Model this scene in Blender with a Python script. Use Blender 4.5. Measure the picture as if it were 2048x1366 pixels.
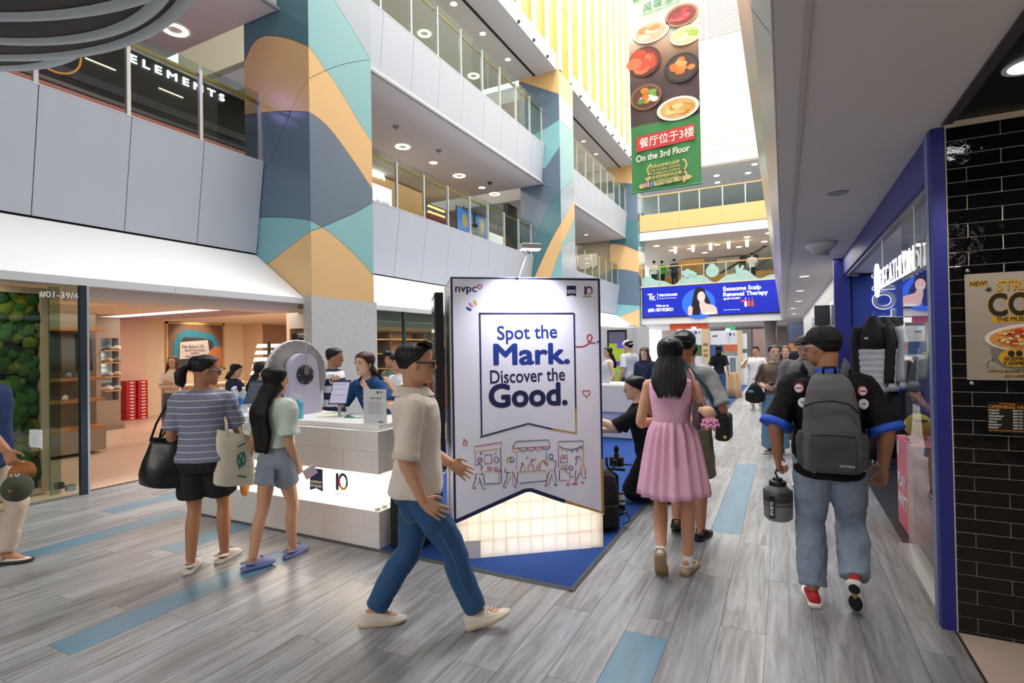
import bpy, bmesh, math, random
from mathutils import Vector, Matrix, noise
C = bpy.context.scene
COL = C.collection
for o in list(bpy.data.objects): bpy.data.objects.remove(o)
R = math.radians
V = Vector
rnd = random.Random(7)
# ---------------------------------------------------------------- camera, light, exposure
CAMH = 1.62
cam = bpy.data.objects.new('camera', bpy.data.cameras.new('camera')); COL.objects.link(cam)
cam.data.sensor_width = 36; cam.data.lens = 1068.73 * 36 / 2048
cam.data.clip_start = .05; cam.data.clip_end = 300
_y, _p, _r = .47081353, .01095471, -.01649845
_f = V((-math.sin(_y)*math.cos(_p), math.cos(_y)*math.cos(_p), math.sin(_p)))
_rt = V((math.cos(_y), math.sin(_y), 0)); _up = _rt.cross(_f)
_r2 = _rt*math.cos(_r) + _up*math.sin(_r); _u2 = -_rt*math.sin(_r) + _up*math.cos(_r)
cam.matrix_world = Matrix(((_r2.x,_u2.x,-_f.x,0),(_r2.y,_u2.y,-_f.y,0),(_r2.z,_u2.z,-_f.z,CAMH),(0,0,0,1)))
C.camera = cam
C.view_settings.view_transform = 'Standard'; C.view_settings.look = 'None'
C.view_settings.gamma = 1; C.view_settings.use_curve_mapping = False
C.view_settings.exposure = 0.0
w = bpy.data.worlds.new('sky'); C.world = w; w.use_nodes = True
w.node_tree.nodes['Background'].inputs[0].default_value = (.93, .97, 1, 1)
w.node_tree.nodes['Background'].inputs[1].default_value = 1.6
def lamp(name, kind, loc, power, color=(1,1,1), size=1, size_y=None, to=None, spot=None, blend=.5):
    l = bpy.data.lights.new(name, kind); l.energy = power; l.color = color
    if kind == 'AREA':
        l.size = size
        if size_y: l.shape = 'RECTANGLE'; l.size_y = size_y
    elif kind in ('POINT', 'SPOT'): l.shadow_soft_size = size
    if spot: l.spot_size = R(spot); l.spot_blend = blend
    o = bpy.data.objects.new(name, l); COL.objects.link(o); o.location = loc
    d = (V(to) - V(loc)) if to else V((0,0,-1))
    o.rotation_euler = d.to_track_quat('-Z', 'Y').to_euler()
    return o
lamp('skylight_lamp', 'AREA', (-3.8, 17, 24.5), 9000, (.96,.98,1), 6.4, 30)
lamp('fill_lamp', 'AREA', (-3.5, .4, 7.6), 230, (1,.97,.93), 6, 6)  # added fill from above for the near zone, under an unseen slab
lamp('front_fill_lamp', 'AREA', (-4.0, -2.6, 3.25), 210, (1,.97,.94), 5, 2)  # added front fill from behind the camera, for people and counter
lamp('fill_lamp', 'AREA', (1.4, -1.5, 2.75), 18, (1,.93,.86), 1, 3)  # small low fill, also added behind the camera
# ---------------------------------------------------------------- helpers
def lin(h):
    h = h.lstrip('#'); out = []
    for i in (0, 2, 4):
        c = int(h[i:i+2], 16)/255
        out.append(c/12.92 if c <= .04045 else ((c+.055)/1.055)**2.4)
    return (*out, 1)
_M = {}
def mat(col, rough=.5, metal=0, emit=0, spec=.5, var=0, bump=0, bscale=30, alpha=1, trans=0, aniso=None, coat=0, sss=0):
    """plain procedural material: colour with fine noise variation and bump"""
    key = (col, rough, metal, emit, spec, var, bump, bscale, alpha, trans, aniso, coat, sss)
    if key in _M: return _M[key]
    m = bpy.data.materials.new('surface'); m.use_nodes = True
    t = m.node_tree; b = t.nodes['Principled BSDF']
    c = lin(col)
    b.inputs['Base Color'].default_value = c
    b.inputs['Roughness'].default_value = rough; b.inputs['Metallic'].default_value = metal
    b.inputs['Specular IOR Level'].default_value = spec
    if coat: b.inputs['Coat Weight'].default_value = coat
    if sss: b.inputs['Subsurface Weight'].default_value = sss; b.inputs['Subsurface Radius'].default_value = (.01,.004,.002)
    if emit: b.inputs['Emission Color'].default_value = c; b.inputs['Emission Strength'].default_value = emit
    if alpha < 1: b.inputs['Alpha'].default_value = alpha
    if trans: b.inputs['Transmission Weight'].default_value = trans
    if var or bump:
        tc = t.nodes.new('ShaderNodeTexCoord'); n = t.nodes.new('ShaderNodeTexNoise')
        n.inputs['Scale'].default_value = bscale; n.inputs['Detail'].default_value = 4
        if aniso:
            mp = t.nodes.new('ShaderNodeMapping'); mp.inputs['Scale'].default_value = aniso
            t.links.new(tc.outputs['Object'], mp.inputs[0]); t.links.new(mp.outputs[0], n.inputs['Vector'])
        else: t.links.new(tc.outputs['Object'], n.inputs['Vector'])
        if var:
            mx = t.nodes.new('ShaderNodeMix'); mx.data_type = 'RGBA'
            mx.inputs[6].default_value = tuple(min(1, k*(1-var)) for k in c[:3])+(1,)
            mx.inputs[7].default_value = tuple(min(1, k*(1+var)) for k in c[:3])+(1,)
            t.links.new(n.outputs[0], mx.inputs[0]); t.links.new(mx.outputs[2], b.inputs['Base Color'])
        if bump:
            bp = t.nodes.new('ShaderNodeBump'); bp.inputs['Strength'].default_value = bump; bp.inputs['Distance'].default_value = .01 if bump < .55 else .03 if bump < .55 else .028
            t.links.new(n.outputs[0], bp.inputs['Height']); t.links.new(bp.outputs[0], b.inputs['Normal'])
    _M[key] = m; return m
def cloth(col, rough=.85, var=.08, bump=.75, scale=8, aniso=(1,1,.5)):
    return mat(col, rough, 0, 0, .25, var, bump, scale, aniso=aniso)
def glass(tint='#ffffff', alpha=.1, rough=.02, refl=.25):
    key = ('glass', tint, alpha, rough, refl)
    if key in _M: return _M[key]
    m = bpy.data.materials.new('glass'); m.use_nodes = True; t = m.node_tree
    for n in list(t.nodes): t.nodes.remove(n)
    out = t.nodes.new('ShaderNodeOutputMaterial'); tr = t.nodes.new('ShaderNodeBsdfTransparent'); gl = t.nodes.new('ShaderNodeBsdfGlossy')
    tr.inputs[0].default_value = tuple(k*(1-alpha) for k in lin(tint)[:3])+(1,)
    gl.inputs['Roughness'].default_value = rough; gl.inputs[0].default_value = (1,1,1,1)
    fr = t.nodes.new('ShaderNodeLayerWeight'); fr.inputs[0].default_value = refl
    mx = t.nodes.new('ShaderNodeMixShader')
    ge = t.nodes.new('ShaderNodeNewGeometry'); iv = t.nodes.new('ShaderNodeMath'); iv.operation = 'SUBTRACT'; iv.inputs[0].default_value = 1; mu = t.nodes.new('ShaderNodeMath'); mu.operation = 'MULTIPLY'
    t.links.new(ge.outputs['Backfacing'], iv.inputs[1]); t.links.new(iv.outputs[0], mu.inputs[0]); t.links.new(fr.outputs['Fresnel'], mu.inputs[1])
    t.links.new(mu.outputs[0], mx.inputs[0]); t.links.new(tr.outputs[0], mx.inputs[1]); t.links.new(gl.outputs[0], mx.inputs[2])
    t.links.new(mx.outputs[0], out.inputs[0]); _M[key] = m; return m
def tag(o, label=None, cat=None, group=None, kind=None):
    if label: o['label'] = label
    if cat: o['category'] = cat
    if group: o['group'] = group
    if kind: o['kind'] = kind
    return o
def link(o, parent=None):
    COL.objects.link(o)
    if parent is not None: o.parent = parent
    return o
def thing(name, label, cat, loc=(0,0,0), rz=0, group=None):
    o = bpy.data.objects.new(name, None); o.empty_display_size = .1
    o.location = loc; o.rotation_euler = (0,0,rz); link(o); return tag(o, label, cat, group)
def mesh(name, verts, faces, m, parent=None, smooth=False):
    me = bpy.data.meshes.new(name); me.from_pydata([tuple(v) for v in verts], [], faces); me.validate()
    if m: me.materials.append(m)
    if smooth: me.polygons.foreach_set('use_smooth', [True]*len(me.polygons))
    return link(bpy.data.objects.new(name, me), parent)
class MB:
    """collects geometry for one mesh object"""
    def __init__(s): s.v = []; s.f = []
    def add(s, v, f):
        n = len(s.v); s.v += [V(p) for p in v]; s.f += [tuple(i+n for i in q) for q in f]; return s
    def box(s, x0,x1,y0,y1,z0,z1):
        return s.add([(x0,y0,z0),(x1,y0,z0),(x1,y1,z0),(x0,y1,z0),(x0,y0,z1),(x1,y0,z1),(x1,y1,z1),(x0,y1,z1)],
            [(0,3,2,1),(4,5,6,7),(0,1,5,4),(1,2,6,5),(2,3,7,6),(3,0,4,7)])
    def bar(s, a, b, w, h=None, up=(0,0,1)):
        a = V(a); b = V(b); h = h or w; d = (b-a).normalized(); u = V(up)
        sd = d.cross(u)
        if sd.length < 1e-4: sd = d.cross(V((1,0,0)))
        sd.normalize(); u = sd.cross(d)
        vs = [p + sd*sx*w/2 + u*sz*h/2 for p in (a,b) for sx,sz in ((-1,-1),(1,-1),(1,1),(-1,1))]
        return s.add(vs, [(0,1,2,3),(7,6,5,4),(0,4,5,1),(1,5,6,2),(2,6,7,3),(3,7,4,0)])
    def loft(s, rings, caps=True, closed=True):
        n = len(rings[0]); vs = [p for r in rings for p in r]; fs = []
        for i in range(len(rings)-1):
            for j in range(n if closed else n-1):
                k = (j+1) % n
                fs.append((i*n+j, i*n+k, (i+1)*n+k, (i+1)*n+j))
        if caps: fs.append(tuple(range(n-1,-1,-1))); fs.append(tuple((len(rings)-1)*n+j for j in range(n)))
        return s.add(vs, fs)
    def tube(s, pts, r, n=10, caps=True):
        pts = [V(p) for p in pts]; rs = r if isinstance(r, (list,tuple)) else [r]*len(pts)
        rings = []; ref = None
        for i, p in enumerate(pts):
            d = (pts[min(i+1,len(pts)-1)] - pts[max(i-1,0)]).normalized()
            if ref is None: ref = d.orthogonal().normalized()
            ref = (ref - d*ref.dot(d))
            ref = ref.normalized() if ref.length > 1e-5 else d.orthogonal().normalized()
            q = d.cross(ref)
            rx, ry = rs[i] if isinstance(rs[i], tuple) else (rs[i], rs[i])
            rings.append([p + ref*math.cos(a)*rx + q*math.sin(a)*ry for a in [2*math.pi*k/n for k in range(n)]])
        return s.loft(rings, caps)
    def lathe(s, prof, n=24, org=(0,0,0), axis=(0,0,1), caps=True):
        ax = V(axis).normalized(); e1 = ax.orthogonal().normalized(); e2 = ax.cross(e1); o = V(org)
        rings = [[o + ax*z + e1*r*math.cos(2*math.pi*k/n) + e2*r*math.sin(2*math.pi*k/n) for k in range(n)] for r, z in prof]
        return s.loft(rings, caps)
    def ell(s, c, r, n=12, m=8, rot=None):
        c = V(c); rings = []
        for i in range(m+1):
            a = math.pi*i/m; a = max(.04, min(math.pi-.04, a))
            ring = []
            for k in range(n):
                t = 2*math.pi*k/n
                p = V((r[0]*math.sin(a)*math.cos(t), r[1]*math.sin(a)*math.sin(t), -r[2]*math.cos(a)))
                if rot is not None: p = rot @ p
                ring.append(c+p)
            rings.append(ring)
        return s.loft(rings)
    def prism(s, poly, o, eu, ev, en, th):
        """2D polygon on a plane, pushed th along en"""
        o = V(o); eu = V(eu); ev = V(ev); en = V(en); n = len(poly)
        a = [o+eu*p[0]+ev*p[1] for p in poly]; b = [p+en*th for p in a]
        return s.add(a+b, [tuple(range(n-1,-1,-1)), tuple(range(n,2*n))] + [(i,(i+1)%n,n+(i+1)%n,n+i) for i in range(n)])
    def build(s, name, m, parent=None, smooth=False, bevel=0, sharp=None):
        o = mesh(name, s.v, s.f, m, parent, smooth)
        bm = bmesh.new(); bm.from_mesh(o.data); bmesh.ops.recalc_face_normals(bm, faces=bm.faces)
        bm.to_mesh(o.data); bm.free()
        if bevel:
            b = o.modifiers.new('bevel', 'BEVEL'); b.width = bevel; b.segments = 2; b.limit_method = 'ANGLE'
        if sharp:
            o.data.set_sharp_from_angle(angle=R(sharp))
        return o
def box(name, b, m, parent=None, bevel=0): return MB().box(*b).build(name, m, parent, bevel=bevel)
def struct(o): o['kind'] = 'structure'; return o
def inset(poly, d):
    n = len(poly); A = sum(poly[i][0]*poly[(i+1)%n][1]-poly[(i+1)%n][0]*poly[i][1] for i in range(n))
    s = 1 if A > 0 else -1; out = []
    for i in range(n):
        p0, p1, p2 = poly[i-1], poly[i], poly[(i+1)%n]
        a = V((p1[0]-p0[0], p1[1]-p0[1])); b = V((p2[0]-p1[0], p2[1]-p1[1]))
        if a.length < 1e-6 or b.length < 1e-6: out.append(p1); continue
        a.normalize(); b.normalize()
        na = V((-a.y, a.x))*s; nb = V((-b.y, b.x))*s
        k = na+nb
        if k.length < .3: out.append((p1[0]+na.x*d, p1[1]+na.y*d)); continue
        k = k/ (k.dot(na)); out.append((p1[0]+k.x*d, p1[1]+k.y*d))
    return out
def text(name, s, size, o, eu, ev, m, parent=None, bold=0, ext=.001, align='LEFT', shear=0, sx=1, sp=1, fit=None):
    """flat lettering lying on a plane (origin = baseline start)"""
    c = bpy.data.curves.new(name, 'FONT'); c.body = s; c.size = size; c.extrude = ext
    c.align_x = align; c.shear = shear; c.space_character = sp; c.resolution_u = 4 if size > .1 else 2
    eu = V(eu).normalized(); ev = V(ev).normalized(); en = eu.cross(ev)
    tmp = bpy.data.objects.new(name, c); COL.objects.link(tmp)
    me = bpy.data.meshes.new_from_object(tmp.evaluated_get(bpy.context.evaluated_depsgraph_get()))
    bpy.data.objects.remove(tmp)
    if bold and len(me.vertices) < 60000:
        q_ = bold*size; vs = [v.co.copy() for v in me.vertices]; ps = [tuple(p.vertices) for p in me.polygons]; n_ = len(vs); nv, nf = [], []
        for k_, (dx, dy) in enumerate(((0,0),(q_,0),(-q_,0),(0,q_),(0,-q_),(.7*q_,.7*q_),(-.7*q_,.7*q_),(.7*q_,-.7*q_),(-.7*q_,-.7*q_))):
            nv += [v+V((dx,dy,k_*max(.00003,size*.00015))) for v in vs]; nf += [tuple(i+k_*n_ for i in p) for p in ps]
        me = bpy.data.meshes.new(name); me.from_pydata(nv, [], nf)
    o = V(o)
    if fit:
        xs_ = [v.co.x for v in me.vertices]; sx = fit/(max(xs_)-min(xs_)); o = o - eu*min(xs_)*sx
    M = Matrix(((eu.x*sx,ev.x,en.x,o.x),(eu.y*sx,ev.y,en.y,o.y),(eu.z*sx,ev.z,en.z,o.z),(0,0,0,1)))
    me.transform(M); me.materials.clear(); me.materials.append(m)
    return link(bpy.data.objects.new(name, me), parent)
def stroke(name, lines, wd, o, eu, ev, m, parent=None, lift=.0015, th=.001):
    """hand drawn lines as thin ribbons lying on a plane"""
    o = V(o); eu = V(eu).normalized(); ev = V(ev).normalized(); en = eu.cross(ev); mb = MB()
    for ln in lines:
        pts = [V(p) for p in ln]; n = len(pts); L = []; Rr = []
        if n < 2: continue
        for i, p in enumerate(pts):
            d = (pts[min(i+1,n-1)]-pts[max(i-1,0)])
            d = d.normalized() if d.length > 1e-7 else V((1,0))
            q = V((-d.y, d.x))*wd/2
            L.append(p+q); Rr.append(p-q)
        P = lambda p: o+eu*p.x+ev*p.y+en*lift
        vs = [P(p) for p in L]+[P(p) for p in Rr]
        vs += [v+en*th for v in vs]
        fs = []
        for i in range(n-1):
            fs += [(2*n+i, 3*n+i, 3*n+i+1, 2*n+i+1), (i, i+1, n+i+1, n+i), (i, 2*n+i, 2*n+i+1, i+1), (n+i, n+i+1, 3*n+i+1, 3*n+i)]
        mb.add(vs, fs)
    return mb.build(name, m, parent)
def arc(cx, cy, rx, ry=None, a0=0, a1=360, n=20):
    ry = ry or rx
    return [(cx+rx*math.cos(R(a0+(a1-a0)*i/n)), cy+ry*math.sin(R(a0+(a1-a0)*i/n))) for i in range(n+1)]
def copy_tree(o, parent=None):
    c = o.copy(); COL.objects.link(c)
    if parent is not None: c.parent = parent
    for ch in list(o.children): copy_tree(ch, c)
    return c
def spline(pts, k=6):
    pts = [V(p) for p in pts]; out = []
    for i in range(len(pts)-1):
        p0 = pts[max(i-1,0)]; p1 = pts[i]; p2 = pts[i+1]; p3 = pts[min(i+2,len(pts)-1)]
        for j in range(k):
            t = j/k
            out.append(.5*((2*p1)+(p2-p0)*t+(2*p0-5*p1+4*p2-p3)*t*t+(3*p1-p0-3*p2+p3)*t**3))
    out.append(pts[-1]); return out
XA, YA, ZA = V((1,0,0)), V((0,1,0)), V((0,0,1))
ORD = 'first second third fourth fifth sixth seventh eighth ninth tenth eleventh twelfth thirteenth fourteenth'.split()
# ---------------------------------------------------------------- materials of the building
WHITE = mat('#e9e9ea', .5, var=.02, bscale=3); CEIL = mat('#d8d6d6', .8, var=.02, bscale=2)
PANEL = mat('#c3ccd9', .38, .0, spec=.4, var=.02, bscale=1.5, aniso=(1,3,1)); DARK = mat('#22262c', .6); BLACK = mat('#0b0b0c', .5)
STEEL = mat('#b9b2a6', .28, .9, var=.18, bump=.12, bscale=4, aniso=(.6,.4,1.6)); CHROME = mat('#d6d8da', .15, 1)
GREY = mat('#8b9096', .6); ALU = mat('#cdcfd2', .35, .6)
TAN = mat('#e6bd85', .22, spec=.5, var=.03, bscale=2); TEAL = mat('#86bcc2', .18, spec=.55, var=.04, bscale=1.5)
DTEAL = mat('#4f7c85', .2, spec=.55, var=.04, bscale=1.5); SLATE = mat('#64788c', .16, spec=.55, var=.05, bscale=1.5); LSLATE = mat('#a9b7c2', .2, var=.03, bscale=2)
NAVY = mat('#2a3187', .45, spec=.4, var=.03, bscale=3); BLUE = mat('#17429e', .5, var=.03, bscale=3)
GOLD = mat('#b59a55', .35, .5); WARM = mat('#e8c9a8', .7, var=.02, bscale=2)
LEDW = mat('#fff3d8', emit=5); LEDC = mat('#f4f7ff', emit=4)
GL = glass('#eef6f2', .06, .01, .16); GLG = glass('#eef8f3', .07, .01, .2)
def floor_mat():
    m = bpy.data.materials.new('plank_vinyl'); m.use_nodes = True; t = m.node_tree; b = t.nodes['Principled BSDF']; L = t.links.new
    N = lambda k: t.nodes.new(k)
    geo = N('ShaderNodeNewGeometry'); oi = N('ShaderNodeObjectInfo')
    add = N('ShaderNodeMath'); L(geo.outputs['Random Per Island'], add.inputs[0]); L(oi.outputs['Random'], add.inputs[1])
    mul = N('ShaderNodeMath'); mul.operation = 'MULTIPLY'; mul.inputs[1].default_value = 37.0; L(add.outputs[0], mul.inputs[0])
    comb = N('ShaderNodeCombineXYZ'); L(mul.outputs[0], comb.inputs[2]); L(mul.outputs[0], comb.inputs[1])
    tc = N('ShaderNodeTexCoord'); va = N('ShaderNodeVectorMath'); L(geo.outputs['Position'], va.inputs[0]); L(comb.outputs[0], va.inputs[1])
    mp = N('ShaderNodeMapping'); mp.inputs['Scale'].default_value = (17, 1.3, 1); L(va.outputs[0], mp.inputs[0])
    n1 = N('ShaderNodeTexNoise'); n1.inputs['Scale'].default_value = 1.0; n1.inputs['Detail'].default_value = 7; n1.inputs['Roughness'].default_value = .62; n1.inputs['Distortion'].default_value = 1.3
    L(mp.outputs[0], n1.inputs['Vector'])
    mp2 = N('ShaderNodeMapping'); mp2.inputs['Scale'].default_value = (3.2, .9, 1); L(va.outputs[0], mp2.inputs[0])
    n2 = N('ShaderNodeTexNoise'); n2.inputs['Scale'].default_value = 1.2; n2.inputs['Detail'].default_value = 3; L(mp2.outputs[0], n2.inputs['Vector'])
    cr = N('ShaderNodeValToRGB'); e = cr.color_ramp.elements
    e[0].position = .36; e[0].color = lin('#605e5d'); e[1].position = .66; e[1].color = lin('#a9abae')
    k = cr.color_ramp.elements.new(.5); k.color = lin('#8b8b8c')
    L(n1.outputs[0], cr.inputs[0])
    cr2 = N('ShaderNodeValToRGB'); e = cr2.color_ramp.elements; e[0].position = .35; e[0].color = lin('#908e8d'); e[1].position = .65; e[1].color = lin('#b2b7bc')
    L(n2.outputs[0], cr2.inputs[0])
    mx = N('ShaderNodeMix'); mx.data_type = 'RGBA'; mx.inputs[0].default_value = .34; L(cr.outputs[0], mx.inputs[6]); L(cr2.outputs[0], mx.inputs[7])
    ad = N('ShaderNodeMath'); ad.operation = 'FRACT'; L(mul.outputs[0], ad.inputs[0])
    mr = N('ShaderNodeMapRange'); mr.inputs[3].default_value = .86; mr.inputs[4].default_value = 1.1; L(ad.outputs[0], mr.inputs[0])
    hs = N('ShaderNodeHueSaturation'); L(mr.outputs[0], hs.inputs['Value']); L(mx.outputs[2], hs.inputs['Color'])
    L(hs.outputs[0], b.inputs['Base Color'])
    b.inputs['Roughness'].default_value = .3; b.inputs['Specular IOR Level'].default_value = .5
    bp = N('ShaderNodeBump'); bp.inputs['Strength'].default_value = .12; bp.inputs['Distance'].default_value = .004; L(n1.outputs[0], bp.inputs['Height']); L(bp.outputs[0], b.inputs['Normal'])
    return m
PLANK = floor_mat()
BPLANK = mat('#62889c', .3, var=.28, bump=.15, bscale=1.2, aniso=(11,1.3,1))
# ---------------------------------------------------------------- floor
fl = struct(box('floor', (-7.4, .82, -4, 46, -.1, -.006), mat('#8e8a86', .6)))
PW = .2385; PL = 1.45
def plank(x0, x1, y0, y1, m, name='plank'):
    return MB().box(x0+.0012, x1-.0012, y0+.0012, y1-.0012, -.006, 0).build(name, m, fl)
blue = [(-3.70,1.49,3.0), (-.837,1.5,3.005), (-.598,4.91,7.8), (-4.66,2.62,4.07), (-5.61,.45,3.35), (-6.33,3.0,4.45)]
rest = MB(); np_ = 0; spots = []
x = -.837 - PW*27; k = 0
while x < .80:
    y = -1.6 + (k*.53 % 1)*PL
    segs = []
    while y < 44:
        segs.append((y, min(y+PL, 44))); y += PL
    bl = [b for b in blue if abs(b[0]-x) < PW/2]
    for a, b in segs:
        cut = [(a, b)]
        for _, q0, q1 in bl:
            nx = []
            for c0, c1 in cut:
                if q1 <= c0 or q0 >= c1: nx.append((c0,c1)); continue
                if q0-c0 > .03: nx.append((c0,q0))
                if c1-q1 > .03: nx.append((q1,c1))
            cut = nx
        for c0, c1 in cut: spots.append((x, min(x+PW,.82), c0, c1))
    for _, q0, q1 in bl:
        plank(x, x+PW, q0, q1, BPLANK)
    x += PW; k += 1
def inview(s):
    cx, cy = (s[0]+s[1])/2, (s[2]+s[3])/2
    d = -.4536*cx + .891*cy
    return d > .8 and abs(.891*cx+.4536*cy)/d < 1.15
near = sorted([s for s in spots if inview(s)], key=lambda s: math.hypot((s[0]+s[1])/2, (s[2]+s[3])/2))[:285]
ns = set(near)
for s in spots:
    if s in ns: plank(*s, PLANK)
    else: rest.box(s[0]+.0012, s[1]-.0012, s[2]+.0012, s[3]-.0012, -.006, 0)
tag(rest.build('far_plank', PLANK, fl), kind='stuff')
struct(box('floor_entrance', (.82, 6, -4, 3.76, -.1, .001), mat('#cdb9aa', .45, var=.04, bscale=5)))
struct(box('trim_threshold', (.812, .826, -4, 3.76, -.05, .003), mat('#3a342f', .5)))
struct(box('floor_shop_left', (-16, -7.4, -4, 30, -.1, -.001), mat('#dcbca2', .3, var=.03, bscale=2)))
struct(box('floor_shop_right', (.82, 7, 3.78, 46, -.1, -.004), mat('#34363d', .4, var=.05)))
struct(box('trim_shop_left', (-7.42, -7.4+.02, 3.3, 6.5, -.04, .002), mat('#56524e', .4)))
# blue event carpet
cp = MB().box(-5.4, -1.3, 3.36, 27, .001, .011).build('event_carpet', mat('#10428c', .95, var=.16, bump=.5, bscale=160)); tag(cp, 'blue event carpet lying under the counters and the tall white board', 'carpet')
e = MB(); e.prism([(0,0),(.035,0),(.012,.012),(0,.012)], (-1.3,3.325,.001), (1,0,0), (0,0,1), (0,1,0), 23.7)
e.prism([(0,0),(-.035,0),(-.012,.012),(0,.012)], (-1.3+.035,3.36,.001), (0,1,0), (0,0,1), (-1,0,0), 4.1)
e.build('edge_strip', mat('#4b4a4b', .6), cp)
# ---------------------------------------------------------------- right hand gallery over the walkway
ce = struct(box('ceiling', (-.02, .84, -4, 30, 2.82, 3.2), mat('#cfc9c6', .7, var=.03, bscale=1.2)))
box('groove', (.088, .112, -4, 30, 2.808, 2.8205), mat('#b5b0ae', .6), ce)
struct(box('ceiling_slab', (-.1, 7, -4, 30, 3.2, 4.0), GREY))
struct(box('ceiling_entrance', (.84, 6, -4, 3.76, 2.84, 2.95), mat('#131316', .5)))
struct(box('trim_ceiling', (.8, .85, -4, 3.72, 2.81, 2.86), mat('#5d5c60', .35, .5)))
sf = MB().prism([(-.018,2.815),(-.09,2.95),(-.165,3.22),(-.165,4.0),(-.02,4.0)], (0,-4,0), (1,0,0), (0,0,1), (0,1,0), .01)
fas = struct(sf.build('wall_gallery_edge', GREY))
ys = [-4, -.5, 2.32, 4.95, 8.1, 11.5, 15, 18.5, 22, 26, 30]
for a, b in zip(ys, ys[1:]):
    MB().prism([(-.016,2.816),(-.09,2.95),(-.165,3.22),(-.165,4.0),(-.13,4.0),(-.13,3.22),(-.06,2.97),(-.004,2.83)], (0,a+.004,0), (1,0,0), (0,0,1), (0,1,0), b-a-.008).build('steel_panel', STEEL, fas)
struct(box('wall_light_bounce', (2.2, 2.4, -4, 32, 4.0, 24), mat('#dcdad6', .8)))  # unseen wall, put in to bounce light into the atrium
# ---------------------------------------------------------------- left facade
# fascia panels of two galleries, white sloped soffit over the shops, header
wl = struct(MB().box(-8.7, -8.5, -4, 30, 3.3, 5.0).build('wall_left', DARK))
def fascia(pts, y0, y1, m=PANEL, th=.03):
    (x0,z0),(x1,z1) = pts
    n = V((z1-z0, 0, -(x1-x0))).normalized()*th
    g = .006
    a = [V((x0,y0+g,z0)), V((x0,y1-g,z0)), V((x1,y1-g,z1)), V((x1,y0+g,z1))]
    b = [p-n for p in a]
    return MB().add(a+b, [(0,1,2,3),(7,6,5,4),(0,4,5,1),(1,5,6,2),(2,6,7,3),(3,7,4,0)]).build('panel', m, wl)
B1 = [-3.2,-2.1,-1.02,.05,1.12,2.19,3.26,4.33,5.4,6.5]; B2 = [8.07,9.2,10.3,11.4,12.52,13.7,14.8,15.92,17.02,18.08]; B3 = [19.55,20.68,21.8,22.95,24.07,25.2,26.3,27.45,28.55,29.7]
for bay in (B1, B2, B3):
    for a, b in zip(bay, bay[1:]):
        fascia(((-8.45,3.39),(-8.23,5.0)), a, b)
        fascia(((-7.86,7.67),(-7.73,9.07)), a, b)
    y0, y1 = bay[0], bay[-1]
    box('coping', (-8.6, -8.225, y0, y1, 5.0, 5.012), WHITE, wl); box('coping', (-8.3, -7.725, y0, y1, 9.07, 9.09), WHITE, wl)
    s = MB().add([(-7.26,y0,2.515),(-7.26,y1,2.515),(-8.46,y1,3.36),(-8.46,y0,3.36),(-7.3,y0,2.45),(-7.3,y1,2.45),(-8.5,y1,3.3),(-8.5,y0,3.3)], [(0,1,2,3),(7,6,5,4),(0,4,5,1),(1,5,6,2),(2,6,7,3),(3,7,4,0)])
    struct(s.build('trim_sloped_soffit', mat('#f4f6fa', .6)))
    h = struct(box('trim_header', (-7.42, -7.25, y0, y1, 2.42, 2.512), mat('#dfe1e6', .4)))
    for yy in bay[1:-1:3]: box('joint', (-7.2505, -7.248, yy, yy+.004, 2.42, 2.512), GREY, h)
    struct(box('ceiling_shop', (-16, -7.42, y0, y1, 2.46, 2.6), mat('#ead8c8', .7)))
    # upper gallery slabs and soffits
    struct(box('ceiling_gallery', (-15, -7.85, y0, y1, 7.63, 8.1), CEIL))
    struct(box('floor_gallery', (-15, -8.5, y0, y1, 3.8, 4.0), mat('#9a8f84', .5)))
    struct(box('floor_gallery', (-15, -7.9, y0, y1, 8.1, 8.25), mat('#9a8f84', .5)))
    struct(box('ceiling_gallery', (-15, -7.2, y0, y1, 11.7, 12.3), CEIL))
    box('track_slot', (-8.12, -8.03, y0, y1, 11.69, 11.701), BLACK, wl)
    struct(box('wall_gallery_back', (-13.3, -13.1, y0, y1, 8.25, 11.7), mat('#e2dcc8', .7)))
    box('track_slot', (-7.85, -7.78, y0, y1, 7.61, 7.66), mat('#9aa0a6', .5), wl)
# yellow wall above with white fins
wy = struct(box('wall_yellow', (-7.6, -7.3, -4, 30, 11.76, 24.5), mat('#c9a43a', .6)))
YEL = mat('#d89c1e', .35, var=.05, bscale=1.2); FIN = mat('#ffffff', .4)
yf = [14.93 + (i-10)*1.134 for i in range(10, 24)]
for i, yy in enumerate(yf[:-1]):
    for z0, z1 in ((11.78,14.4),(14.4,18.3),(18.3,24)):
        box('panel', (-7.3, -7.24, yy+.01, min(yy+1.134,30)-.01, z0+.012, z1-.012), YEL, wy)
for yy in yf: box('fin', (-7.24, -7.1, yy-.03, yy+.03, 11.76, 24), FIN, wy)
for yy in yf: box('bracket', (-7.22, -7.12, yy-.05, yy-.03, 11.7, 11.8), DARK, wy)
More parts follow.
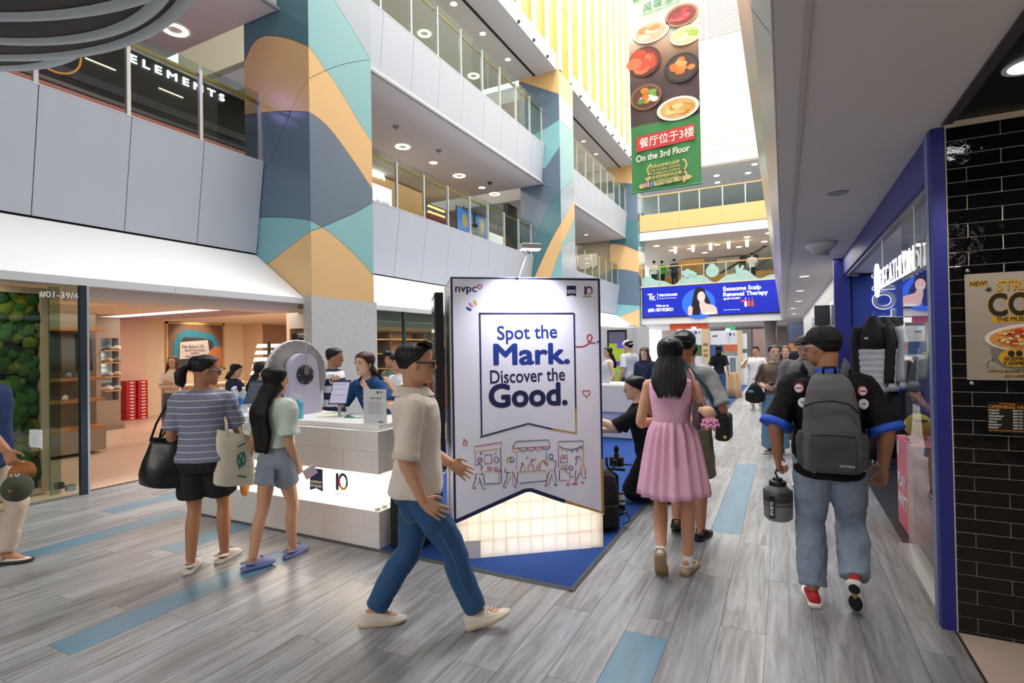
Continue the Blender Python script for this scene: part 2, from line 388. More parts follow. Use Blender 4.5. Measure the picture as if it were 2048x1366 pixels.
# rails: glass panes, posts, gold handrail
def railing(x, z, bay, label, grp, hz=1.1):
    t = thing('glass_railing', label, 'railing', (x, bay[0], z), 0, grp)
    for i, yy in enumerate(bay):
        yy = yy-bay[0]
        MB().box(-.03,.03, yy-.025, yy+.025, -.15, hz+.06).build('post', ALU, t)
        MB().tube([(-.09,yy,hz+.03),(-.02,yy,hz-.02)], .012, 6).build('bracket', CHROME, t)
    for a, b in zip(bay, bay[1:]):
        MB().box(.0,.012, a-bay[0]+.03, b-bay[0]-.03, -.05, hz+.16).build('glass_pane', GLG, t)
    MB().box(-.15,-.09, 0, bay[-1]-bay[0], hz+.02, hz+.065).build('handrail', GOLD, t)
    return t
railing(-8.33, 5.01, B1[4:], 'glass railing with gold handrail on the lower gallery left of the tall column', 'gallery railings')
railing(-8.33, 5.01, B2, 'glass railing with gold handrail on the lower gallery above the counter', 'gallery railings')
railing(-8.33, 5.01, B3, 'glass railing on the lower gallery beyond the second column', 'gallery railings')
railing(-7.83, 9.09, B2, 'glass railing on the upper gallery between the first two columns', 'gallery railings', 1.3)
railing(-7.83, 9.09, B3, 'glass railing on the upper gallery beyond the second column', 'gallery railings', 1.3)
# columns clad in curved coloured panels
def column(label, y0, y1, xl, xr, left, right, zt, base):
    t = struct(box('column', (xl, xr-.012, y0+.012, y1, 2.47, zt), mat('#26313a', .6))); t['label'] = label; t['category'] = 'column'
    for m, p in left: MB().prism(inset(p, .004), (0,y0+.012,0), XA, ZA, -YA, .012).build('panel', m, t)
    for m, p in right: MB().prism(inset(p, .004), (xr-.012,0,0), YA, ZA, XA, .012).build('panel', m, t)
    st = mat('#c4c5c6', .7, var=.12, bump=.35, bscale=14)
    box('stone_base', (-7.29, xr+.012, y0-.012, y1+.06, 0, base), st, t)
    return t
xl, xr = -8.75, -7.105
S = lambda p, k=4: [tuple(q) for q in spline([V((a,b)) for a,b in p], k)]
C1 = S([(xl,6.93),(-8.704,6.994),(-8.544,7.196),(-8.338,7.278),(-8.087,7.253),(-7.748,7.131),(-7.419,6.973),(xr,6.79)],2)
C2 = S([(xl,5.98),(-8.31,5.915),(-7.914,5.857),(-7.533,5.782),(xr,5.67)],2)
C3 = S([(xl,4.05),(-8.342,4.029),(-8.043,4.002),(-7.659,3.944),(-7.334,3.88),(xr,3.825)],2)
C4 = [(xr,3.644),(-7.432,3.515),(-7.763,3.366),(-8.3,3.13),(xl,2.93)]
L1 = [(xr,6.24),(-7.39,5.991),(-7.557,5.77),(-7.825,5.384),(-8.076,4.991),(-8.15,4.91),(xl,4.92)]
zt = 11.72; zb = 2.545
rv = lambda p: list(reversed(p))
i2 = min(range(len(C2)), key=lambda i: abs(C2[i][0]+7.557))
left1 = [(DTEAL, C1 + [(xr,9.2),(xl,9.2)]), (SLATE, [(xl,9.2),(xr,9.2),(xr,zt),(xl,zt)]),
 (TAN, C2[:i2+1] + [L1[1]] + [L1[0]] + rv(C1)), (TAN, C2[i2:] + [L1[0], L1[1]]),
 (SLATE, rv(L1[2:]) + rv(C2[:i2+1])[1:]), (SLATE, C3 + rv(C2[i2:]) + L1[3:]),
 (TEAL, rv(C4) + rv(C3)), (TAN, [(xl,zb),(xr,zb)] + C4)]
ya, yb = 6.513, 8.063
D0 = S([(6.85,8.1),(7.106,7.932),(7.432,7.728),(7.726,7.522),(yb,7.299)],2)
D1 = S([(ya,6.79),(6.775,6.654),(7.081,6.455),(7.404,6.208),(7.697,5.945),(yb,5.686)],2)
D5 = S([(ya,6.24),(6.772,6.453),(7.132,6.736),(7.616,7.051),(yb,7.299)],2)
D2 = S([(ya,5.67),(6.759,5.631),(7.02,5.524),(7.294,5.341),(7.581,5.131),(7.832,4.932),(yb,4.75)],2)
D3 = S([(ya,3.644),(6.771,3.758),(7.176,3.974),(7.563,4.178),(yb,4.489)],2)
D4 = S([(ya,3.825),(6.771,3.758),(7.078,3.646),(7.42,3.466),(7.648,3.334),(7.82,3.233),(yb,3.041)],2)
j = min(range(len(D1)), key=lambda i: abs(D1[i][0]-6.9)); j5 = min(range(len(D5)), key=lambda i: abs(D5[i][0]-6.9))
X15 = (6.88, 6.545)
d3a, d3b = D3[:3], D3[2:]; d4a, d4b = D4[:3], D4[2:]
right1 = [(LSLATE, D0 + [(yb,9.2),(6.2+.32,9.2),(ya,8.33)]), (SLATE, [(ya,9.2),(yb,9.2),(yb,zt),(ya,zt)]),
 (TEAL, [p for p in D1 if p[0] < 6.86] + [X15] + [p for p in D5 if p[0] > 6.9] + rv(D0)[1:] + [(ya,8.33)]),
 (TEAL, [X15] + [p for p in D1 if p[0] > 6.9] + rv([p for p in D5 if p[0] > 6.9])),
 (TAN, D5[0:1] + [p for p in D5[1:] if p[0] < 6.86] + [X15] + rv([p for p in D1 if p[0] < 6.86])),
 (TAN, D2 + rv([p for p in D1 if p[0] > 6.9]) + [X15] + rv([p for p in D5 if p[0] < 6.86])),
 (SLATE, d4a[:-1] + d3b + rv(D2)), (TEAL, d4b + rv(d3b)[:-1]), (TEAL, d3a + rv(d4a)[1:]), (TAN, [(ya,zb),(yb,zb)] + rv(d4b) + rv(d3a)[1:])]
column('tall square column in blue, teal and sand panels behind the counter', ya, yb, xl, xr, left1, right1, zt, zb)
# second column
xl, xr = -8.75, -7.13
a1 = S([(xr,7.288),(-7.49,6.887),(-7.853,6.285),(-8.162,5.613),(-8.27,5.2)],2)
a2 = S([(xr,6.113),(-7.515,5.544),(-7.94,4.775),(-8.249,4.174)],2)
a3 = S([(xr,5.206),(-7.357,4.724),(-7.571,4.124)],2)
left2 = [(SLATE, [(xl,5.0)] + rv(a1) + [(-7.48,7.45),(-7.8,7.56),(xl,7.75)]), (DTEAL, rv(a2) + a1 + [(xl,5.0),(xl,4.174)]), (TAN, [(-8.249,4.174)] + [(-7.571,4.124)] + rv(a3)[1:] + a2[:-1]),
 (TEAL, [(-7.571,4.124),(xr,3.5)] + a3[:-1]), (TAN, [(xl,2.545),(xr,2.545),(xr,3.5),(-7.571,4.124),(xl,4.174)]),
 (SLATE, [(xl,7.75),(-7.8,7.56),(-7.48,7.45),(xr,7.288),(xr,8.899),(-7.72,8.2),(xl,8.3)]), (TEAL, [(xl,8.3),(-7.72,8.2),(xr,8.899),(xr,9.894),(-7.606,9.694),(-8.111,9.55),(xl,9.5)]),
 (SLATE, [(xl,9.5),(-8.111,9.55),(-7.606,9.694),(xr,9.894),(xr,10.82),(-8.6,11.6),(xl,11.62)]), (TAN, [(-8.6,11.6),(xr,10.82),(xr,11.72),(xl,11.72),(xl,11.62)])]
y0, y1 = 18.1, 19.55
right2 = [(TEAL, [(y0,5.226),(18.889,5.584),(y1,5.72),(y1,6.6),(18.911,6.03),(y0,5.35)]), (TAN, [(y0,5.35),(18.911,6.03),(y1,6.6),(y1,7.3),(y0,6.1)]), (LSLATE, [(y0,2.545),(y1,2.545),(y1,5.72),(18.889,5.584),(y0,5.226)]),  # paler slate areas paint in a reflection on this face
 (LSLATE, [(y0,6.1),(y1,7.3),(y1,8.05),(y0,7.25)]), (TEAL, [(y0,7.25),(y1,8.05),(y1,9.9),(y0,9.9)]), (LSLATE, [(y0,9.9),(y1,9.9),(y1,10.9),(y0,10.8)]), (TAN, [(y0,10.8),(y1,10.9),(y1,11.72),(y0,11.72)])]
column('second column in slate, teal and sand panels, right behind the tall board', y0, y1, xl, xr, left2, right2, 11.72, 2.545)
y0, y1 = 29.7, 31.2
b1 = S([(xl,7.3),(-8.643,7.416),(-8.051,7.314),(xr,6.85)],2); b2 = [(xl,6.0),(-7.911,5.894),(xr,5.67)]; b3 = [(xl,4.0),(xr,3.82)]; b4 = [(xl,3.05),(-8.38,3.19),(xr,3.65)]
left3 = [(DTEAL, b1 + [(xr,8.6),(xl,8.6)]), (TAN, b2 + rv(b1)), (SLATE, b3 + rv(b2)), (TEAL, b4 + rv(b3)), (TAN, [(xl,2.545),(xr,2.545)] + rv(b4)),
 (SLATE, [(xl,8.6),(xr,8.6),(xr,10.6),(xl,11)]), (TAN, [(xl,11),(xr,10.6),(xr,11.72),(xl,11.72)])]
right3 = [(TAN, [(y0,5.61),(y1,4.9),(y1,5.9),(y0,6.75)]), (TEAL, [(y0,6.75),(y1,5.9),(y1,8.6),(y0,8.6)]), (SLATE, [(y0,3.8),(y1,3.8),(y1,4.9),(y0,5.61)]), (TEAL, [(y0,2.545),(y1,2.545),(y1,3.8),(y0,3.8)]), (SLATE, [(y0,8.6),(y1,8.6),(y1,11.72),(y0,11.72)])]
column('third column in teal, sand and slate panels beside the blue screen', y0, y1, xl, xr, left3, right3, 11.72, 2.545)
# ceiling lights in the galleries
def ring_light(x, y, z, label, d=.42):
    t = thing('ring_light', label, 'light', (x,y,z), 0, 'ring lights of the galleries')
    MB().lathe([(d/2,0),(d/2,-.02),(d/2-.07,-.02),(d/2-.07,0)], 28, caps=False).build('diffuser', LEDW, t, True)
    return t
def downlight(x, y, z, label, d=.2, m=LEDW, grp='round downlights of the galleries'):
    t = thing('downlight', label, 'light', (x,y,z), 0, grp)
    MB().lathe([(.001,-.006),(d/2,-.006),(d/2,0)], 18).build('diffuser', m, t)
    MB().lathe([(d/2,-.008),(d/2+.02,-.008),(d/2+.02,0),(d/2,0)], 18, caps=False).build('trim_ring', WHITE, t)
ring_light(-9.98, 6.0, 7.63, 'ring light in the pinkish gallery ceiling left of the tall column')
for i, y in enumerate((9.5, 12.65, 15.74, 18.3)): ring_light(-9.97, y, 7.63, ['ring light nearest the tall column in the lower gallery ceiling','second ring light from the tall column in the lower gallery ceiling','third ring light from the tall column in the lower gallery ceiling','ring light beside the second column in the lower gallery ceiling'][i])
for i, y in enumerate((11.1, 14.22, 17.33)): downlight(-9.98, y, 7.63, 'round downlight after the %s ring light from the tall column, lower gallery' % ['first','second','third'][i], .26)
for i, y in enumerate((10.5, 13.93, 16.97)): ring_light(-10.05, y, 11.7, '%s ring light from the tall column in the upper gallery ceiling' % ORD[i])
for i, y in enumerate((9.6, 11.35, 13.14, 14.83, 16.58)): downlight(-8.42, y, 11.7, '%s downlight from the tall column along the upper gallery ceiling edge' % ORD[i])
for i, y in enumerate((21, 23, 25, 27)): downlight(-8.6, y, 11.7, '%s downlight past the second column in the upper gallery ceiling' % ORD[i])
for i, y in enumerate((21.5, 23.5, 25.5, 27.5)): downlight(-9.4, y, 7.63, '%s downlight past the second column in the lower gallery ceiling' % ORD[i])

# enclosure behind the camera and an added light-blocking slab overhead
struct(box('wall_back', (-20, 7, -4.2, -4, 0, 8), mat('#a9a7a6', .8)))
struct(box('ceiling_shade_slab', (-7.85, 2.2, -4, 5.0, 7.65, 8.1), CEIL))  # invented slab out of view, keeps the foreground darker
struct(box('wall_shade_slab', (-7.6, 2.2, 4.9, 5.1, 7.65, 24), mat('#dcdcdc', .8)))  # unseen wall rising from the added slab
struct(box('wall_far_left', (-16.2, -16, -4, 30, 0, 2.6), mat('#b9a48f', .8)))
struct(box('wall_outer_left', (-20.2, -20, -4, 30, 3.8, 12.3), mat('#9a938c', .8)))
struct(box('wall_outer_right', (6.8, 7, -4, 46, 0, 3), mat('#9a938c', .8)))
struct(box('wall_gallery_close', (-15, -8.7, 29.8, 30, 3.8, 12), mat('#b5a896', .8)))
struct(box('wall_gallery_close', (-20, -8.7, -4.2, -4, 3.8, 12), mat('#8b8580', .8)))
struct(box('wall_shop_end', (-16, -7.5, 13.0, 13.2, 0, 2.5), mat('#b9a48f', .8)))
struct(box('wall_shop_front', (-7.42, -7.3, 12.8, 18.1, 0, 2.46), mat('#c2b8ae', .5, var=.1)))
struct(box('wall_shop_front', (-7.42, -7.3, 19.6, 30, 0, 2.46), mat('#c2b8ae', .5, var=.1)))
struct(box('wall_yellow_back', (-7.9, -7.6, -4, 30, 12.2, 24.5), mat('#d8d4c8', .8)))
struct(box('wall_upper_far', (-8, 3, 30.2, 30.5, 18, 24.5), WHITE))
struct(box('ceiling_fill_slab', (-7.4, -.02, -4, -1.3, 3.28, 3.5), CEIL))  # invented slab out of view, added to carry the front fill
def ordn(i): return ORD[i]
# ---------------------------------------------------------------- tiered ceiling feature, top left
tf = thing('tiered_canopy', 'dark tiered canopy of stacked curved discs hanging above the shop front', 'canopy', (-4,0,3.7))
for i, (cx, cy, r, z) in enumerate(((-5.057,.731,1.51,4.0), (-4.065,-.25,2.5,3.9), (-3.813,.24,1.8,3.8), (-3.033,-.68,2.54,3.7))):
    mb = MB().lathe([(r-.04,.016),(r,0),(r,.03),(r-.1,.07),(.01,.07)], 96, (cx+4,cy,z-3.7)); mb.build('rim', mat('#c9d2da', .35), tf, True, sharp=30)
    MB().lathe([(r-.002,.001),(r-.012,-.003),(r-.05,.0),(r-.075,.012)], 96, (cx+4,cy,z-3.7), caps=False).build('lip', mat('#b5c2c8', .4), tf, True)
    MB().lathe([(r-.07,.016),(r-.2,.006),(.01,.012)], 96, (cx+4,cy,z-3.7)).build('underside', mat('#3c3a38', .75, var=.04), tf)
box('hanger', (-.02,.02,-.02,.02,.07,.6), DARK, tf)
# ---------------------------------------------------------------- shop on the left
struct(box('wall_shop_left', (-14.8,-14.6, 5.5, 8.0, 0, 2.46), mat('#ecc8b4', .7, var=.02, bscale=2)))
struct(box('wall_shop_back', (-14.8,-14.6, 8.0, 13, 0, 2.46), mat('#e8d5b8', .7, var=.02, bscale=2)))
struct(box('wall_shop_pilaster', (-14.59,-14.0, 10.75, 10.95, 0, 2.458), mat('#e9cdb0', .7)))
struct(box('wall_shop_side', (-14.7,-14.5, 10.96, 12.99, 0, 2.459), mat('#c2a48c', .7)))
struct(box('wall_shop_front', (-13.3,-13.1, -3.5, 5.85, 0, 2.46), mat('#c9b49c', .7)))
struct(box('trim_shop_beam', (-7.9,-7.42, 3.35, 6.5, 2.28, 2.46), mat('#e9d3c2', .6)))
lamp('shop_lamp', 'AREA', (-11, 8.3, 2.44), 130, (1,.92,.82), 3.5, 4); lamp('shop_lamp', 'AREA', (-10.5, 3.2, 2.44), 60, (1,.93,.84), 2, 4)
lamp('picture_lamp', 'SPOT', (-13.7, 9.2, 2.44), 60, (1,.8,.5), .04, to=(-14.6,9.2,1.9), spot=80)
lamp('shop_lamp', 'AREA', (-8.4, 10.5, 2.05), 60, (1,.86,.7), 1.2, 4)
# display unit with mirror niche and shoe shelves
du = thing('display_unit', 'greige display wall with a lit niche of shoe shelves inside the left shop', 'shelf', (-12.9,5.9,0))
G1 = mat('#a18c7c', .5, var=.03)
MB().box(-.15,0,0,.24,.1,2.4).box(-.15,0,.57,.61,.1,2.4).box(-.15,0,.24,.57,1.96,2.4).box(-.15,0,.24,.57,.1,.62).build('cladding', G1, du)
box('plinth', (-.2,.1,0,.63,0,.1), mat('#8d7a6c', .5), du); box('mirror', (-.15,-.13,.24,.57,.62,1.96), mat('#9fb4c8', .08, .9), du)
box('light_strip', (-.13,-.11,.24,.26,.62,1.96), LEDC, du)
def shoe_simple(mb, x, y, z, a, s=1, h=.1):
    ca, sa = math.cos(a), math.sin(a); rings = []
    for t, w_, hh in ((-.13,.028,.075),(-.09,.036,.1),(-.02,.038,.095),(.05,.045,.065),(.11,.042,.045),(.145,.02,.03)):
        rg = []
        for k in range(8):
            an = 2*math.pi*k/8; px = w_*math.cos(an); pz = hh/2*(1+math.sin(an))
            rg.append((x+(px*ca-t*sa)*s, y+(px*sa+t*ca)*s, z+pz*s))
        rings.append(rg)
    return mb.loft(rings)
WOOD = mat('#c98f52', .45, var=.12, bump=.1, bscale=4, aniso=(12,1,8))
for i, z in enumerate((.82, 1.12, 1.42, 1.68)): box('shelf_board', (-.14,.12,.25,.57,z,z+.025), WOOD, du)
SH = ['white trainer','pale grey trainer','sand trainer','grey blue trainer']
SHM = [mat('#e8e4dc', .6), mat('#b9bcc0', .6), mat('#cdb79a', .6), mat('#8a97a8', .6)]
sn = 0
for i, z in enumerate((.82, 1.12, 1.42, 1.68)):
    for j in range(2):
        o = shoe_simple(MB(), 0, 0, 0, 1.9+.2*j).build('shoe', SHM[(i+j)%4], None, True); o.location = (-12.9, 6.24+.15*j, z+.026)
        tag(o, '%s on the %s board up in the lit niche, %s' % (SH[(i+j)%4], ordn(i), ['nearer the glass','nearer the boxes'][j]), 'shoe', 'shoes in the shop niche')
# red shoe boxes, stacked
RED = mat('#c3202c', .5, var=.06); n = 0
for c, (x0, y0, tall) in enumerate(((-14.4,7.43,12),(-14.36,7.67,12))):
    for k in range(tall):
        t = MB().box(-.15,.15,-.112,.112,0,.072).build('shoe_box', RED, None, bevel=.003); t.location = (x0+rnd.uniform(-.008,.008), y0, .003+k*.079)
        box('lid', (-.153,.153,-.115,.115,.055,.077), RED, t); box('label', (.1505,.1545,-.03,.06,.018,.05), mat('#ece6de', .6), t)
        tag(t, '%s red shoe box from the floor in the %s stack by the pink wall' % (ORD[k], ['left','right'][c]), 'box', 'red shoe boxes')
# framed photo of a shoe tongue label
pc = thing('framed_picture', 'large framed picture of a shoe tongue label on the shop back wall', 'picture', (-14.59, 8.44, 1.12))
fr = MB()
for b in ((0,.04,0,1.66,0,.05),(0,.04,0,1.66,1.28,1.33),(0,.04,0,.05,0,1.33),(0,.04,1.61,1.66,0,1.33)): fr.box(*b)
fr.build('frame', mat('#d8b878', .4), pc); box('print', (0,.02,.05,1.61,.05,1.28), mat('#7a5f55', .6, var=.25, bscale=1.2), pc)
PO, PE = (.022,.05,.05), (YA, ZA)
MB().prism([(.1,.1),(.16,.75),(.3,1.02),(.55,1.08),(.95,1.03),(1.25,.95),(1.45,.7),(1.5,.5),(1.35,.55),(1.2,.8),(.9,.86),(.45,.88),(.3,.72),(.26,.1)], PO, YA, ZA, XA, .004).build('tongue_edge', mat('#2b7fa4', .7, var=.3, bscale=6), pc)
MB().prism([(.27,.1),(.3,.72),(.45,.87),(.9,.85),(1.2,.8),(1.32,.62),(1.1,.3),(1.0,.1)], PO, YA, ZA, XA, .003).build('tongue', mat('#3a3f4a', .8, var=.3, bscale=8), pc)
MB().prism([(.3,.28),(.32,.74),(1.1,.8),(1.15,.45),(1.0,.3)], PO, YA, ZA, XA, .006).build('label_patch', mat('#cfc8cf', .8, var=.1), pc)
MB().prism([(1.0,.1),(1.05,.4),(1.3,.62),(1.55,.6),(1.55,.02),(1.05,.02)], PO, YA, ZA, XA, .005).build('thumb', mat('#b87a55', .7, var=.2, bscale=3), pc)
DK = mat('#2b2c4c', .7)
text('lettering', 'New Balance USA', .15, (.03,.42,.62), YA, ZA, DK, pc, sx=.56, bold=.008)
for s_, z_, y_ in (('BOSTON MASS', .53, .5), ('DEINS', .45, .66), ('MADE IN', .36, .52)): text('lettering', s_, .085, (.03,y_,z_), YA, ZA, DK, pc, bold=.02)
# stacked luminous slats (floor lamp)
sl = thing('slat_lamp', 'tall lamp of stacked glowing white slats beside the prize wheel', 'lamp', (-9.66, 7.70, 0))
box('pole', (-.02,.02,-.02,.02,0,1.82), DARK, sl)
for i in range(6):
    wv = .25 + .03*(5-i)
    for s_ in (-1, 1):
        MB().prism([(s_*.04,0),(s_*wv,.0),(s_*(wv-.03),.075),(s_*.04,.075)], (0,0,1.0+i*.14), V((.45,.89,0)), ZA, V((.89,-.45,0)), .02).build('slat', mat('#fff2d4', emit=2.2), sl)
box('base', (-.15,.15,-.15,.15,0,.02), DARK, sl)
# shop glazing left with moss wall
wn = struct(thing('window_1', None, None, (-7.26,0,0)))
MB().box(-.03,.03,3.235,3.30,0,2.42).build('frame', mat('#23323f', .35), wn); MB().box(-.025,.028,3.30,3.325,0,2.42).build('frame', ALU, wn)
MB().box(-.006,.006,-3.0,3.235,.0,2.42).build('glass_pane', glass('#f2f8f4', .05, .01, .2), wn)
MB().box(-.36,-.35,3.09,3.2,.0,2.42).build('glass_pane', glass('#d8ece6', .1, .01, .2), wn)
for x in (-.05,-.3): box('hinge', (x-.03,x+.03,3.12,3.2,.06,.13), CHROME, wn)
box('ceiling_light', (-.9,-.5,2.3,2.6,2.40,2.42), LEDC, wn)
text('lettering', '#01-39/41', .1, (.008,2.86,2.26), YA, ZA, mat('#e8ecee', .4), wn, bold=.01)
mw = thing('moss_wall', 'living moss wall of green and yellow clumps behind the left shop window', 'plant wall', (-7.75,0,0))
box('backing', (-.1,-.04,-1.5,3.07,.05,2.4), mat('#1c2a16', .9), mw); box('frame', (-.1,.06,3.05,3.13,.03,2.4), mat('#b89a7c', .5), mw); box('frame', (-.1,.05,-1.5,3.05,2.33,2.4), mat('#b89a7c', .5), mw); box('frame', (-.1,.05,-1.5,3.05,.03,.08), mat('#b89a7c', .5), mw)
MOSS = [mat(c, .95, var=.45, bump=.9, bscale=60) for c in ('#3f7a1e','#6d8f1c','#9a8c1a','#2c5a1e','#4f7f3a','#87952a','#234a1c')]
cl = []
for k in range(4):
    b_ = MB().ell((0,0,0), (1,1,1), 16, 10)
    for v in b_.v:
        d = 1 + .28*noise.noise(v*2.2+V((k*9,0,0))) + .12*noise.noise(v*7+V((k*5,1,0))); v *= d
    cl.append(b_)
meshes = {}
for i in range(290):
    y = rnd.uniform(2.35, 3.03) if i < 270 else rnd.uniform(-.5,1.9); z = rnd.uniform(.12, 2.3); s_ = rnd.uniform(.045,.10) if i < 270 else .14
    k, m_ = rnd.randrange(4), rnd.choices(range(7), [4,3,2,4,3,2,3])[0]
    if (k, m_) not in meshes:
        o = cl[k].build('moss_clump', MOSS[m_], mw, True); meshes[(k,m_)] = o.data
    else: o = link(bpy.data.objects.new('moss_clump', meshes[(k,m_)]), mw)
    o.location = (-.03+rnd.uniform(-.01,.02), y, z); o.scale = (s_*.8, s_*1.1, s_*.9); o.rotation_euler = (rnd.uniform(0,6),0,0)
lamp('moss_fill_lamp', 'AREA', (-7.45,2.4,2.36), 14, (1,.95,.85), .2, 1.4, to=(-7.75,2.5,1.0))  # fill light added to brighten the moss
su = thing('shoe_shelf', 'wooden shoe shelf with hanging clothes seen through the glass door', 'shelf', (-10.3,4.1,0))
for z in (.4,.85,1.2,2.0): box('shelf_board', (-.25,.25,0,.75,z,z+.04), WOOD, su)
box('back_panel', (-.3,-.26,-.1,.85,0,2.3), mat('#8e8377', .6), su); box('plinth', (-.25,.25,0,.75,.05,.4), mat('#b5a595', .5), su)
for i, (y, z) in enumerate(((.25,.89),(.3,1.24),(.5,2.04))):
    o = shoe_simple(MB(), 0,0,0, 1.2).build('shoe', SHM[[0,3,2][i]], None, True); o.location = (-10.2, 4.1+y, z); tag(o, ['white shoe on the lower board of the shelf behind the glass door','grey blue shoe on the middle board behind the glass door','tan shoe on the top board behind the glass door'][i], 'shoe', 'shoes behind the glass door')
for i in range(3):
    g = MB(); rings = []
    for z, wd in ((0,.1),(-.1,.16),(-.4,.17),(-.6,.18)):
        rings.append([(wd*math.cos(a)*.3, wd*math.sin(a), z) for a in [2*math.pi*k/12 for k in range(12)]])
    o = g.loft(rings).build('hanging_shirt', mat(['#6d6a68','#8e8b88','#4b4a4c'][i], .9, var=.1), None, True); o.location = (-10.2, 4.2+.18*i, 1.95); tag(o, ['mid grey shirt','light grey shirt','charcoal shirt'][i]+' hanging on the shelf rail behind the glass door', 'shirt', 'shirts behind the glass door')
# shop right of the column
w2 = struct(thing('window_2', None, None, (-7.26,0,0)))
for a, b in ((8.1,9.13),(9.19,10.27),(10.33,11.5),(11.56,12.8)): MB().box(-.006,.006,a,b,0,2.42).build('glass_pane', glass('#e8f2ee', .08, .01, .2), w2)
for y in (9.16,10.3,11.53): box('frame', (-.03,.03,y-.03,y+.03,0,2.42), mat('#33433f', .4), w2)
struct(box('wall_shop_rear', (-9.6,-9.5,8.1,13,0,2.46), mat('#d8b99b', .7)))
struct(box('trim_shop_bulkhead', (-9.5,-7.5,8.1,13,2.1,2.46), mat('#bcb4a6', .5)))
su2 = thing('shoe_rack', 'lit wooden shoe rack behind the window right of the stone column', 'shelf', (-9.2,8.2,0))
for z in (.35,.75,1.12,1.5,1.86): box('shelf_board', (-.25,.2,0,4.2,z,z+.03), WOOD, su2)
for y in (0,1.3,2.6,4.1): box('upright', (-.25,.2,y,y+.03,0,2.05), mat('#5b4a3d', .5), su2)
for i, z in enumerate((.78,1.15,1.53,1.89)):
    for j in range(6):
        o = shoe_simple(MB(), 0,0,0, 1.2+.3*rnd.random()).build('shoe', SHM[(i*2+j)%4], None, True); o.location = (-9.15, 8.45+.32*j, z)
        tag(o, '%s, %s along the %s board of the rack behind the window' % (SH[(i*2+j)%4], ordn(j), ['lowest','second','third','top'][i]), 'shoe', 'shoes in the rack by the stone column')
# ---------------------------------------------------------------- lower gallery interiors
lb = struct(box('wall_gallery_dark', (-11.6,-11.4,-3,9.4,6.5,7.63), mat('#17141a', .5)))
box('cladding', (-11.4,-11.37,-3,9.4,6.62,6.78), mat('#5e5a60', .5), lb)
for y in (4.2,5.2,6.5): box('light_strip', (-11.39,-11.37,y,y+.5,7.16-.08*(y > 5),7.175-.08*(y > 5)), mat('#ffe2b0', emit=4), lb)
MB().prism(arc(0,0,.42,n=40)+arc(0,0,.39,a0=360,a1=0,n=40), (-11.38,4.72,7.02), YA, ZA, XA, .02).build('ring_sign', mat('#c98a35', emit=.8), lb)
tl = text('sign_lettering', 'E L E M E N T S', .22, (-11.37,5.95,7.38), YA, ZA, mat('#eef0ff', emit=3), None, bold=.02, fit=2.0, ext=.01)
tag(tl, 'white lit shop sign reading ELEMENTS on the black gallery wall', 'sign')
struct(box('ceiling_pink', (-20,-11.6,-3,10,6.48,6.55), mat('#e29a94', .7)))
struct(box('wall_gallery_rear', (-20,-19.8,-3,29,4,7.65), mat('#b98a80', .7)))
lamp('gallery_lamp', 'AREA', (-14.5,5,5.0), 110, (1,.55,.5), 3, 5, to=(-14.5,5,8)); lamp('gallery_lamp', 'POINT', (-10.2,4.4,7.2), 22, (.5,.3,1), .3)
for i, y in enumerate((4.6,5.4,6.3,7.2,8.1)): downlight(-12.2, y, 6.47, '%s small warm downlight from the left in the pink gallery ceiling' % ordn(i), .12)
av = thing('air_vent', 'black slotted air vent in the pink gallery ceiling', 'vent', (-12.6,5.2,6.47))
for k in range(6): box('slat', (-.22,.22,k*.08,k*.08+.045,-.02,0), DARK, av)
struct(box('wall_gallery_wood', (-12.4,-12.2,9.4,16.6,4,7.65), mat('#b98a55', .5, var=.08, bscale=2, aniso=(1,12,1))))
tl = text('sign_lettering', 'ASIA', .42, (-12.15,13.55,7.45), YA, ZA, mat('#ffffff', emit=3), None, bold=.03, ext=.02)
tag(tl, 'white lit shop sign letters ASIA on the wooden gallery wall', 'sign')
lbx = thing('light_box_poster', 'white lit poster box standing behind the gallery railing by the column', 'poster', (-11.6,13.0,4.0))
box('cabinet', (-.1,0,0,1.1,0,2.95), mat('#f4f6ff', emit=.9), lbx); text('lettering', 'ALL DAY', .16, (.01,.32,2.35), YA, ZA, mat('#27409a', .5), lbx, bold=.02); text('lettering', 'EVERY YEAR', .16, (.01,.08,2.08), YA, ZA, mat('#27409a', .5), lbx, bold=.02)
st = thing('booth_sofa', 'red and orange upholstered booth seat with lit strips on the gallery', 'sofa', (-12.0,16.6,6.2))
for k, (c, z0) in enumerate((('#c4561c',0),('#7a1d17',.3))): MB().box(-.2,.2,0,1.15,z0,z0+.28).build('cushion', mat(c, .6), st, bevel=.08)
for z in (.6,.82): box('light_strip', (.05,.1,0,1.1,z,z+.06), mat('#ffc46a', emit=3), st)
box('bracket', (-.05,0,.5,.56,.2,.95), DARK, st); box('plinth', (-.2,.1,0,1.1,-2.2,0), mat('#6d5a4c', .6), st)
for i, (y, a) in enumerate(((18.7,.05),(20.15,.05))):
    tv = thing('menu_screen', ['blue menu screen, nearer the red seat','blue menu screen, farther from the red seat'][i]+', tilted behind the gallery railing', 'screen', (-12.0,y,6.55), 0, 'menu screens')
    MB().box(-.04,0,0,1.3,0,1.0).build('casing', BLACK, tv); MB().box(0,.01,.04,1.26,.04,.96).build('display', mat(['#2f7fd8','#2a66a8'][i], .3, emit=.6, var=.4, bscale=3), tv)
    MB().ell((.015,.6,.5), (.01,.2,.32), 12, 8).build('print', mat('#c9a94c', .4, emit=.4), tv)
    box('ceiling_pole', (-.06,-.02,.6,.66,1.0,1.1), BLACK, tv)
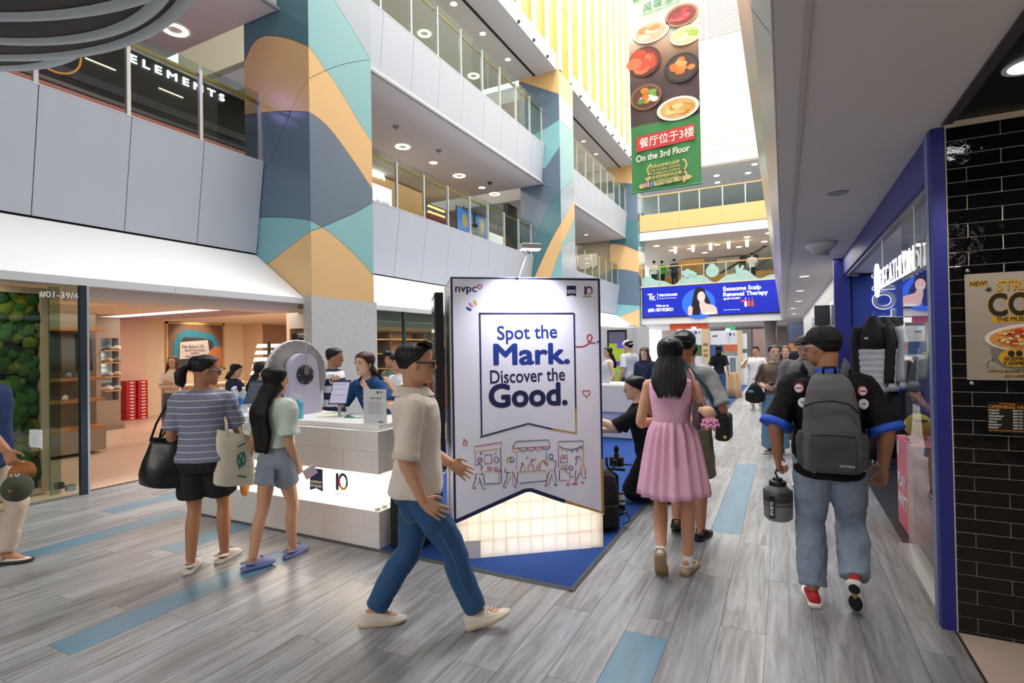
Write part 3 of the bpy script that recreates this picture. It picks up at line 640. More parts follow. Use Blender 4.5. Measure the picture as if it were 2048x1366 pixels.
for i, (y, z, w_, h_) in enumerate(((21.6,5.6,2.6,1.4),(25.3,5.6,1.6,1.3))):
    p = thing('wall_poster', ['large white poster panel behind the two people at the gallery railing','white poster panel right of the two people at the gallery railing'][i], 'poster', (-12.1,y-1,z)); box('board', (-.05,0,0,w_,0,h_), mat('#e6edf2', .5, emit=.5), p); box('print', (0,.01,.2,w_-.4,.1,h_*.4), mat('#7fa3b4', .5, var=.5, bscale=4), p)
struct(box('wall_gallery_end', (-13.2,-13.0,16.6,29,4,7.65), mat('#a08f80', .7, var=.05)))
pb = box('totem_screen', (-9.7,-9.5,18.5,19.3,4.0,7.25), BLACK); tag(pb, 'tall black screen totem on the gallery against the second column', 'screen')
lamp('gallery_lamp', 'AREA', (-10.5,14,7.55), 160, (1,.93,.84), 3.5, 8); lamp('gallery_lamp', 'AREA', (-10.5,25,7.55), 130, (1,.93,.84), 3.5, 8)
lamp('gallery_lamp', 'AREA', (-10.5,14,11.6), 170, (1,.95,.88), 3.5, 8); lamp('gallery_lamp', 'AREA', (-10.5,25,11.6), 130, (1,.95,.88), 3.5, 8)
for i, (x, y, z) in enumerate(((-9.2,11.4,7.63),(-9.4,16.9,7.63),(-9.2,13.4,7.63))):
    cm = thing('ceiling_sensor', ['small sensor nearest the tall column under the lower gallery ceiling','dome camera beside the second column under the lower gallery ceiling','small speaker in the middle of the lower gallery ceiling'][i], 'sensor', (x,y,z)); MB().lathe([(.09,0),(.09,-.03),(.05,-.05),(.04,-.1),(.01,-.12)], 14).build('body', [GREY, DARK, GREY][i], cm, True); MB().lathe([(.1,0),(.1,-.012),(.001,-.012)], 14).build('flange', WHITE, cm)
# ---------------------------------------------------------------- far end of the atrium
FY = 30.0
struct(box('wall_far_bulkhead', (-7.1, .9, FY, FY+.055, 2.76, 4.862), mat('#e8e8e8', .6)))
struct(box('floor_far_gallery', (-9, 3, FY+.06, 44, 4.5, 4.855), GREY)); struct(box('ceiling_far_hall', (-9, 7, FY+.06, 46, 2.8, 3.0), CEIL))
struct(box('ceiling_far_gallery', (-9, 3, FY+.06, 44, 7.47, 7.9), mat('#dcd3c8', .7)))
wf = struct(box('wall_far_orange', (-7.1, 1.5, FY-.05, FY+.1, 7.93, 8.87), mat('#d9a761', .5)))
for i in range(4): MB().box(-7.08+i*2.15,-7.08+(i+1)*2.15-.012,FY-.07,FY-.05,7.94,8.87).build('panel', mat('#ebbd7e', .3, var=.03), wf)
struct(box('trim_far_white', (-7.1, 1.5, FY-.03, FY+.055, 7.45, 7.92), WHITE)); struct(box('floor_far_upper', (-9, 3, FY+.12, 44, 8.3, 8.865), GREY))
struct(box('ceiling_far_upper', (-9, 3, FY+.31, 44, 11.1, 11.5), mat('#d6d4d2', .7)))
wt = struct(box('wall_far_white', (-7.6, 3, FY+.05, FY+.3, 11.06, 20), mat('#d9d4cc', .7)))
for k in range(10): MB().box(-7.5,2.9,FY+.0,FY+.05,11.12+k*.66,11.12+(k+1)*.66-.02).build('cladding_panel', mat('#ddd6ca', .5, var=.02), wt)
for k in range(30): MB().box(-7.5,2.9,FY-.02,FY+.03,17.9+k*.13,17.9+k*.13+.06).build('louver', mat('#cfd2d4', .5), wt)
for x in (-5.6,-3.4,-1.2,1): MB().box(x,x+.12,FY-.05,FY,17.8,22).build('mullion', WHITE, wt)
struct(box('wall_far_back', (-9, 3, 43.8, 44, 2.8, 12), mat('#b9a48a', .7))); struct(box('wall_far_hall', (-9, 7, 45, 45.2, 0, 2.9), mat('#b4a49e', .6)))
# blue advertising screen
led = thing('advert_screen', 'wide blue advertising screen on the far bulkhead', 'screen', (-6.98, FY-.01, 3.17))
box('casing', (-.05,6.83,-.06,0,-.05,1.68), BLACK, led); box('display', (0,6.78,-.07,-.06,0,1.63), mat('#1526a8', .3, emit=.55), led)
SO = lambda x, z: (x, -.072, z)
WH = mat('#ffffff', .4, emit=.9); E1, E2 = XA, ZA
MB().prism(arc(2.95,.62,.85,.8,n=28), (0,-.0705,0), XA, ZA, -YA, .002).build('glow', mat('#2b62ea', .3, emit=.7), led)
text('lettering', 'Exosome Scalp', .3, SO(4.18,1.22), E1, E2, WH, led, bold=.025, sx=1.0); text('lettering', 'Renewal Therapy', .3, SO(4.18,.93), E1, E2, WH, led, bold=.025, sx=1.0)
text('lettering', '@ $99 70 NETT', .12, SO(4.2,.76), E1, E2, WH, led, bold=.03); text('lettering', 'Terms and conditions apply', .07, SO(4.2,.2), E1, E2, WH, led)
text('lettering', 'T', .46, SO(.26,.97), E1, E2, WH, led, bold=.02); text('lettering', 'K', .38, SO(.46,.92), E1, E2, WH, led, bold=.01); box('divider', (.8,.815,-.074,-.071,.95,1.32), WH, led)
text('lettering', 'TRICHOKARE', .17, SO(.87,1.12), E1, E2, WH, led, bold=.03, sx=.95); text('lettering', 'European Herbal Hair Remedy', .075, SO(.88,.98), E1, E2, WH, led)
text('lettering', 'Visit us at', .17, SO(.72,.55), E1, E2, WH, led, bold=.03); text('lettering', '#03-18/19/20/21', .25, SO(.28,.3), E1, E2, WH, led, bold=.03, sx=.82)
P2 = lambda poly, nm, c, lift: MB().prism(poly, (0,-.0725-lift,0), XA, ZA, -YA, .002).build(nm, mat(c, .4, emit=.3), led)
P2(arc(3.02,1.08,.32,.42,n=20), 'hair', '#14101a', 0); P2([(2.68,1.0),(2.6,.55),(2.55,.02),(3.0,.02),(3.1,.6),(3.4,.6),(3.62,.3),(3.5,.8),(3.34,1.1)], 'hair', '#14101a', .0005)
P2([(3.0,.7),(3.0,.5),(3.1,.1),(3.15,.02),(3.9,.02),(3.86,.35),(3.7,.5),(3.3,.62),(3.25,.75)], 'skin', '#f0c0b4', .001); P2(arc(3.1,.98,.2,.28,n=18), 'skin', '#f3c9bc', .002)
P2([(2.4,.02),(2.42,.45),(2.55,.55),(2.66,.42),(2.62,.02)], 'skin', '#eab8a8', .002); P2([(3.25,.02),(3.3,.14),(3.7,.14),(3.75,.02)], 'dress', '#f4f4f8', .003)
P2(arc(3.1,.86,.09,.04,a0=180,a1=360,n=8), 'mouth', '#ffffff', .003); P2(arc(3.02,1.03,.03,.012,n=8), 'eye', '#2a2028', .003); P2(arc(3.19,1.03,.03,.012,n=8), 'eye', '#2a2028', .003)
for i, (x, c) in enumerate(((5.2,'#f2f2f4'),(5.36,'#c25a28'),(5.52,'#c25a28'))): P2([(x,.35),(x+.12,.35),(x+.12,.6),(x+.08,.66),(x+.08,.8),(x+.04,.8),(x+.04,.66),(x,.6)], 'bottle_print', c, .001)
P2([(5.0,.6),(5.1,.7),(5.3,.74),(5.3,.64),(5.12,.58)], 'ribbon_print', '#d23a50', .002)
# far railing with pale mural
fr_ = thing('glass_railing', 'far glass railing with pale teal mural above the blue screen', 'railing', (-7.05,FY-.02,4.84))
PALE = mat('#a5c9c0', .5)
for i, x in enumerate((0,1.0,2.15,3.3,4.4,5.55,6.7)): box('post', (x,x+.05,-.05,0,0,1.08), ALU, fr_)
for i in range(6): box('glass_pane', ([0,1.0,2.15,3.3,4.4,5.55][i]+.06,[1.0,2.15,3.3,4.4,5.55,6.7][i],-.02,-.01,.03,1.02), GLG, fr_)
box('handrail', (-.2,6.9,-.06,0,1.05,1.1), mat('#d8b06a', .4), fr_); box('base_rail', (-.1,6.9,-.06,.02,-.02,.04), mat('#e8cfa8', .5), fr_)
wave = [(x/20, .3+.22*math.sin(x/20*2.7+.4)+.08*math.sin(x/20*6.1)) for x in range(0, 135)]
MB().prism([(0,0)]+wave+[(wave[-1][0],0)], (0,-.035,.03), XA, ZA, -YA, .004).build('mural_wave', PALE, fr_)
for k_, (cx, cz, r) in enumerate(((2.3,.62,.13),(2.5,.7,.13),(2.7,.6,.12),(2.85,.5,.12),(2.45,.5,.15),(3.75,.6,.33),(3.75,.8,.2))): MB().prism(arc(cx,cz,r,n=18)[:-1], (0,-.042-.006*k_,.03), XA, ZA, -YA, .003).build('mural_coral', PALE, fr_)
MB().prism([(4.95,.3),(4.85,.75),(5.0,.82),(5.08,.6),(5.2,.82),(5.3,.75),(5.15,.3)], (0,-.045,.03), XA, ZA, -YA, .003).build('mural_leaf', PALE, fr_)
r2 = thing('glass_railing', 'far glass railing above the orange fascia', 'railing', (-7.05,FY-.02,8.87))
for x in (0,1.0,2.1,3.15,4.3,5.4,6.5): box('post', (x,x+.05,-.04,0,0,1.05), ALU, r2)
for i in range(6): box('glass_pane', ([0,1.0,2.1,3.15,4.3,5.4][i]+.06,[1.0,2.1,3.15,4.3,5.4,6.5][i],-.02,-.01,.03,1.0), GLG, r2)
box('handrail', (-.2,7.2,-.06,0,1.0,1.06), mat('#d8b06a', .4), r2)
for i, x in enumerate((-5.7,-4.69,-3.71,-2.73,-1.755)):
    p = thing('pendant_lamp', '%s glowing tube pendant from the left under the far gallery ceiling' % ordn(i), 'lamp', (x,33,7.1), 0, 'far pendant lamps'); MB().tube([(0,0,.45),(0,0,0.8)], .012, 6).build('cord', DARK, p); MB().lathe([(.08,0),(.09,.22),(.08,.44)], 12).build('shade', mat('#ffe9c0', emit=4), p, True)
for i, (x, y) in enumerate(((-6.6,32),(-6.1,34),(-5.0,34),(-4.4,36),(-3.4,33.5),(-2.3,35),(-1.7,32),(-.9,34),(-.6,31.5),(-.3,31))): downlight(x, y, 7.46, '%s downlight from the left in the far lower gallery ceiling' % ordn(i), .34, grp='far downlights')
for i, (x, y) in enumerate(((-4.5,31.5),(-3.2,32),(-3.3,33.4),(-1.6,32.4),(-1.2,31))): downlight(x, y, 11.09, '%s downlight from the left in the far upper gallery ceiling' % ordn(i), .3, grp='far downlights')
struct(box('wall_far_counter', (-7, 1, 33.5, 33.9, 4.86, 5.75), mat('#d39a4e', .5, var=.06, bscale=2)))
es = thing('escalator', 'dark escalator rising behind the far gallery railing', 'escalator', (-1.6,36,4.9))
MB().bar((-2.2,0,.2),(1.5,0,2.4),.9,.35,up=(0,0,1)).build('truss', mat('#5b5a5a', .5), es); MB().bar((-2.2,-.5,.9),(1.5,-.5,3.0),.04,.12).build('handrail', BLACK, es)
for i, (x, c, w_) in enumerate((('-6.3','#8f6a34',1.6),('-3.9','#8d8478',1.4),('-2.6','#2a2b30',1.2))): struct(box('wall_far_shop', (float(x), float(x)+w_, 38+i*.2, 38.2+i*.2, 4.86, 7.4), mat(c, .6, var=.3, bscale=5)))
lamp('far_lamp', 'AREA', (-3.5,35,7.4), 260, (1,.9,.75), 6, 6); lamp('far_lamp', 'AREA', (-3.5,35,11), 200, (1,.96,.9), 6, 6); lamp('far_lamp', 'AREA', (-2,37,2.78), 420, (1,.95,.9), 9, 9)
# hanging banner
bn = thing('hanging_banner', 'tall green food banner hanging in the atrium', 'banner', (-3.75,15,5.92))
BW = 1.87; BH = 7.2
mb = MB(); nx, nz = 12, 30
fr0 = [[(BW*i/nx, .02*math.sin(i*1.1+j*.25), BH*j/nz) for i in range(nx+1)] for j in range(nz+1)]
vs = [p for r_ in fr0 for p in r_]; vs2 = [(x,y+.01,z) for x,y,z in vs]; fs = []
N1 = len(vs); q = nx+1
for j in range(nz):
    for i in range(nx):
        a_ = j*q+i; fs += [(a_,a_+1,a_+q+1,a_+q), (N1+a_,N1+a_+q,N1+a_+q+1,N1+a_+1)]
mb.add(vs+vs2, fs)
def banner_mat():
    m = bpy.data.materials.new('banner_print'); m.use_nodes = True; t = m.node_tree; b = t.nodes['Principled BSDF']
    tc = t.nodes.new('ShaderNodeTexCoord'); sp = t.nodes.new('ShaderNodeSeparateXYZ'); cr = t.nodes.new('ShaderNodeValToRGB'); mr = t.nodes.new('ShaderNodeMapRange')
    mr.inputs[2].default_value = BH; t.links.new(tc.outputs['Object'], sp.inputs[0]); t.links.new(sp.outputs[2], mr.inputs[0]); t.links.new(mr.outputs[0], cr.inputs[0]); t.links.new(cr.outputs[0], b.inputs['Base Color'])
    e = cr.color_ramp.elements; e[0].position = 0; e[0].color = lin('#3f8a4e'); e[1].position = 1; e[1].color = lin('#cfe8d4')
    for p, c in ((.255,'#3f8a4e'),(.262,'#4a3a3c'),(.42,'#4d3c40'),(.5,'#8a6a58'),(.56,'#c9a58a'),(.62,'#d7e8d8')):
        k = e.new(p); k.color = lin(c)
    b.inputs['Roughness'].default_value = .55; return m
mb.build('cloth', banner_mat(), bn, True)
MB().tube([(-.03,.005,0),(BW+.03,.005,0)], .025, 8).build('bottom_rod', mat('#3b8a55', .4), bn); MB().tube([(-.03,.005,BH),(BW+.03,.005,BH)], .025, 8).build('top_rod', ALU, bn)
for x in (.2,BW-.2): MB().tube([(x,.005,BH),(x,.005,BH+7)], .006, 5).build('wire', ALU, bn)
FO = lambda x, z, l=0: (x, -.035-l, z)
CREAM = mat('#f3efe2', .5); GLD = mat('#d9bf7a', .5)
MB().prism([(.15,1.12),(1.72,1.20),(1.72,1.62),(.15,1.54)], FO(0,0), XA, ZA, -YA, .003).build('red_label', mat('#d23a3e', .5), bn)
text('lettering', '餐厅位于3楼', .29, FO(.24,1.24,.004), XA+ZA*.05, ZA, CREAM, bn, bold=.012, sx=.93); text('lettering', 'On the 3rd Floor', .25, FO(.14,.84), XA+ZA*.05, ZA, CREAM, bn, bold=.025, sx=.82)
def dish(cx, cz, rx, rz, rimc, inner, items):
    MB().prism(arc(cx,cz,rx,rz,n=28), FO(0,0), XA, ZA, -YA, .004).build('dish_print', mat(rimc, .5), bn)
    MB().prism(arc(cx,cz,rx*.84,rz*.82,n=28), FO(0,0,.004), XA, ZA, -YA, .003).build('dish_print', mat(inner, .5, var=.2, bscale=9), bn)
    mbs = {}
    for k in range(items[1]):
        a_ = rnd.uniform(0,6.28); q_ = rnd.uniform(0,.62); c_ = items[0][k % len(items[0])]
        mbs.setdefault(c_, MB()).prism(arc(cx+rx*q_*math.cos(a_), cz+rz*q_*math.sin(a_), rx*items[2], rz*items[2]*.8, n=8), FO(0,0,.007+.0004*k), XA, ZA, -YA, .002)
    for c_, b_ in mbs.items(): b_.build('food_print', mat(c_, .5, var=.15, bscale=12), bn)
dish(.45,2.62,.44,.36,'#8a5a3c','#5a3a2c',(['#5f8f3a','#e8902c','#7fae4e','#f3efe6','#d8782a'],16,.26)); dish(1.3,2.12,.56,.32,'#efeae6','#d9b070',(['#e0a850','#f0d090','#d08838','#e8c070'],18,.3))
dish(1.42,3.2,.46,.4,'#2e2a2c','#4c3a34',(['#e08848','#f0a860','#d87838'],14,.24)); dish(.42,3.62,.46,.42,'#5a2f28','#8a3028',(['#d05038','#c84a30','#e07850'],9,.5))
dish(1.55,4.05,.42,.26,'#eef0d8','#c9d890',(['#e8efb8','#a8c860','#f3f0d0'],8,.35)); dish(1.45,4.62,.44,.3,'#b98868','#8a4038',(['#c04048','#d86068','#b03840'],14,.26)); dish(.62,4.4,.5,.3,'#e8e0d8','#d8c0a0',(['#c89860','#e8d0a8','#f0e0c8'],10,.35))
GRN = mat('#4d9a6c', .5)
text('lettering', '风味浙菜', .26, FO(.4,5.02), XA+ZA*.08, ZA, GRN, bn, bold=.01, sp=1.25, shear=.1); text('lettering', '龍井 LONGJING', .2, FO(.12,5.38), XA+ZA*.08, ZA, GRN, bn, bold=.008); text('lettering', 'ELEGANT ZHEJIANG CUISINE', .08, FO(.35,4.9), XA+ZA*.08, ZA, GRN, bn)
for zz, l1, l2, l3 in ((.62,'蓝菜全球领先品牌','THE GLOBAL LEADER','IN ZHEJIANG CUISINE'),(.32,'米其林星厨联袂出品餐厅','CO-CREATED WITH','MICHELIN STARRED CHEF')):
    for q_, s_ in enumerate((l1,l2,l3)): text('lettering', s_, .1 if q_ == 0 else .085, FO(.92,zz-q_*.095), XA+ZA*.05, ZA, GLD, bn, bold=.02, align='CENTER')
    for cx, a0 in ((.5,110),(1.36,-70)): stroke('laurel', [arc(cx+(.12 if cx < 1 else -.02),zz-.06,.16,.17,a0,a0+140,10)], .05, FO(0,0), XA, ZA, GLD, bn)
MB().prism([(.25,.08),(.2,.14),(.25,.2),(1.58,.27),(1.64,.21),(1.58,.15)], FO(0,0), XA, ZA, -YA, .003).build('tag_print', mat('#d8c48a', .5), bn); text('lettering', 'longjing_sg', .17, FO(.66,.14,.004), XA+ZA*.05, ZA, mat('#3b6b3e', .5), bn)
MB().box(.34,.46,-.044,-.039,.1,.22).build('app_icon', mat('#d0417a', .5), bn); MB().box(.5,.62,-.044,-.039,.11,.23).build('app_icon', mat('#2a5fc0', .5), bn); stroke('app_icon_line', [arc(.4,.16,.03,n=10), [(.36,.12),(.44,.12),(.44,.2),(.36,.2),(.36,.12)]], .008, FO(0,0,.012), XA, ZA, CREAM, bn); text('lettering', 'f', .11, FO(.545,.13,.012), XA, ZA, CREAM, bn, bold=.03)
# ---------------------------------------------------------------- right hand: tiled pillar, blue shop front
tw = struct(box('wall_tile', (.826, 3, 3.768, 4.0, 0, 2.84), mat('#e8dcc6', .8)))
TILE = mat('#08080a', .07, spec=.45, bump=.5, bscale=9)
tp = .0775
for r_ in range(37):
    z0 = 2.805 - (r_+1)*tp
    xs = [.828] + [(.915 if r_ % 2 else 1.062) + .3*k for k in range(3)]
    z0c = max(z0, .0)
    for a, b in zip(xs, xs[1:]):
        dy = rnd.uniform(-.0008,.0008)
        MB().box(a+.0021,b-.0021,3.76+dy,3.77,z0c+.0021,z0+tp-.0021).build('tile', TILE, tw, bevel=.0012)
# framed acrylic poster
ps = thing('wall_poster', 'street corn food poster in a clear acrylic holder on the black tiles', 'poster', (.88,3.752,1.365))
MB().box(0,.56,-.004,-.001,0,.655).build('acrylic_sheet', glass('#ffffff', .03, .02, .12), ps)
MB().box(.012,.55,-.001,.002,.035,.615).build('paper', mat('#cbbfae', .7, var=.04, bump=.3, bscale=5), ps)
for x, z in ((.025,.635),(.03,.018),(.53,.635),(.53,.018)): MB().lathe([(.011,0),(.011,.006),(.007,.009)], 14, (x,-.004,z), (0,-1,0)).build('screw', CHROME, ps, True)
YW = mat('#d9a21c', .6); INK = mat('#1d1a17', .6); PX, PZ = XA, ZA
def pt(s, size, x, z, m=INK, bold=.02, sx=1, l=0): return text('lettering', s, size, (x,-.0015-l,z), PX, PZ, m, ps, bold=bold, sx=sx, ext=.0004)
MB().box(.03,.105,-.0016,-.001,.545,.575).build('yellow_label', YW, ps); pt('NEW!', .034, .034, .549, INK, .03, .85, .0006)
pt('STREET', .078, .146, .515, INK, .035, .8); pt('STREET', .078, .145, .517, YW, .012, .8, .001)
pt('CORN', .165, .105, .385, YW, .06, .72); pt('CORN', .165, .107, .385, INK, .035, .72, .001)
MB().box(.125,.5,-.0016,-.001,.345,.377).build('yellow_label', YW, ps); pt('THE MUST-HAVE SIDE', .031, .142, .352, INK, .03, .88, .0006)
stroke('asterisk', [[(.098,.525),(.128,.525)],[(.113,.51),(.113,.54)],[(.102,.514),(.124,.536)],[(.102,.536),(.124,.514)]], .004, (0,-.0015,0), PX, PZ, INK, ps, .0002, .0004)
MB().prism([(.115,.21),(.12,.15),(.165,.105),(.25,.085),(.4,.085),(.47,.12),(.49,.21)], (0,-.0015,0), PX, PZ, -YA, .001).build('bowl_print', mat('#7d7a74', .6, var=.9, bscale=160), ps)
MB().prism(arc(.305,.26,.215,.078,n=30), (0,-.003,0), PX, PZ, -YA, .001).build('bowl_rim_print', mat('#e6dccf', .6), ps); MB().prism(arc(.305,.258,.195,.064,n=30), (0,-.0045,0), PX, PZ, -YA, .001).build('corn_print', mat('#d8904a', .6, var=.35, bscale=60), ps)
for c_, n_, s_ in (('#e8b040',34,.013),('#f0e2c0',30,.009),('#c8322c',26,.02),('#5f7a3a',10,.008)):
    mb = MB()
    for k in range(n_):
        a_, q_ = rnd.uniform(0,6.28), rnd.uniform(0,1)**.5*.95; off = .03 if c_ == '#c8322c' else 0
        mb.prism(arc(.305+off+.18*q_*math.cos(a_), .265+.05*q_*math.sin(a_), s_, s_*.7, rnd.uniform(0,90), rnd.uniform(400,450), 6), (0,-.006-.0003*k,0), PX, PZ, -YA, .0006)
    mb.build('topping_print', mat(c_, .5, var=.2, bscale=50), ps)
MB().prism(arc(.215,.155,.07,.048,n=26), (0,-.0045,0), PX, PZ, -YA, .001).build('emblem', YW, ps)
pt('GUZMAN', .026, .168, .142, INK, .04, .85, .005); pt('Y GOMEZ', .026, .165, .118, INK, .04, .85, .005)
for x in (.198,.23): MB().prism(arc(x,.178,.014,.017,n=12), (0,-.0062,0), PX, PZ, -YA, .0006).build('emblem_head', INK, ps)
pt('QUÉ C', .05, .275, .16, CREAM, .03, .8, .003); pt('HAT', .058, .292, .115, CREAM, .03, .8, .003)
MB().box(.098,.54,-.0016,-.001,.075,.09).build('yellow_label', mat('#c9a35c', .6), ps); MB().box(.155,.54,-.0016,-.001,.05,.065).build('yellow_label', mat('#c9a35c', .6), ps)
pt('CHIPOTLE SEASONED SWEET CORN, CHEESE', .017, .102, .077, INK, .02, .8, .0006); pt('JACK CHEESE AND PICO DE GALLO', .017, .17, .0515, INK, .02, .8, .0006)
stroke('arrow', [[(.1,.1),(.1,.125),(.11,.14),(.13,.148)],[(.12,.154),(.13,.148),(.122,.139)]], .003, (0,-.0015,0), PX, PZ, INK, ps, .0002, .0004)
oh = thing('opening_hours_sign', 'small black opening hours plaque on the tiles below the poster', 'sign', (.975,3.757,1.118))
box('plaque', (0,.5,-.004,0,0,.165), mat('#17110d', .4), oh); OR = mat('#d88a20', .5)
def ot(s, size, x, z, m=CREAM, sx=1): text('lettering', s, size, (x,-.0045,z), XA, ZA, m, oh, bold=.03, sx=sx, ext=.0003)
ot('GYG Novena', .012, .05, .152, OR); ot('OPENING HOURS', .025, .004, .130, OR, 1.02)
for i, d_ in enumerate(('MONDAY','TUESDAY','WEDNESDAY','THURSDAY','FRIDAY','SATURDAY','SUNDAY')): ot(d_, .0125, .004, .115-i*.0155, CREAM, .85); ot('8AM TO 10PM', .0125, .105, .115-i*.0155, CREAM, .85)
ot('VISIT WWW.GYG.COM.SG FOR MORE INFO', .01, .004, .008, OR, .8)
el = downlight(1.0, 3.15, 2.838, 'bright round downlight in the black entrance ceiling', .16, mat('#ffffff', emit=14), 'entrance lights')
lamp('entrance_lamp', 'SPOT', (1.0,3.15,2.8), 34, (1,.93,.85), .06, spot=130)
lamp('entrance_lamp', 'POINT', (2.2,2.0,2.4), 8, (1,.75,.5), .1)
# blue portal
df = struct(thing('door_1', None, None, (.8,3.775,0)))
MB().box(-.04,.026,0,.125,0,2.815).build('frame', NAVY, df, bevel=.003); MB().box(-.045,-.03,.05,.125,0,2.815).build('frame', mat('#6d7fb0', .35), df)
MB().box(-.03,.06,.125,5.4,2.57,2.82).build('frame_head', NAVY, df); MB().box(-.0,.05,.125,5.4,2.545,2.57).build('track', mat('#a7a7a2', .4, .5), df)
MB().box(-.14,.06,5.2,5.32,0,2.82).build('frame', NAVY, df); MB().box(-.08,.07,5.32,5.42,0,2.6).build('frame', mat('#31479e', .4), df); MB().box(-.01,.1,5.42,5.5,0,2.6).build('frame', BLACK, df)
MB().box(-.03,.06,.125,1.35,0,.04).build('track', ALU, df); MB().box(.032,.044,.13,1.32,.04,2.55).build('glass_pane', glass('#eef4f4', .06, .005, .5), df)
struct(box('wall_shop_blue', (.88, 5, 9.05, 9.2, 0, 2.56), mat('#1d3f9c', .45, var=.03, bscale=2)))
struct(box('wall_shop_right', (4.4, 4.6, 3.9, 9.2, 0, 2.6), mat('#23304f', .6))); struct(box('wall_shop_near', (.9, 5, 3.9, 4.02, 0, 2.6), mat('#3a3f4f', .6))); struct(box('ceiling_shop_right', (.84, 5, 3.9, 9.2, 2.6, 2.72), mat('#eef0f4', .6)))
lamp('shop_lamp', 'AREA', (2.2,6.8,2.56), 45, (.95,.97,1), 2, 4)
vs = thing('vertical_sign', 'grey backlit letters running up the blue shop wall', 'sign', (1.38,9.04,.62)); LG = mat('#8f8fa6', .5); GLW = mat('#cfd6ff', emit=2.5)
text('lettering', 'DECATHLON', .36, (0,-.03,0), ZA, -XA, LG, vs, bold=.02, ext=.02, sx=.9); text('backlight', 'DECATHLON', .36, (0,-.004,0), ZA, -XA, GLW, vs, bold=.036, ext=.002, sx=.9)
hs = thing('hanging_sign', 'white glowing shop name sign above the blue shop entrance', 'sign', (.8,5.92,2.1)); HSM = mat('#fffdf6', emit=1.3)
text('lettering', 'DECATHLON', .255, (0,0,0), -YA, ZA, HSM, hs, ext=.003, fit=1.42, sp=1.12)
lp = [(p[0],p[1]) for p in arc(-.1,.09,.1,.14,n=24)]; stroke('emblem', [lp, [(-.12,-.05),(-.08,.05),(-.06,.2)]], .035, (0,0,0), -YA, ZA, HSM, hs, th=.02)
box('backing_rail', (.005,.02,-1.5,.1,.0,.02), ALU, hs)
for y in (-1.4,-.05): MB().tube([(.0125,y,.02),(.0125,y,.46)], .005, 6).build('wire', ALU, hs)
# jackets on a rail
rl = thing('clothes_rail', 'chrome clothes rail carrying padded jackets inside the blue shop', 'rail', (1.0,8.3,0)); MB().tube([(0,0,0),(0,0,1.93),(.75,0,1.93),(.75,0,0)], .015, 8).build('frame', CHROME, rl)
JB = mat('#131316', .7, var=.1); JG = mat('#c3c4c8', .7, var=.06, bump=.3, bscale=12)
for i, (x, yo, a) in enumerate(((.98,-.42,.5),(1.13,-.14,.35),(1.27,.14,.2),(1.43,.40,.1))):
    j = thing('padded_jacket', ['two tone black and grey padded jacket, leftmost on the rail','two tone padded jacket, second from the left on the rail','two tone padded jacket, third from the left on the rail','two tone padded jacket, rightmost on the rail by the glass'][i], 'jacket', (x,8.3+yo,1.0), -a, 'padded jackets on the rail')
    def ring(z, wx, wy, n=20): return [(wx*math.cos(q_), wy*math.sin(q_), z) for q_ in [2*math.pi*k/n for k in range(n)]]
    lo = []
    for k in range(7):
        for dz, g in ((.0,.0),(.035,.02),(.07,.02)): lo.append(ring(k*.075+dz, .14+.004*k+g*.5, .1+g))
    MB().loft(lo).build('quilted_body', JG, j, True)
    MB().loft([ring(.53,.165,.115),ring(.7,.17,.11),ring(.82,.13,.08),ring(.88,.07,.06),ring(.93,.06,.055)]).build('yoke', JB, j, True)
    for s_ in (-1,1):
        sv = []
        for k in range(12): sv.append((s_*(.16+.05*min(1,k/3)-.012*k/3), -.03, .8-k*.062))
        MB().tube(sv, [.055+.008*math.sin(k*3.1) for k in range(12)], 10).build('sleeve', JG if i % 2 else JB, j, True)
    stroke('chest_mark', [arc(-.03,.66,.02,.01,n=8)], .01, (0,-.118,0), XA, ZA, WHITE, j); MB().tube([(0,0,.92),(0,0,.97),(.03,0,.985)], .004, 6).build('hanger_hook', CHROME, j)
for i, x in enumerate((1.05,1.25,1.45)):
    o = MB().loft([[(.12*math.cos(q_)*k_, .09*math.sin(q_)*k_, z) for q_ in [2*math.pi*n_/14 for n_ in range(14)]] for z, k_ in ((0,1.1),(.4,1),(.8,.9),(.86,.5))]).build('black_trousers', JB, None, True); o.location = (x,8.3+.19*i,.1); tag(o, ['leftmost','middle','rightmost'][i]+' folded black trousers hanging under the padded jackets', 'trousers', 'black trousers under the jackets')
# pink plinth with ball
pk = thing('display_plinth', 'pink display plinth with white lettering inside the glass shop front', 'plinth', (.885,5.2,0)); box('body', (0,.34,0,.65,.01,.78), mat('#e2778f', .5, var=.05, bscale=1.5), pk)
text('lettering', 'PLAY', .15, (-.003,.62,.36), -YA, ZA, WHITE, pk, bold=.04); text('lettering', 'ANYT', .15, (-.003,.62,.2), -YA, ZA, WHITE, pk, bold=.04); box('price_card', (-.006,0,.5,.62,.62,.74), mat('#c9b9c4', .5), pk); box('drop', (-.004,0,.06,.1,.12,.17), mat('#e8a83a', .5), pk)
bl = thing('volleyball', 'yellow and blue ball on the pink plinth', 'ball', (1.02,5.7,.885)); MB().ell((0,0,0),(.105,.105,.105),24,16).build('cover', mat('#e0c21c', .5), bl, True)
for k in range(3):
    pts = [(.1065*math.cos(q_)*math.cos(.5), .1065*math.sin(q_)*math.cos(.5), .1065*math.sin(.5)) for q_ in [k*2.1+u*.16 for u in range(7)]]; MB().tube(pts, [(.006,.02)]*7, 8).build('stripe', mat('#22337f', .5), bl, True)
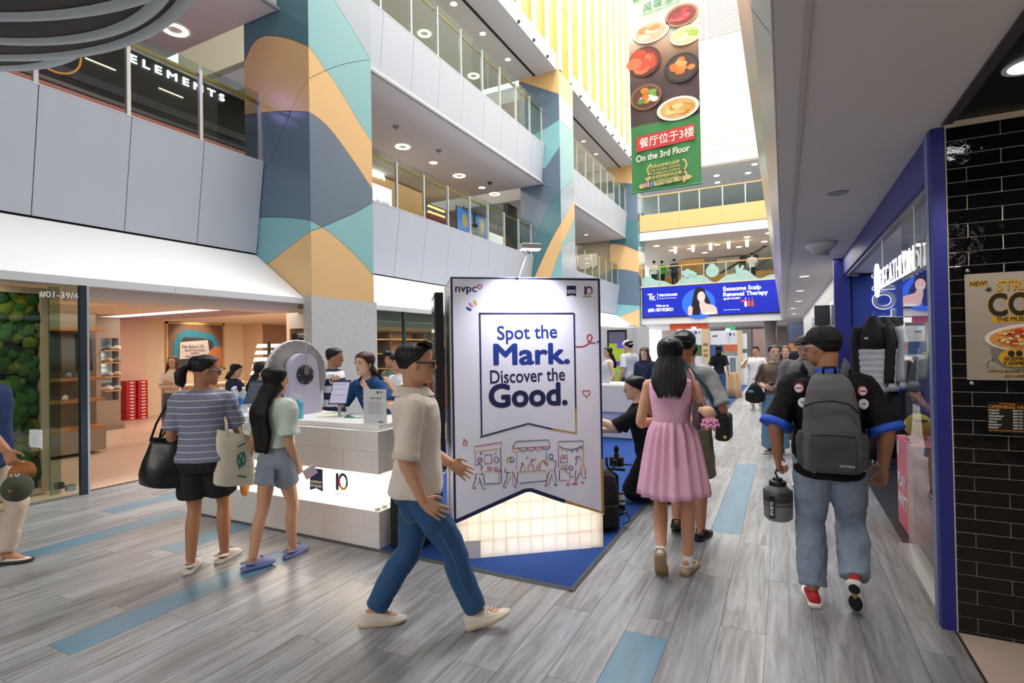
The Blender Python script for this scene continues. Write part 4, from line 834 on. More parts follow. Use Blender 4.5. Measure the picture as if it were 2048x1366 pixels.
# things on the walkway ceiling
cs = thing('ceiling_bell', 'white bell shaped fitting under the walkway ceiling', 'fitting', (.42,7.45,2.82)); MB().lathe([(.17,0),(.17,-.03),(.15,-.06),(.1,-.1),(.085,-.16),(.06,-.165)], 28).build('body', WHITE, cs, True); MB().lathe([(.11,-.165),(.11,-.175),(.001,-.175)], 20,(-.05,-.08,0)).build('plate', mat('#d0d0ce', .4), cs)
c2 = thing('ceiling_speaker', 'flush round speaker in the walkway ceiling', 'speaker', (.41,5.02,2.82)); MB().lathe([(.075,0),(.075,-.006),(.06,-.008),(.001,-.008)], 24).build('grille', GREY, c2, True)
for i, (x, y) in enumerate(((.35,11),(.35,14),(.4,17.5),(.3,21),(.4,25))): downlight(x, y, 2.82, '%s round downlight along the walkway ceiling from the blue shop on' % ordn(i), .16, LEDW, 'walkway downlights')
lamp('walkway_lamp', 'AREA', (.4,14,2.8), 60, (1,.96,.9), .6, 12); lamp('walkway_lamp', 'AREA', (.3,24,2.8), 60, (1,.96,.9), .6, 10)
# wall beyond the shop
struct(box('wall_right', (.84, 1.0, 9.3, 30, 0, 2.82), mat('#d6d2cc', .6, var=.02)))
for i, y in enumerate((11.5,14.5,18)): box('shop_window', (.83,.85,y,y+2.2,.3,2.4), mat(['#7c8088','#a8a49c','#8d8f96'][i], .2, var=.2, bscale=2), bpy.data.objects['wall_right'])
sg = box('blade_sign', (.55,.82,12.2,12.26,1.95,2.35), mat('#20242c', .4)); tag(sg, 'dark blade sign sticking out beyond the blue shop', 'sign')
pst = thing('wall_poster', 'tall dark and orange poster at the far end of the walkway', 'poster', (.15,29,0)); box('board', (0,1.1,0,.05,0,2.6), mat('#3a4660', .5), pst); box('print', (.05,1.05,-.01,0,.8,1.6), mat('#c98a5c', .5, var=.2, bscale=3), pst); box('print', (.05,1.05,-.01,0,1.65,2.5), mat('#4d5a78', .5, var=.4, bscale=2), pst)
fc = struct(MB().lathe([(.32,0),(.32,2.8)], 32, (-.65,32,0)).build('column', mat('#a39a98', .5), None, True)); fc['label'] = 'round grey column in the far hall'; fc['category'] = 'column'
for i, (x, w_, c) in enumerate(((-6.5,2.2,'#5b5a60'),(-3.6,1.6,'#6f6a6a'),(-1.9,1.2,'#9c8480'),(1.2,1.5,'#9aa3ae'))): struct(box('wall_far_shop', (x, x+w_, 40+i*.1, 40.2+i*.1, 0, 2.6), mat(c, .6, var=.3, bscale=4)))
ex = MB().box(-2.72,-2.25,29.9,29.98,2.28,2.5).box(-2.5,-2.47,29.93,29.96,2.5,2.77).build('exit_sign', mat('#2f9c62', .5, emit=.5)); tag(ex, 'green exit sign above the exhibition panels', 'sign')
osn = box('fascia_sign', (-5.6,-3.6,30.2,30.3,2.42,2.8), mat('#c9542c', .5, emit=.3)); tag(osn, 'orange shop fascia behind the man with the navy cap', 'sign')
# ---------------------------------------------------------------- tall white board on glowing bricks
def brick_mat(tl):
    key = ('brick', tl)
    if key in _M: return _M[key]
    m = bpy.data.materials.new('milky_plastic'); m.use_nodes = True; t = m.node_tree; b = t.nodes['Principled BSDF']
    b.inputs['Base Color'].default_value = lin('#f3eee6'); b.inputs['Roughness'].default_value = .35
    tr = t.nodes.new('ShaderNodeBsdfTranslucent'); tr.inputs[0].default_value = lin('#fffaf0'); mx = t.nodes.new('ShaderNodeMixShader'); mx.inputs[0].default_value = tl
    t.links.new(b.outputs[0], mx.inputs[1]); t.links.new(tr.outputs[0], mx.inputs[2]); t.links.new(mx.outputs[0], t.nodes['Material Output'].inputs[0]); _M[key] = m; return m
BR = brick_mat(.75); BRO = mat('#efe9df', .35, var=.03, bscale=3)
bd = thing('display_board', 'tall white pennant board with navy lettering on a glowing brick base', 'board', (-2.25,3.41,.011), math.atan2(.612,.791))
# local: x along the face, y into the depth
D = .8; W_ = 1.187
cols = 12; cw = W_/cols
for r_ in range(4):
    for c_ in range(cols):
        z0 = r_*.135
        m_ = BRO if (c_ < 2 and r_ == 0) else BR
        MB().box(c_*cw+.0012, (c_+1)*cw-.0012, .012+.0015*rnd.random(), .05, z0+.001, z0+.134).build('brick', m_, bd)
for k in range(5): MB().box(0,.04,.055+k*.15,.2+k*.15,0,.54).build('brick', BRO, bd); MB().box(W_-.04,W_,.055+k*.15,.2+k*.15,0,.54).build('brick', BRO, bd)
for r_ in range(12):
    for k in range(3): MB().box(.002,.04,.03+k*.255,.28+k*.255,.541+r_*.135,.541+(r_+1)*.135-.002).build('brick', BRO, bd)
    MB().box(W_-.04,W_-.002,.03,D,.541+r_*.135,.541+(r_+1)*.135-.002).build('brick', BRO, bd)
box('back_panel', (.0,W_,D,D+.02,0,2.155), WHITE, bd); box('top_panel', (.0,W_,.02,D,2.14,2.157), WHITE, bd)
FACE = mat('#eeeef8', .5)
MB().prism([(-.004,2.166),(W_+.006,2.162),(W_+.006,.272),(.586,.502),(-.004,.291)], (0,.0,-.011), XA, ZA, YA, .01).build('banner_face', FACE, bd)
NV = mat('#1c2553', .5); BLU = mat('#22398f', .5); OC = mat('#b98f35', .5); RD = mat('#c4324c', .5); GN = mat('#2f6f68', .5); PK = mat('#d987b8', .5); YE = mat('#dcb63a', .5)
def bs(nm, lines, wd, m, lift=.0012): return stroke(nm, lines, wd, (0,0,-.011), XA, ZA, m, bd, lift)
bs('border', [[(.005,.305),(.005,2.157),(W_,2.153)],[(W_-.004,2.155),(W_-.004,.715)]], .017, NV); bs('border', [[(0,.305),(.55,.508),(.6,.508),(.87,.40)]], .03, NV); bs('border', [[(W_-.006,.715),(W_-.006,.29),(.87,.40)]], .024, OC)
bs('pennant_line', [[(.218,.95),(.218,1.884)],[(.21,1.884),(.971,1.881)],[(.971,1.881),(.971,1.125)],[(.205,.938),(.585,1.024),(.78,.972)]], .012, NV); bs('pennant_line', [[(.971,1.125),(.971,.932),(.775,.973)]], .014, OC)
def bt(s, size, x, z, m, bold, sx=1, rot=0, fit=None): return text('lettering', s, size, (x,-.0012,z-.011), XA+ZA*rot, ZA-XA*rot, m, bd, bold=bold, sx=sx, fit=fit, ext=.0002)
bt('Spot the', .15, .352, 1.682, BLU, .012, rot=.02, fit=.478); bt('Mark.', .225, .318, 1.49, BLU, .03, fit=.612); bt('Discover the', .145, .291, 1.345, NV, .012, rot=.015, fit=.597); bt('Good.', .245, .276, 1.165, NV, .034, fit=.63)
bt('nvpc', .085, .032, 2.05, NV, .015, fit=.166)
hrt = lambda cx, cz, s: [(cx+s*.062*math.sin(t)**3*16/16, cz+s*(13*math.cos(t)-5*math.cos(2*t)-2*math.cos(3*t)-math.cos(4*t))/16*.062) for t in [k*.2617 for k in range(25)]]
bs('heart', [hrt(.222,2.09,.3)], .006, RD); bs('heart', [hrt(1.06,1.245,.5)[2:]], .006, RD)
MB().prism([(.914,2.101),(.99,2.101),(.99,2.018),(.952,2.028),(.914,2.018)], (0,-.0012,-.011), XA, ZA, -YA, .001).build('badge', NV, bd); text('lettering', 'COMPANY', .016, (.918,-.0026,2.045), XA, ZA, CREAM, bd, bold=.04, sx=.9); text('lettering', 'OF GOOD', .016, (.92,-.0026,2.03), XA, ZA, CREAM, bd, bold=.04, sx=.9)
bt('1', .095, 1.044, 2.03, NV, .03); bs('ten_ring', [arc(1.1,2.063,.024,.03,20,150,10)], .011, NV); bs('ten_ring', [arc(1.1,2.063,.024,.03,150,230,8)], .011, RD); bs('ten_ring', [arc(1.1,2.063,.024,.03,230,320,8)], .011, YE); bs('ten_ring', [arc(1.1,2.063,.024,.03,320,380,6)], .011, GN); bt('ANNIVERSARY', .011, 1.045, 2.012, NV, .02)
for (a_, b_, m_) in (((.116,1.93),(.153,1.909),BLU),((.137,1.966),(.167,1.936),PK),((.177,1.984),(.193,1.948),YE)): bs('dash', [[a_,b_]], .016, m_)
bs('ribbon_line', [[tuple(p) for p in spline([V(q) for q in ((.976,1.618),(1.04,1.618),(1.087,1.643),(1.116,1.69),(1.1,1.712),(1.079,1.70),(1.08,1.665),(1.1,1.648),(1.143,1.643))],5)]], .009, RD); bs('ribbon_line', [[(1.155,1.648),(1.183,1.663)]], .009, BLU)
bs('sparkle', [[(.083,.93),(.092,.912),(.112,.91),(.1,.895),(.104,.873),(.088,.884),(.074,.884),(.08,.9),(.083,.93)]], .006, RD)
def FU(x, y):
    u = x/2048; v = y/1097
    return (.054-.009*v + u*(1.117-.002*v), (1.036-.048*u)*(1-v) + (.468-.077*u)*v)
KN = mat('#2a3a5e', .5); pal = {'r':RD,'y':YE,'p':PK,'b':KN,'g':GN}
ART = {'r':[[(210,312),(300,300),(585,248),(580,315)],[(380,620),(455,618),(430,655),(395,650),(380,620)],[(535,660),(595,665),(550,690)],[(300,720),(325,710)],[(750,340),(1290,312)],[(970,660),(970,585),(1040,578),(1055,660)],[(1200,510),(1255,595),(1215,560),(1195,520)],[(1320,720),(1270,860),(1240,870)],[(1415,335),(1420,630)],[(1440,815),(1550,810)],[(1515,650),(1560,700)],[(1750,640),(1770,750)],[(1820,630),(1825,740)],[(1670,780),(1665,840),(1690,835),(1690,790)],[(270,500),(310,520),(295,545)],[(740,680),(790,790),(795,880),(750,870)]],
 'y':[[(545,340),(200,390),(200,315)],[(545,690),(545,855)],[(350,680),(460,665)],[(342,435),(345,567)],[(820,685),(1220,658),(1245,780)],[(910,590),(930,660)],[(1115,590),(1175,515),(1185,525),(1130,600)],[(1245,560),(1290,510)],[(1320,740),(1350,840)],[(1790,330),(1795,600)],[(1450,640),(1460,600),(1540,570),(1550,600)],[(1590,780),(1560,860)],[(290,650),(320,720)],[(665,560),(660,500),(700,470)],[(720,740),(660,870)],[(1740,600),(1790,640),(1810,590),(1760,570)]],
 'p':[[(215,405),(215,610)],[(800,420),(800,650)],[(1415,240),(1415,310)],[(290,800),(215,900)],[(215,710),(300,715)],[(1280,660),(1360,660)],[(1460,610),(1570,605)],[(1090,610),(1150,620),(1150,655)],[(740,740),(745,850)]],
 'b':[[(572,335),(582,830),(550,858)],[(360,858),(545,855)],[(345,435),(445,435),(445,560),(350,567)],[(215,720),(220,780),(180,890)],[(265,765),(310,900)],[(230,590),(265,560),(310,600),(315,630),(280,635)],[(745,325),(795,240),(1265,217),(1295,300)],[(815,690),(815,850)],[(840,852),(1235,815)],[(1275,680),(1230,850)],[(1360,660),(1390,835)],[(1310,500),(1375,530),(1380,570),(1360,650)],[(1450,550),(1460,445),(1545,440),(1548,548),(1450,550)],[(1430,655),(1430,810)],[(1000,560),(1020,520),(1060,510)],[(1420,310),(1500,345),(1600,360),(1700,340),(1790,300)],[(1680,660),(1665,770),(1700,785),(1735,690)],[(1580,690),(1590,755),(1640,755)],[(1670,590),(1690,540)],[(1780,770),(1830,780),(1828,750)],[(670,690),(660,790),(610,880)],[(640,630),(635,690),(715,695)]],
 'g':[[(330,710),(345,890)],[(1235,395),(1240,530)],[(1420,240),(1790,232),(1795,290)],[(865,670),(865,620),(890,590)],[(705,540),(750,530)],[(320,905),(340,940),(370,920)],[(1450,645),(1560,640)]]}
for k_, ls in ART.items():
    for l in ls: bs('drawing_line', [[FU(*p) for p in l]], .0055, pal[k_])
circ = lambda x, y, rx, ry, a0=0, a1=360: [FU(x+rx*math.cos(R(a)), y+ry*math.sin(R(a))) for a in range(a0, a1+1, 20)]
bs('drawing_line', [circ(277,513,32,35), circ(515,508,32,40,-90,90), circ(885,568,10,12), circ(1305,460,30,35), circ(1700,490,25,30,90,330), circ(1605,630,28,30), circ(735,505,28,38)], .0055, KN); bs('drawing_line', [circ(510,505,32,42,90,270), circ(510,650,26,30), circ(1050,470,35,42,20,160), circ(1500,480,18,16)], .0055, RD); bs('drawing_line', [circ(1720,500,36,50,180,400), circ(1120,625,30,32)], .0055, PK); bs('drawing_line', [circ(700,510,38,45,120,300), circ(955,477,14,16,0,360)], .0055, YE)
for k in range(5): bs('drawing_line', [circ(790+110*k,345-8*k,55,45,0,180)], .0055, [YE,GN,RD,PK,KN][k])
for k in range(5): bs('drawing_line', [[FU(1450+75*k,345+[0,15,15,5,-20][k]),FU(1468+75*k,385+[0,15,15,5,-20][k]),FU(1490+75*k,345+[0,15,15,5,-20][k])]], .0055, [YE,PK,KN,KN,RD][k])
for x in (295, 495): bs('drawing_line', [[FU(x,390),FU(x-18,425),FU(x+18,425),FU(x,390)]], .005, GN if x < 400 else PK)
for x, y in ((200,920),(630,895),(790,895),(1230,880),(1375,870),(1560,870),(1640,865),(1680,855),(1780,840)): bs('drawing_line', [[FU(x-22,y+8),FU(x-15,y-15),FU(x+20,y),FU(x+22,y+12),FU(x-22,y+8)]], .005, [RD,YE,PK,KN][x % 4])
box('cable_cover', (.03,.072,-.006,.012,0,.048), BLACK, bd)
ah = MB().bar((.52,-.02,2.15),(.56,-.2,2.34),.018); ah.build('lamp_arm', ALU, bd); MB().box(.5,.66,-.25,-.15,2.335,2.375).build('flood_lamp', ALU, bd, bevel=.01); MB().box(.51,.65,-.24,-.16,2.331,2.336).build('lamp_lens', mat('#f4f4ff', emit=3), bd)
e_ = V((.791,.612,0)); n_ = V((.612,-.791,0)); A_ = V((-2.25,3.41,0))
lamp('board_lamp', 'SPOT', A_+e_*.58+n_*.24+ZA*2.32, 60, (.86,.87,1), .05, to=A_+e_*.55+n_*-.02+ZA*1.3, spot=120, blend=.9)
lamp('brick_lamp', 'POINT', A_+e_*.7-n_*.28+ZA*.2, 30, (1,.97,.93), .04); lamp('brick_lamp', 'POINT', A_+e_*.4-n_*.3+ZA*.35, 9, (1,.9,.68), .04)
# black screen totem standing beside the board
tt = thing('screen_totem', 'thin black screen totem standing against the left side of the board', 'screen', (-2.45,3.54,.011), math.atan2(.612,.791)); MB().box(-.035,.035,0,.62,.75,2.06).build('casing', BLACK, tt, bevel=.008); box('display', (-.038,-.035,.03,.59,.8,2.02), mat('#1c1f26', .15), tt); box('stand', (-.02,.02,.25,.37,.03,.75), DARK, tt); box('base', (-.03,.03,.0,.62,0,.03), BLACK, tt)
sb = thing('speaker_box', 'black speaker box on the carpet between the counter and the board', 'speaker', (-2.88,3.42,.011), .1); MB().box(0,.26,0,.3,0,.42).build('cabinet', BLACK, sb, bevel=.012); MB().lathe([(.09,0),(.08,-.008),(.03,-.003),(.001,-.006)], 20, (.13,-.001,.14), (0,-1,0)).build('cone', DARK, sb, True); MB().lathe([(.05,0),(.045,-.006),(.001,-.004)], 18, (.13,-.001,.31), (0,-1,0)).build('cone', DARK, sb, True)
# ---------------------------------------------------------------- white brick counter
ct = thing('reception_counter', 'long white brick counter with a glowing middle band on the blue carpet edge', 'counter', (-5.37,3.35,.0115))
CW = 2.44; CD = .66; CB = mat('#f1ede8', .35, var=.02, bscale=4)
def row(z0, z1, off, m, d0=0, d1=.12, n=8, side=True):
    L_ = CW/n; x = -off*L_
    while x < CW-.001:
        a, b = max(0,x), min(CW, x+L_)
        if b-a > .02: MB().box(a+.0008,b-.0008,d0+.001*rnd.random(),d1,z0+.0008,z1-.0008).build('brick', m, ct)
        x += L_
    if side:
        for y0 in (d1, d1+.27):
            MB().box(CW-.12,CW+.0008*rnd.random(),y0+.001,min(CD,y0+.27)-.001,z0+.0008,z1-.0008).build('brick', m, ct); MB().box(0,.12,y0+.001,min(CD,y0+.27)-.001,z0+.0008,z1-.0008).build('brick', m, ct)
row(.002,.15,0,CB); row(.15,.30,.5,CB); row(.60,.78,.25,CB); row(.78,.945,.75,CB)
GB = brick_mat(.8)
for i in range(16):
    for z0 in (.30,.40,.50): MB().box(.06+i*.1425+.001,.06+(i+1)*.1425-.001,.10,.16,z0+.0008,z0+.0992).build('brick', GB, ct)
for y0 in (.16,.32,.48):
    for z0 in (.30,.40,.50): MB().box(CW-.13,CW-.09,y0+.001,y0+.158,z0+.0008,z0+.0992).build('brick', GB, ct)
for i in range(3): MB().lathe([(.022,0),(.022,.02),(.018,.023),(.001,.023)], 16, (CW-.05,.04+.085*i,.299)).build('stud', CB, ct, True)
box('worktop', (.05,CW-.05,.07,CD+.04,.946,.985), mat('#f4f3f2', .3), ct); box('back_board', (.12,CW-.12,CD-.03,CD,0,.945), WHITE, ct); box('inner_floor', (.12,CW-.13,.17,CD-.04,.28,.3), WHITE, ct)
for x in (-4.95,-4.15,-3.35): lamp('counter_lamp', 'AREA', (x,3.66,.45), 16, (.95,.95,1), .7, .26, to=(x,3.3,.45))
lamp('counter_lamp', 'POINT', (-3.12,3.62,.45), 5, (.95,.95,1), .03)
def ctx(s, size, x, z, m, bold=.02, sx=1): return text('lettering', s, size, (x,.098,z), XA, ZA, m, ct, bold=bold, sx=sx)
ctx('nvpc', .17, .53, .42, NV, .03); stroke('heart', [hrt(.995,.52,.75)], .012, (0,.098,0), XA, ZA, mat('#9a3a58', .5), ct)
MB().prism([(1.56,.56),(1.72,.56),(1.72,.36),(1.64,.385),(1.56,.36)], (0,.098,0), XA, ZA, -YA, .001).build('badge', NV, ct); text('lettering', 'COMPANY', .032, (1.567,.0965,.43), XA, ZA, CREAM, ct, bold=.04, sx=.9); text('lettering', 'OF GOOD', .032, (1.57,.0965,.395), XA, ZA, CREAM, ct, bold=.04, sx=.9)
box('divider', (1.775,1.78,.096,.098,.36,.56), GREY, ct); ctx('1', .2, 1.84, .40, NV, .03)
for a0, a1, m_ in ((20,150,NV),(150,230,RD),(230,320,YE),(320,380,GN)): stroke('ten_ring', [arc(1.96,.475,.045,.062,a0,a1,10)], .026, (0,.098,0), XA, ZA, m_, ct)
ctx('ANNIVERSARY', .028, 1.85, .355, NV, .02)
# prize wheel and its stand
pw = thing('prize_wheel', 'round metal prize wheel on a lilac arched stand upon the counter', 'wheel', (-4.25,3.76,.985), R(175)); LIL = mat('#c9c3de', .5)
# local x = wheel axis, away from the viewer
MB().lathe([(.34,.06),(.345,.065),(.345,.1),(.34,.105),(.001,.105)], 56, (0,0,.40), (1,0,0)).add([], []).build('wheel_disc', mat('#e6e2e0', .35, .15, var=.05, bscale=2), pw, True, sharp=40)
MB().lathe([(.336,.06),(.001,.06)], 56, (0,0,.40), (1,0,0)).build('disc_back', mat('#e6e2e0', .35, .15, var=.05, bscale=2), pw)
for k in range(28): MB().ell((.056,.322*math.cos(k*.2244),.40+.322*math.sin(k*.2244)),(.006,.006,.006),8,6).build('rivet', CHROME, pw, True)
archp = [(-.19,0),(.19,0),(.185,.1),(.16,.42)] + [(.15*math.cos(R(a)), .46+.15*math.sin(R(a))) for a in range(0,181,12)] + [(-.16,.42),(-.185,.1)]
MB().prism(archp, (-.05,0,0), YA, ZA, XA, .09).build('stand', LIL, pw)
MB().lathe([(.095,-.052),(.095,-.062),(.09,-.066),(.001,-.066)], 30, (0,0,.40), (1,0,0)).build('hub', mat('#2b2b33', .4), pw, True, sharp=40)
for k in range(6): MB().ell((-.067,.078*math.cos(k*1.047),.40+.078*math.sin(k*1.047)),(.004,.006,.006),8,6).build('screw', CHROME, pw, True)
MB().tube([(-.075,0,.42),(-.075,0,.78),(-.06,0,.80),(.1,.0,.80)], .006, 8).build('pointer_rod', CHROME, pw); MB().box(.08,.12,-.02,.02,.74,.81).build('pointer', DARK, pw); MB().box(-.08,-.066,-.025,.025,.40,.47).build('bracket', mat('#8d8a80', .4, .7), pw)
# tablets on folding stands
for i, (x, y) in enumerate(((-4.64,3.50),(-3.74,3.72))):
    tb = thing('tablet', ['tablet on a folding stand between the two women at the counter','tablet on a folding stand before the woman in the navy polo'][i], 'tablet', (x,y,.985), R(22), 'counter tablets'); T = Matrix.Rotation(R(-28),4,'X')
    def tl_(mb): mb.v = [T @ v + V((0,.0,.13)) for v in mb.v]; return mb
    tl_(MB().box(-.09,.09,0,.009,0,.25)).build('casing', mat('#22335f', .35), tb, bevel=.004); tl_(MB().box(-.08,.08,-.001,0,.01,.24)).build('display', mat(['#5b636e','#b9b6cc'][i], .12, emit=[.05,.35][i]), tb)
    for z in (.09,.15,.2): tl_(MB().box(-.07,.06,-.0016,-.001,z,z+.004)).build('screen_line', mat('#83809a', .4), tb)
    tl_(MB().box(-.08,.08,-.0018,-.001,.225,.24)).build('screen_bar', mat('#3b3a4c', .4), tb)
    MB().bar((0,.05,.17),(.02,.0,.01),.03,.01).build('stand_arm', ALU, tb); MB().box(-.1,.1,-.09,.09,0,.006).build('stand_base', GREY, tb)
# bottles of water, sanitiser, papers, acrylic notices
BT = glass('#e8f2fa', .12, .05, .3); BLB = mat('#2f7fd0', .5)
for k, (x, y) in enumerate(((-5.2,3.56),(-5.1,3.5),(-5.0,3.55),(-4.92,3.62),(-5.14,3.66),(-5.04,3.7),(-4.95,3.74),(-5.22,3.74))):
    o = thing('water_bottle', '%s water bottle with a blue label, counted from the left in the counter cluster' % ORD[k], 'bottle', (x,y,.985), 0, 'water bottles on the counter'); MB().lathe([(.001,.001),(.032,.002),(.033,.1),(.031,.12),(.033,.14),(.033,.19),(.028,.215),(.012,.24),(.012,.255)], 16).build('body', mat('#cfdde6', .12, alpha=.45), o, True); MB().lathe([(.0335,.1),(.0335,.16)], 16).build('label', BLB, o, True); MB().lathe([(.014,.25),(.014,.27),(.001,.27)], 12).build('cap', WHITE, o, True)
sn_ = thing('sanitizer_bottle', 'blue hand sanitizer pump bottle on the counter', 'bottle', (-3.99,3.5,.985)); MB().lathe([(.001,.001),(.033,.001),(.034,.15),(.028,.17),(.013,.178),(.013,.19)], 18).build('body', mat('#4fb2d2', .2), sn_, True); MB().box(-.022,.022,-.0355,-.033,.04,.13).build('label', mat('#d8eef2', .5), sn_); MB().tube([(0,0,.19),(0,0,.225),(-.055,0,.228)], .007, 8).build('pump', WHITE, sn_)
for k in range(4): o = MB().box(-.11,.11,-.15,.15,0,.004).build('leaflet_pad', mat('#e6ecc8', .6), None); o.location = (-3.93+.01*k, 3.8, .9855+.0045*k); o.rotation_euler = (0,0,.5+.05*k); tag(o, '%s pale green leaflet from the bottom of the pile by the sanitizer' % ORD[k], 'leaflet', 'pale green leaflets')
for k in range(6): o = MB().box(-.105,.105,-.15,.15,0,.003).build('brochure', mat(['#1f5f63','#2f8080','#dfe6e4'][k % 3], .5), None); o.location = (-3.62+.03*(k % 3), 3.84+.02*(k//3), .9855+.0034*k); o.rotation_euler = (0,0,.2*k); tag(o, '%s brochure from the bottom of the fanned pile before the navy polo' % ORD[k], 'brochure', 'fanned brochures')
nt = thing('acrylic_notice', 'clear acrylic notice stand with a printed letter at the counter right end', 'notice', (-3.09,3.5,.985), R(14)); MB().box(-.105,.105,-.004,.004,0,.30).build('sheet', mat('#dfe2e6', .25), nt); box('foot', (-.105,.105,-.05,.03,0,.003), glass('#ffffff', .1), nt)
text('lettering', 'WORD OF GOOD', .013, (-.045,-.0045,.22), XA, ZA, INK, nt, bold=.03); [box('text_line', (-.07+.01*(k % 2),.05+.01*(k % 3),-.0052,-.004,.19-k*.012,.194-k*.012), mat('#a9abb0', .6), nt) for k in range(9)]
box('badge', (.02,.035,-.0052,-.004,.262,.285), NV, nt); box('badge', (.05,.07,-.0052,-.004,.264,.284), GREY, nt); text('lettering', 'nvpc', .025, (.03,-.0045,.02), XA, ZA, NV, nt, bold=.02)
n2 = thing('acrylic_notice', 'smaller acrylic notice stand behind the sanitizer', 'notice', (-4.1,3.52,.985), R(14)); MB().box(-.075,.075,-.004,.004,0,.2).build('sheet', mat('#dfe2e6', .25), n2); box('badge', (.0,.02,-.0052,-.004,.165,.18), NV, n2)
# ---------------------------------------------------------------- second counter and exhibition panels
c2 = thing('white_counter', 'plain white counter with a recessed base behind the kneeling man', 'counter', (-4.6,9.0,.011)); MB().box(0,2.35,0,.7,.46,.93).build('upper_case', CB, c2, bevel=.01); MB().box(.0,2.28,.05,.66,.02,.45).build('lower_case', mat('#d5dae6', .5), c2); box('plinth', (.05,2.25,.08,.6,0,.02), GREY, c2); box('worktop', (.03,2.3,.04,.66,.93,.945), WHITE, c2)
for k, (x, c_) in enumerate(((-3.1,'#dfe2e6'),(-2.85,'#c9ced4'),(-3.3,'#e8eaec'))):
    o = box('acrylic_notice', (x-.1,x+.1,9.2,9.21,.957,1.2), mat(c_, .2)); tag(o, ['middle of the small notices on the white counter','right one of the small notices on the white counter','left one of the small notices on the white counter'][k], 'notice', 'notices on the white counter')
bk = thing('booth_wall', 'white exhibition wall carrying a tall colourful screen behind the white counter', 'wall panel', (-4.9,12,.011)); box('panel', (0,2.2,0,.12,0,2.02), WHITE, bk); box('screen_frame', (1.27,1.72,-.03,0,.35,1.97), BLACK, bk); box('display', (1.31,1.69,-.034,-.03,.38,1.66), mat('#9db03a', .3, emit=.5, var=.3, bscale=5), bk); box('display', (1.5,1.69,-.037,-.034,1.55,1.7), mat('#5a49c0', .3, emit=.5), bk); box('display', (1.4,1.6,-.037,-.034,1.15,1.25), mat('#6b3fb0', .3, emit=.5), bk); box('display', (1.31,1.69,-.036,-.034,1.66,1.92), mat('#6d6a86', .3, emit=.15), bk)
for k in range(6): box('screen_print', (1.33+.06*k,1.37+.06*k,-.038,-.034,.7+.12*(k % 3),.8+.12*(k % 3)), mat(['#d8c23a','#c94f6a','#5fb0c8'][k % 3], .3, emit=.4), bk)
MB().box(1.8,1.95,-.2,-.05,2.03,2.06).build('spot_lamp', WHITE, bk)
for k, (x, w_, h_, c_) in enumerate(((-3.9,.97,2.24,'#4f7a3a'),(-2.63,1.0,2.13,'#4a6a9c'),(-1.45,.17,2.0,'#5a7a6a'))):
    p = thing('exhibition_panel', ['white exhibition panel with a green picture, left of the beige post','white exhibition panel with a landscape picture behind the round table','narrow white exhibition panel right of the beige wall end'][k], 'wall panel', (x,22.6,.011)); box('board', (0,w_,0,.06,0,h_), mat('#eef0f6', .5), p)
    if k < 2:
        box('print', (.0,w_,-.01,0,1.15,1.58), mat(c_, .5, var=.5, bscale=3), p); box('badge', (w_*.72,w_*.8,-.01,0,h_-.2,h_-.1), mat('#3a3a9a', .5), p); box('badge', (w_*.86,w_*.92,-.01,0,h_-.2,h_-.1), GREY, p)
        if k == 1: box('print', (.5,1.0,-.012,-.01,1.3,1.58), mat('#d8744a', .5, var=.4, bscale=6), p); box('logo', (.1,.28,-.012,-.01,1.9,1.95), mat('#4a4a52', .5), p); box('print', (.5,1.0,-.012,-.01,1.15,1.3), mat('#9a9d8a', .5), p)
        MB().box(.6,.75,-.2,-.02,h_+.0,h_+.07).build('spot_lamp', mat('#ffffff', emit=1.5), p)
    else: box('print', (.0,w_,-.01,0,1.25,1.4), mat(c_, .5, var=.4), p)
for k, (x, w_) in enumerate(((-2.93,.29),(-1.62,.17))):
    p = thing('wooden_post', ['beige panelled post between the exhibition panels','beige wall end right of the landscape panel'][k], 'post', (x,22.45,.011)); box('body', (0,w_,0,.3,0,2.22-.1*k), mat('#e0c9a4', .5, var=.04), p)
    if k == 0:
        for z, c_ in ((1.55,'#8a7440'),(1.3,'#b98a4a'),(1.12,'#b07f3c')): box('plaque', (.06,.23,-.01,0,z,z+.1), mat(c_, .5), p)
rt = thing('round_table', 'small round table under a beige satin cloth', 'table', (-1.6,17.4,.011)); rg = []
for z, r0, am in ((.01,.40,.07),(.3,.38,.05),(.6,.36,.025),(.73,.34,.005),(.745,.335,0),(.748,.3,0),(.748,.02,0)): rg.append([((r0+am*math.cos(9*a))*math.cos(a), (r0+am*math.cos(9*a))*math.sin(a), z) for a in [2*math.pi*k/72 for k in range(72)]])
MB().loft(rg).build('tablecloth', mat('#d3b08c', .38, var=.08, bscale=6), rt, True)
pp = thing('potted_plant', 'small yellow green orchid in a pot on the beige table', 'plant', (-1.68,17.3,.76)); MB().lathe([(.001,0),(.06,0),(.075,.13),(.065,.13)], 14).build('pot', mat('#e6d8c0', .5), pp, True)
for k in range(16): a_ = k*2.4; z_ = .2+.025*k; MB().ell((.09*math.cos(a_)*(.6+.4*(k % 2)), .09*math.sin(a_), z_), (.05,.03,.035), 8, 6).build('flower', mat(['#b9c24a','#8aa03c','#d8cf6a'][k % 3], .6), pp, True)
MB().tube([(0,0,.1),(.02,0,.35),(.0,.02,.6)], .008, 6).build('stem', mat('#5f7a38', .6), pp)
lm = box('display_stand', (-1.47,-1.3,17.3,17.34,.76,1.2), mat('#7d949c', .3)); tag(lm, 'grey green upright display stand beside the orchid on the beige table', 'stand')
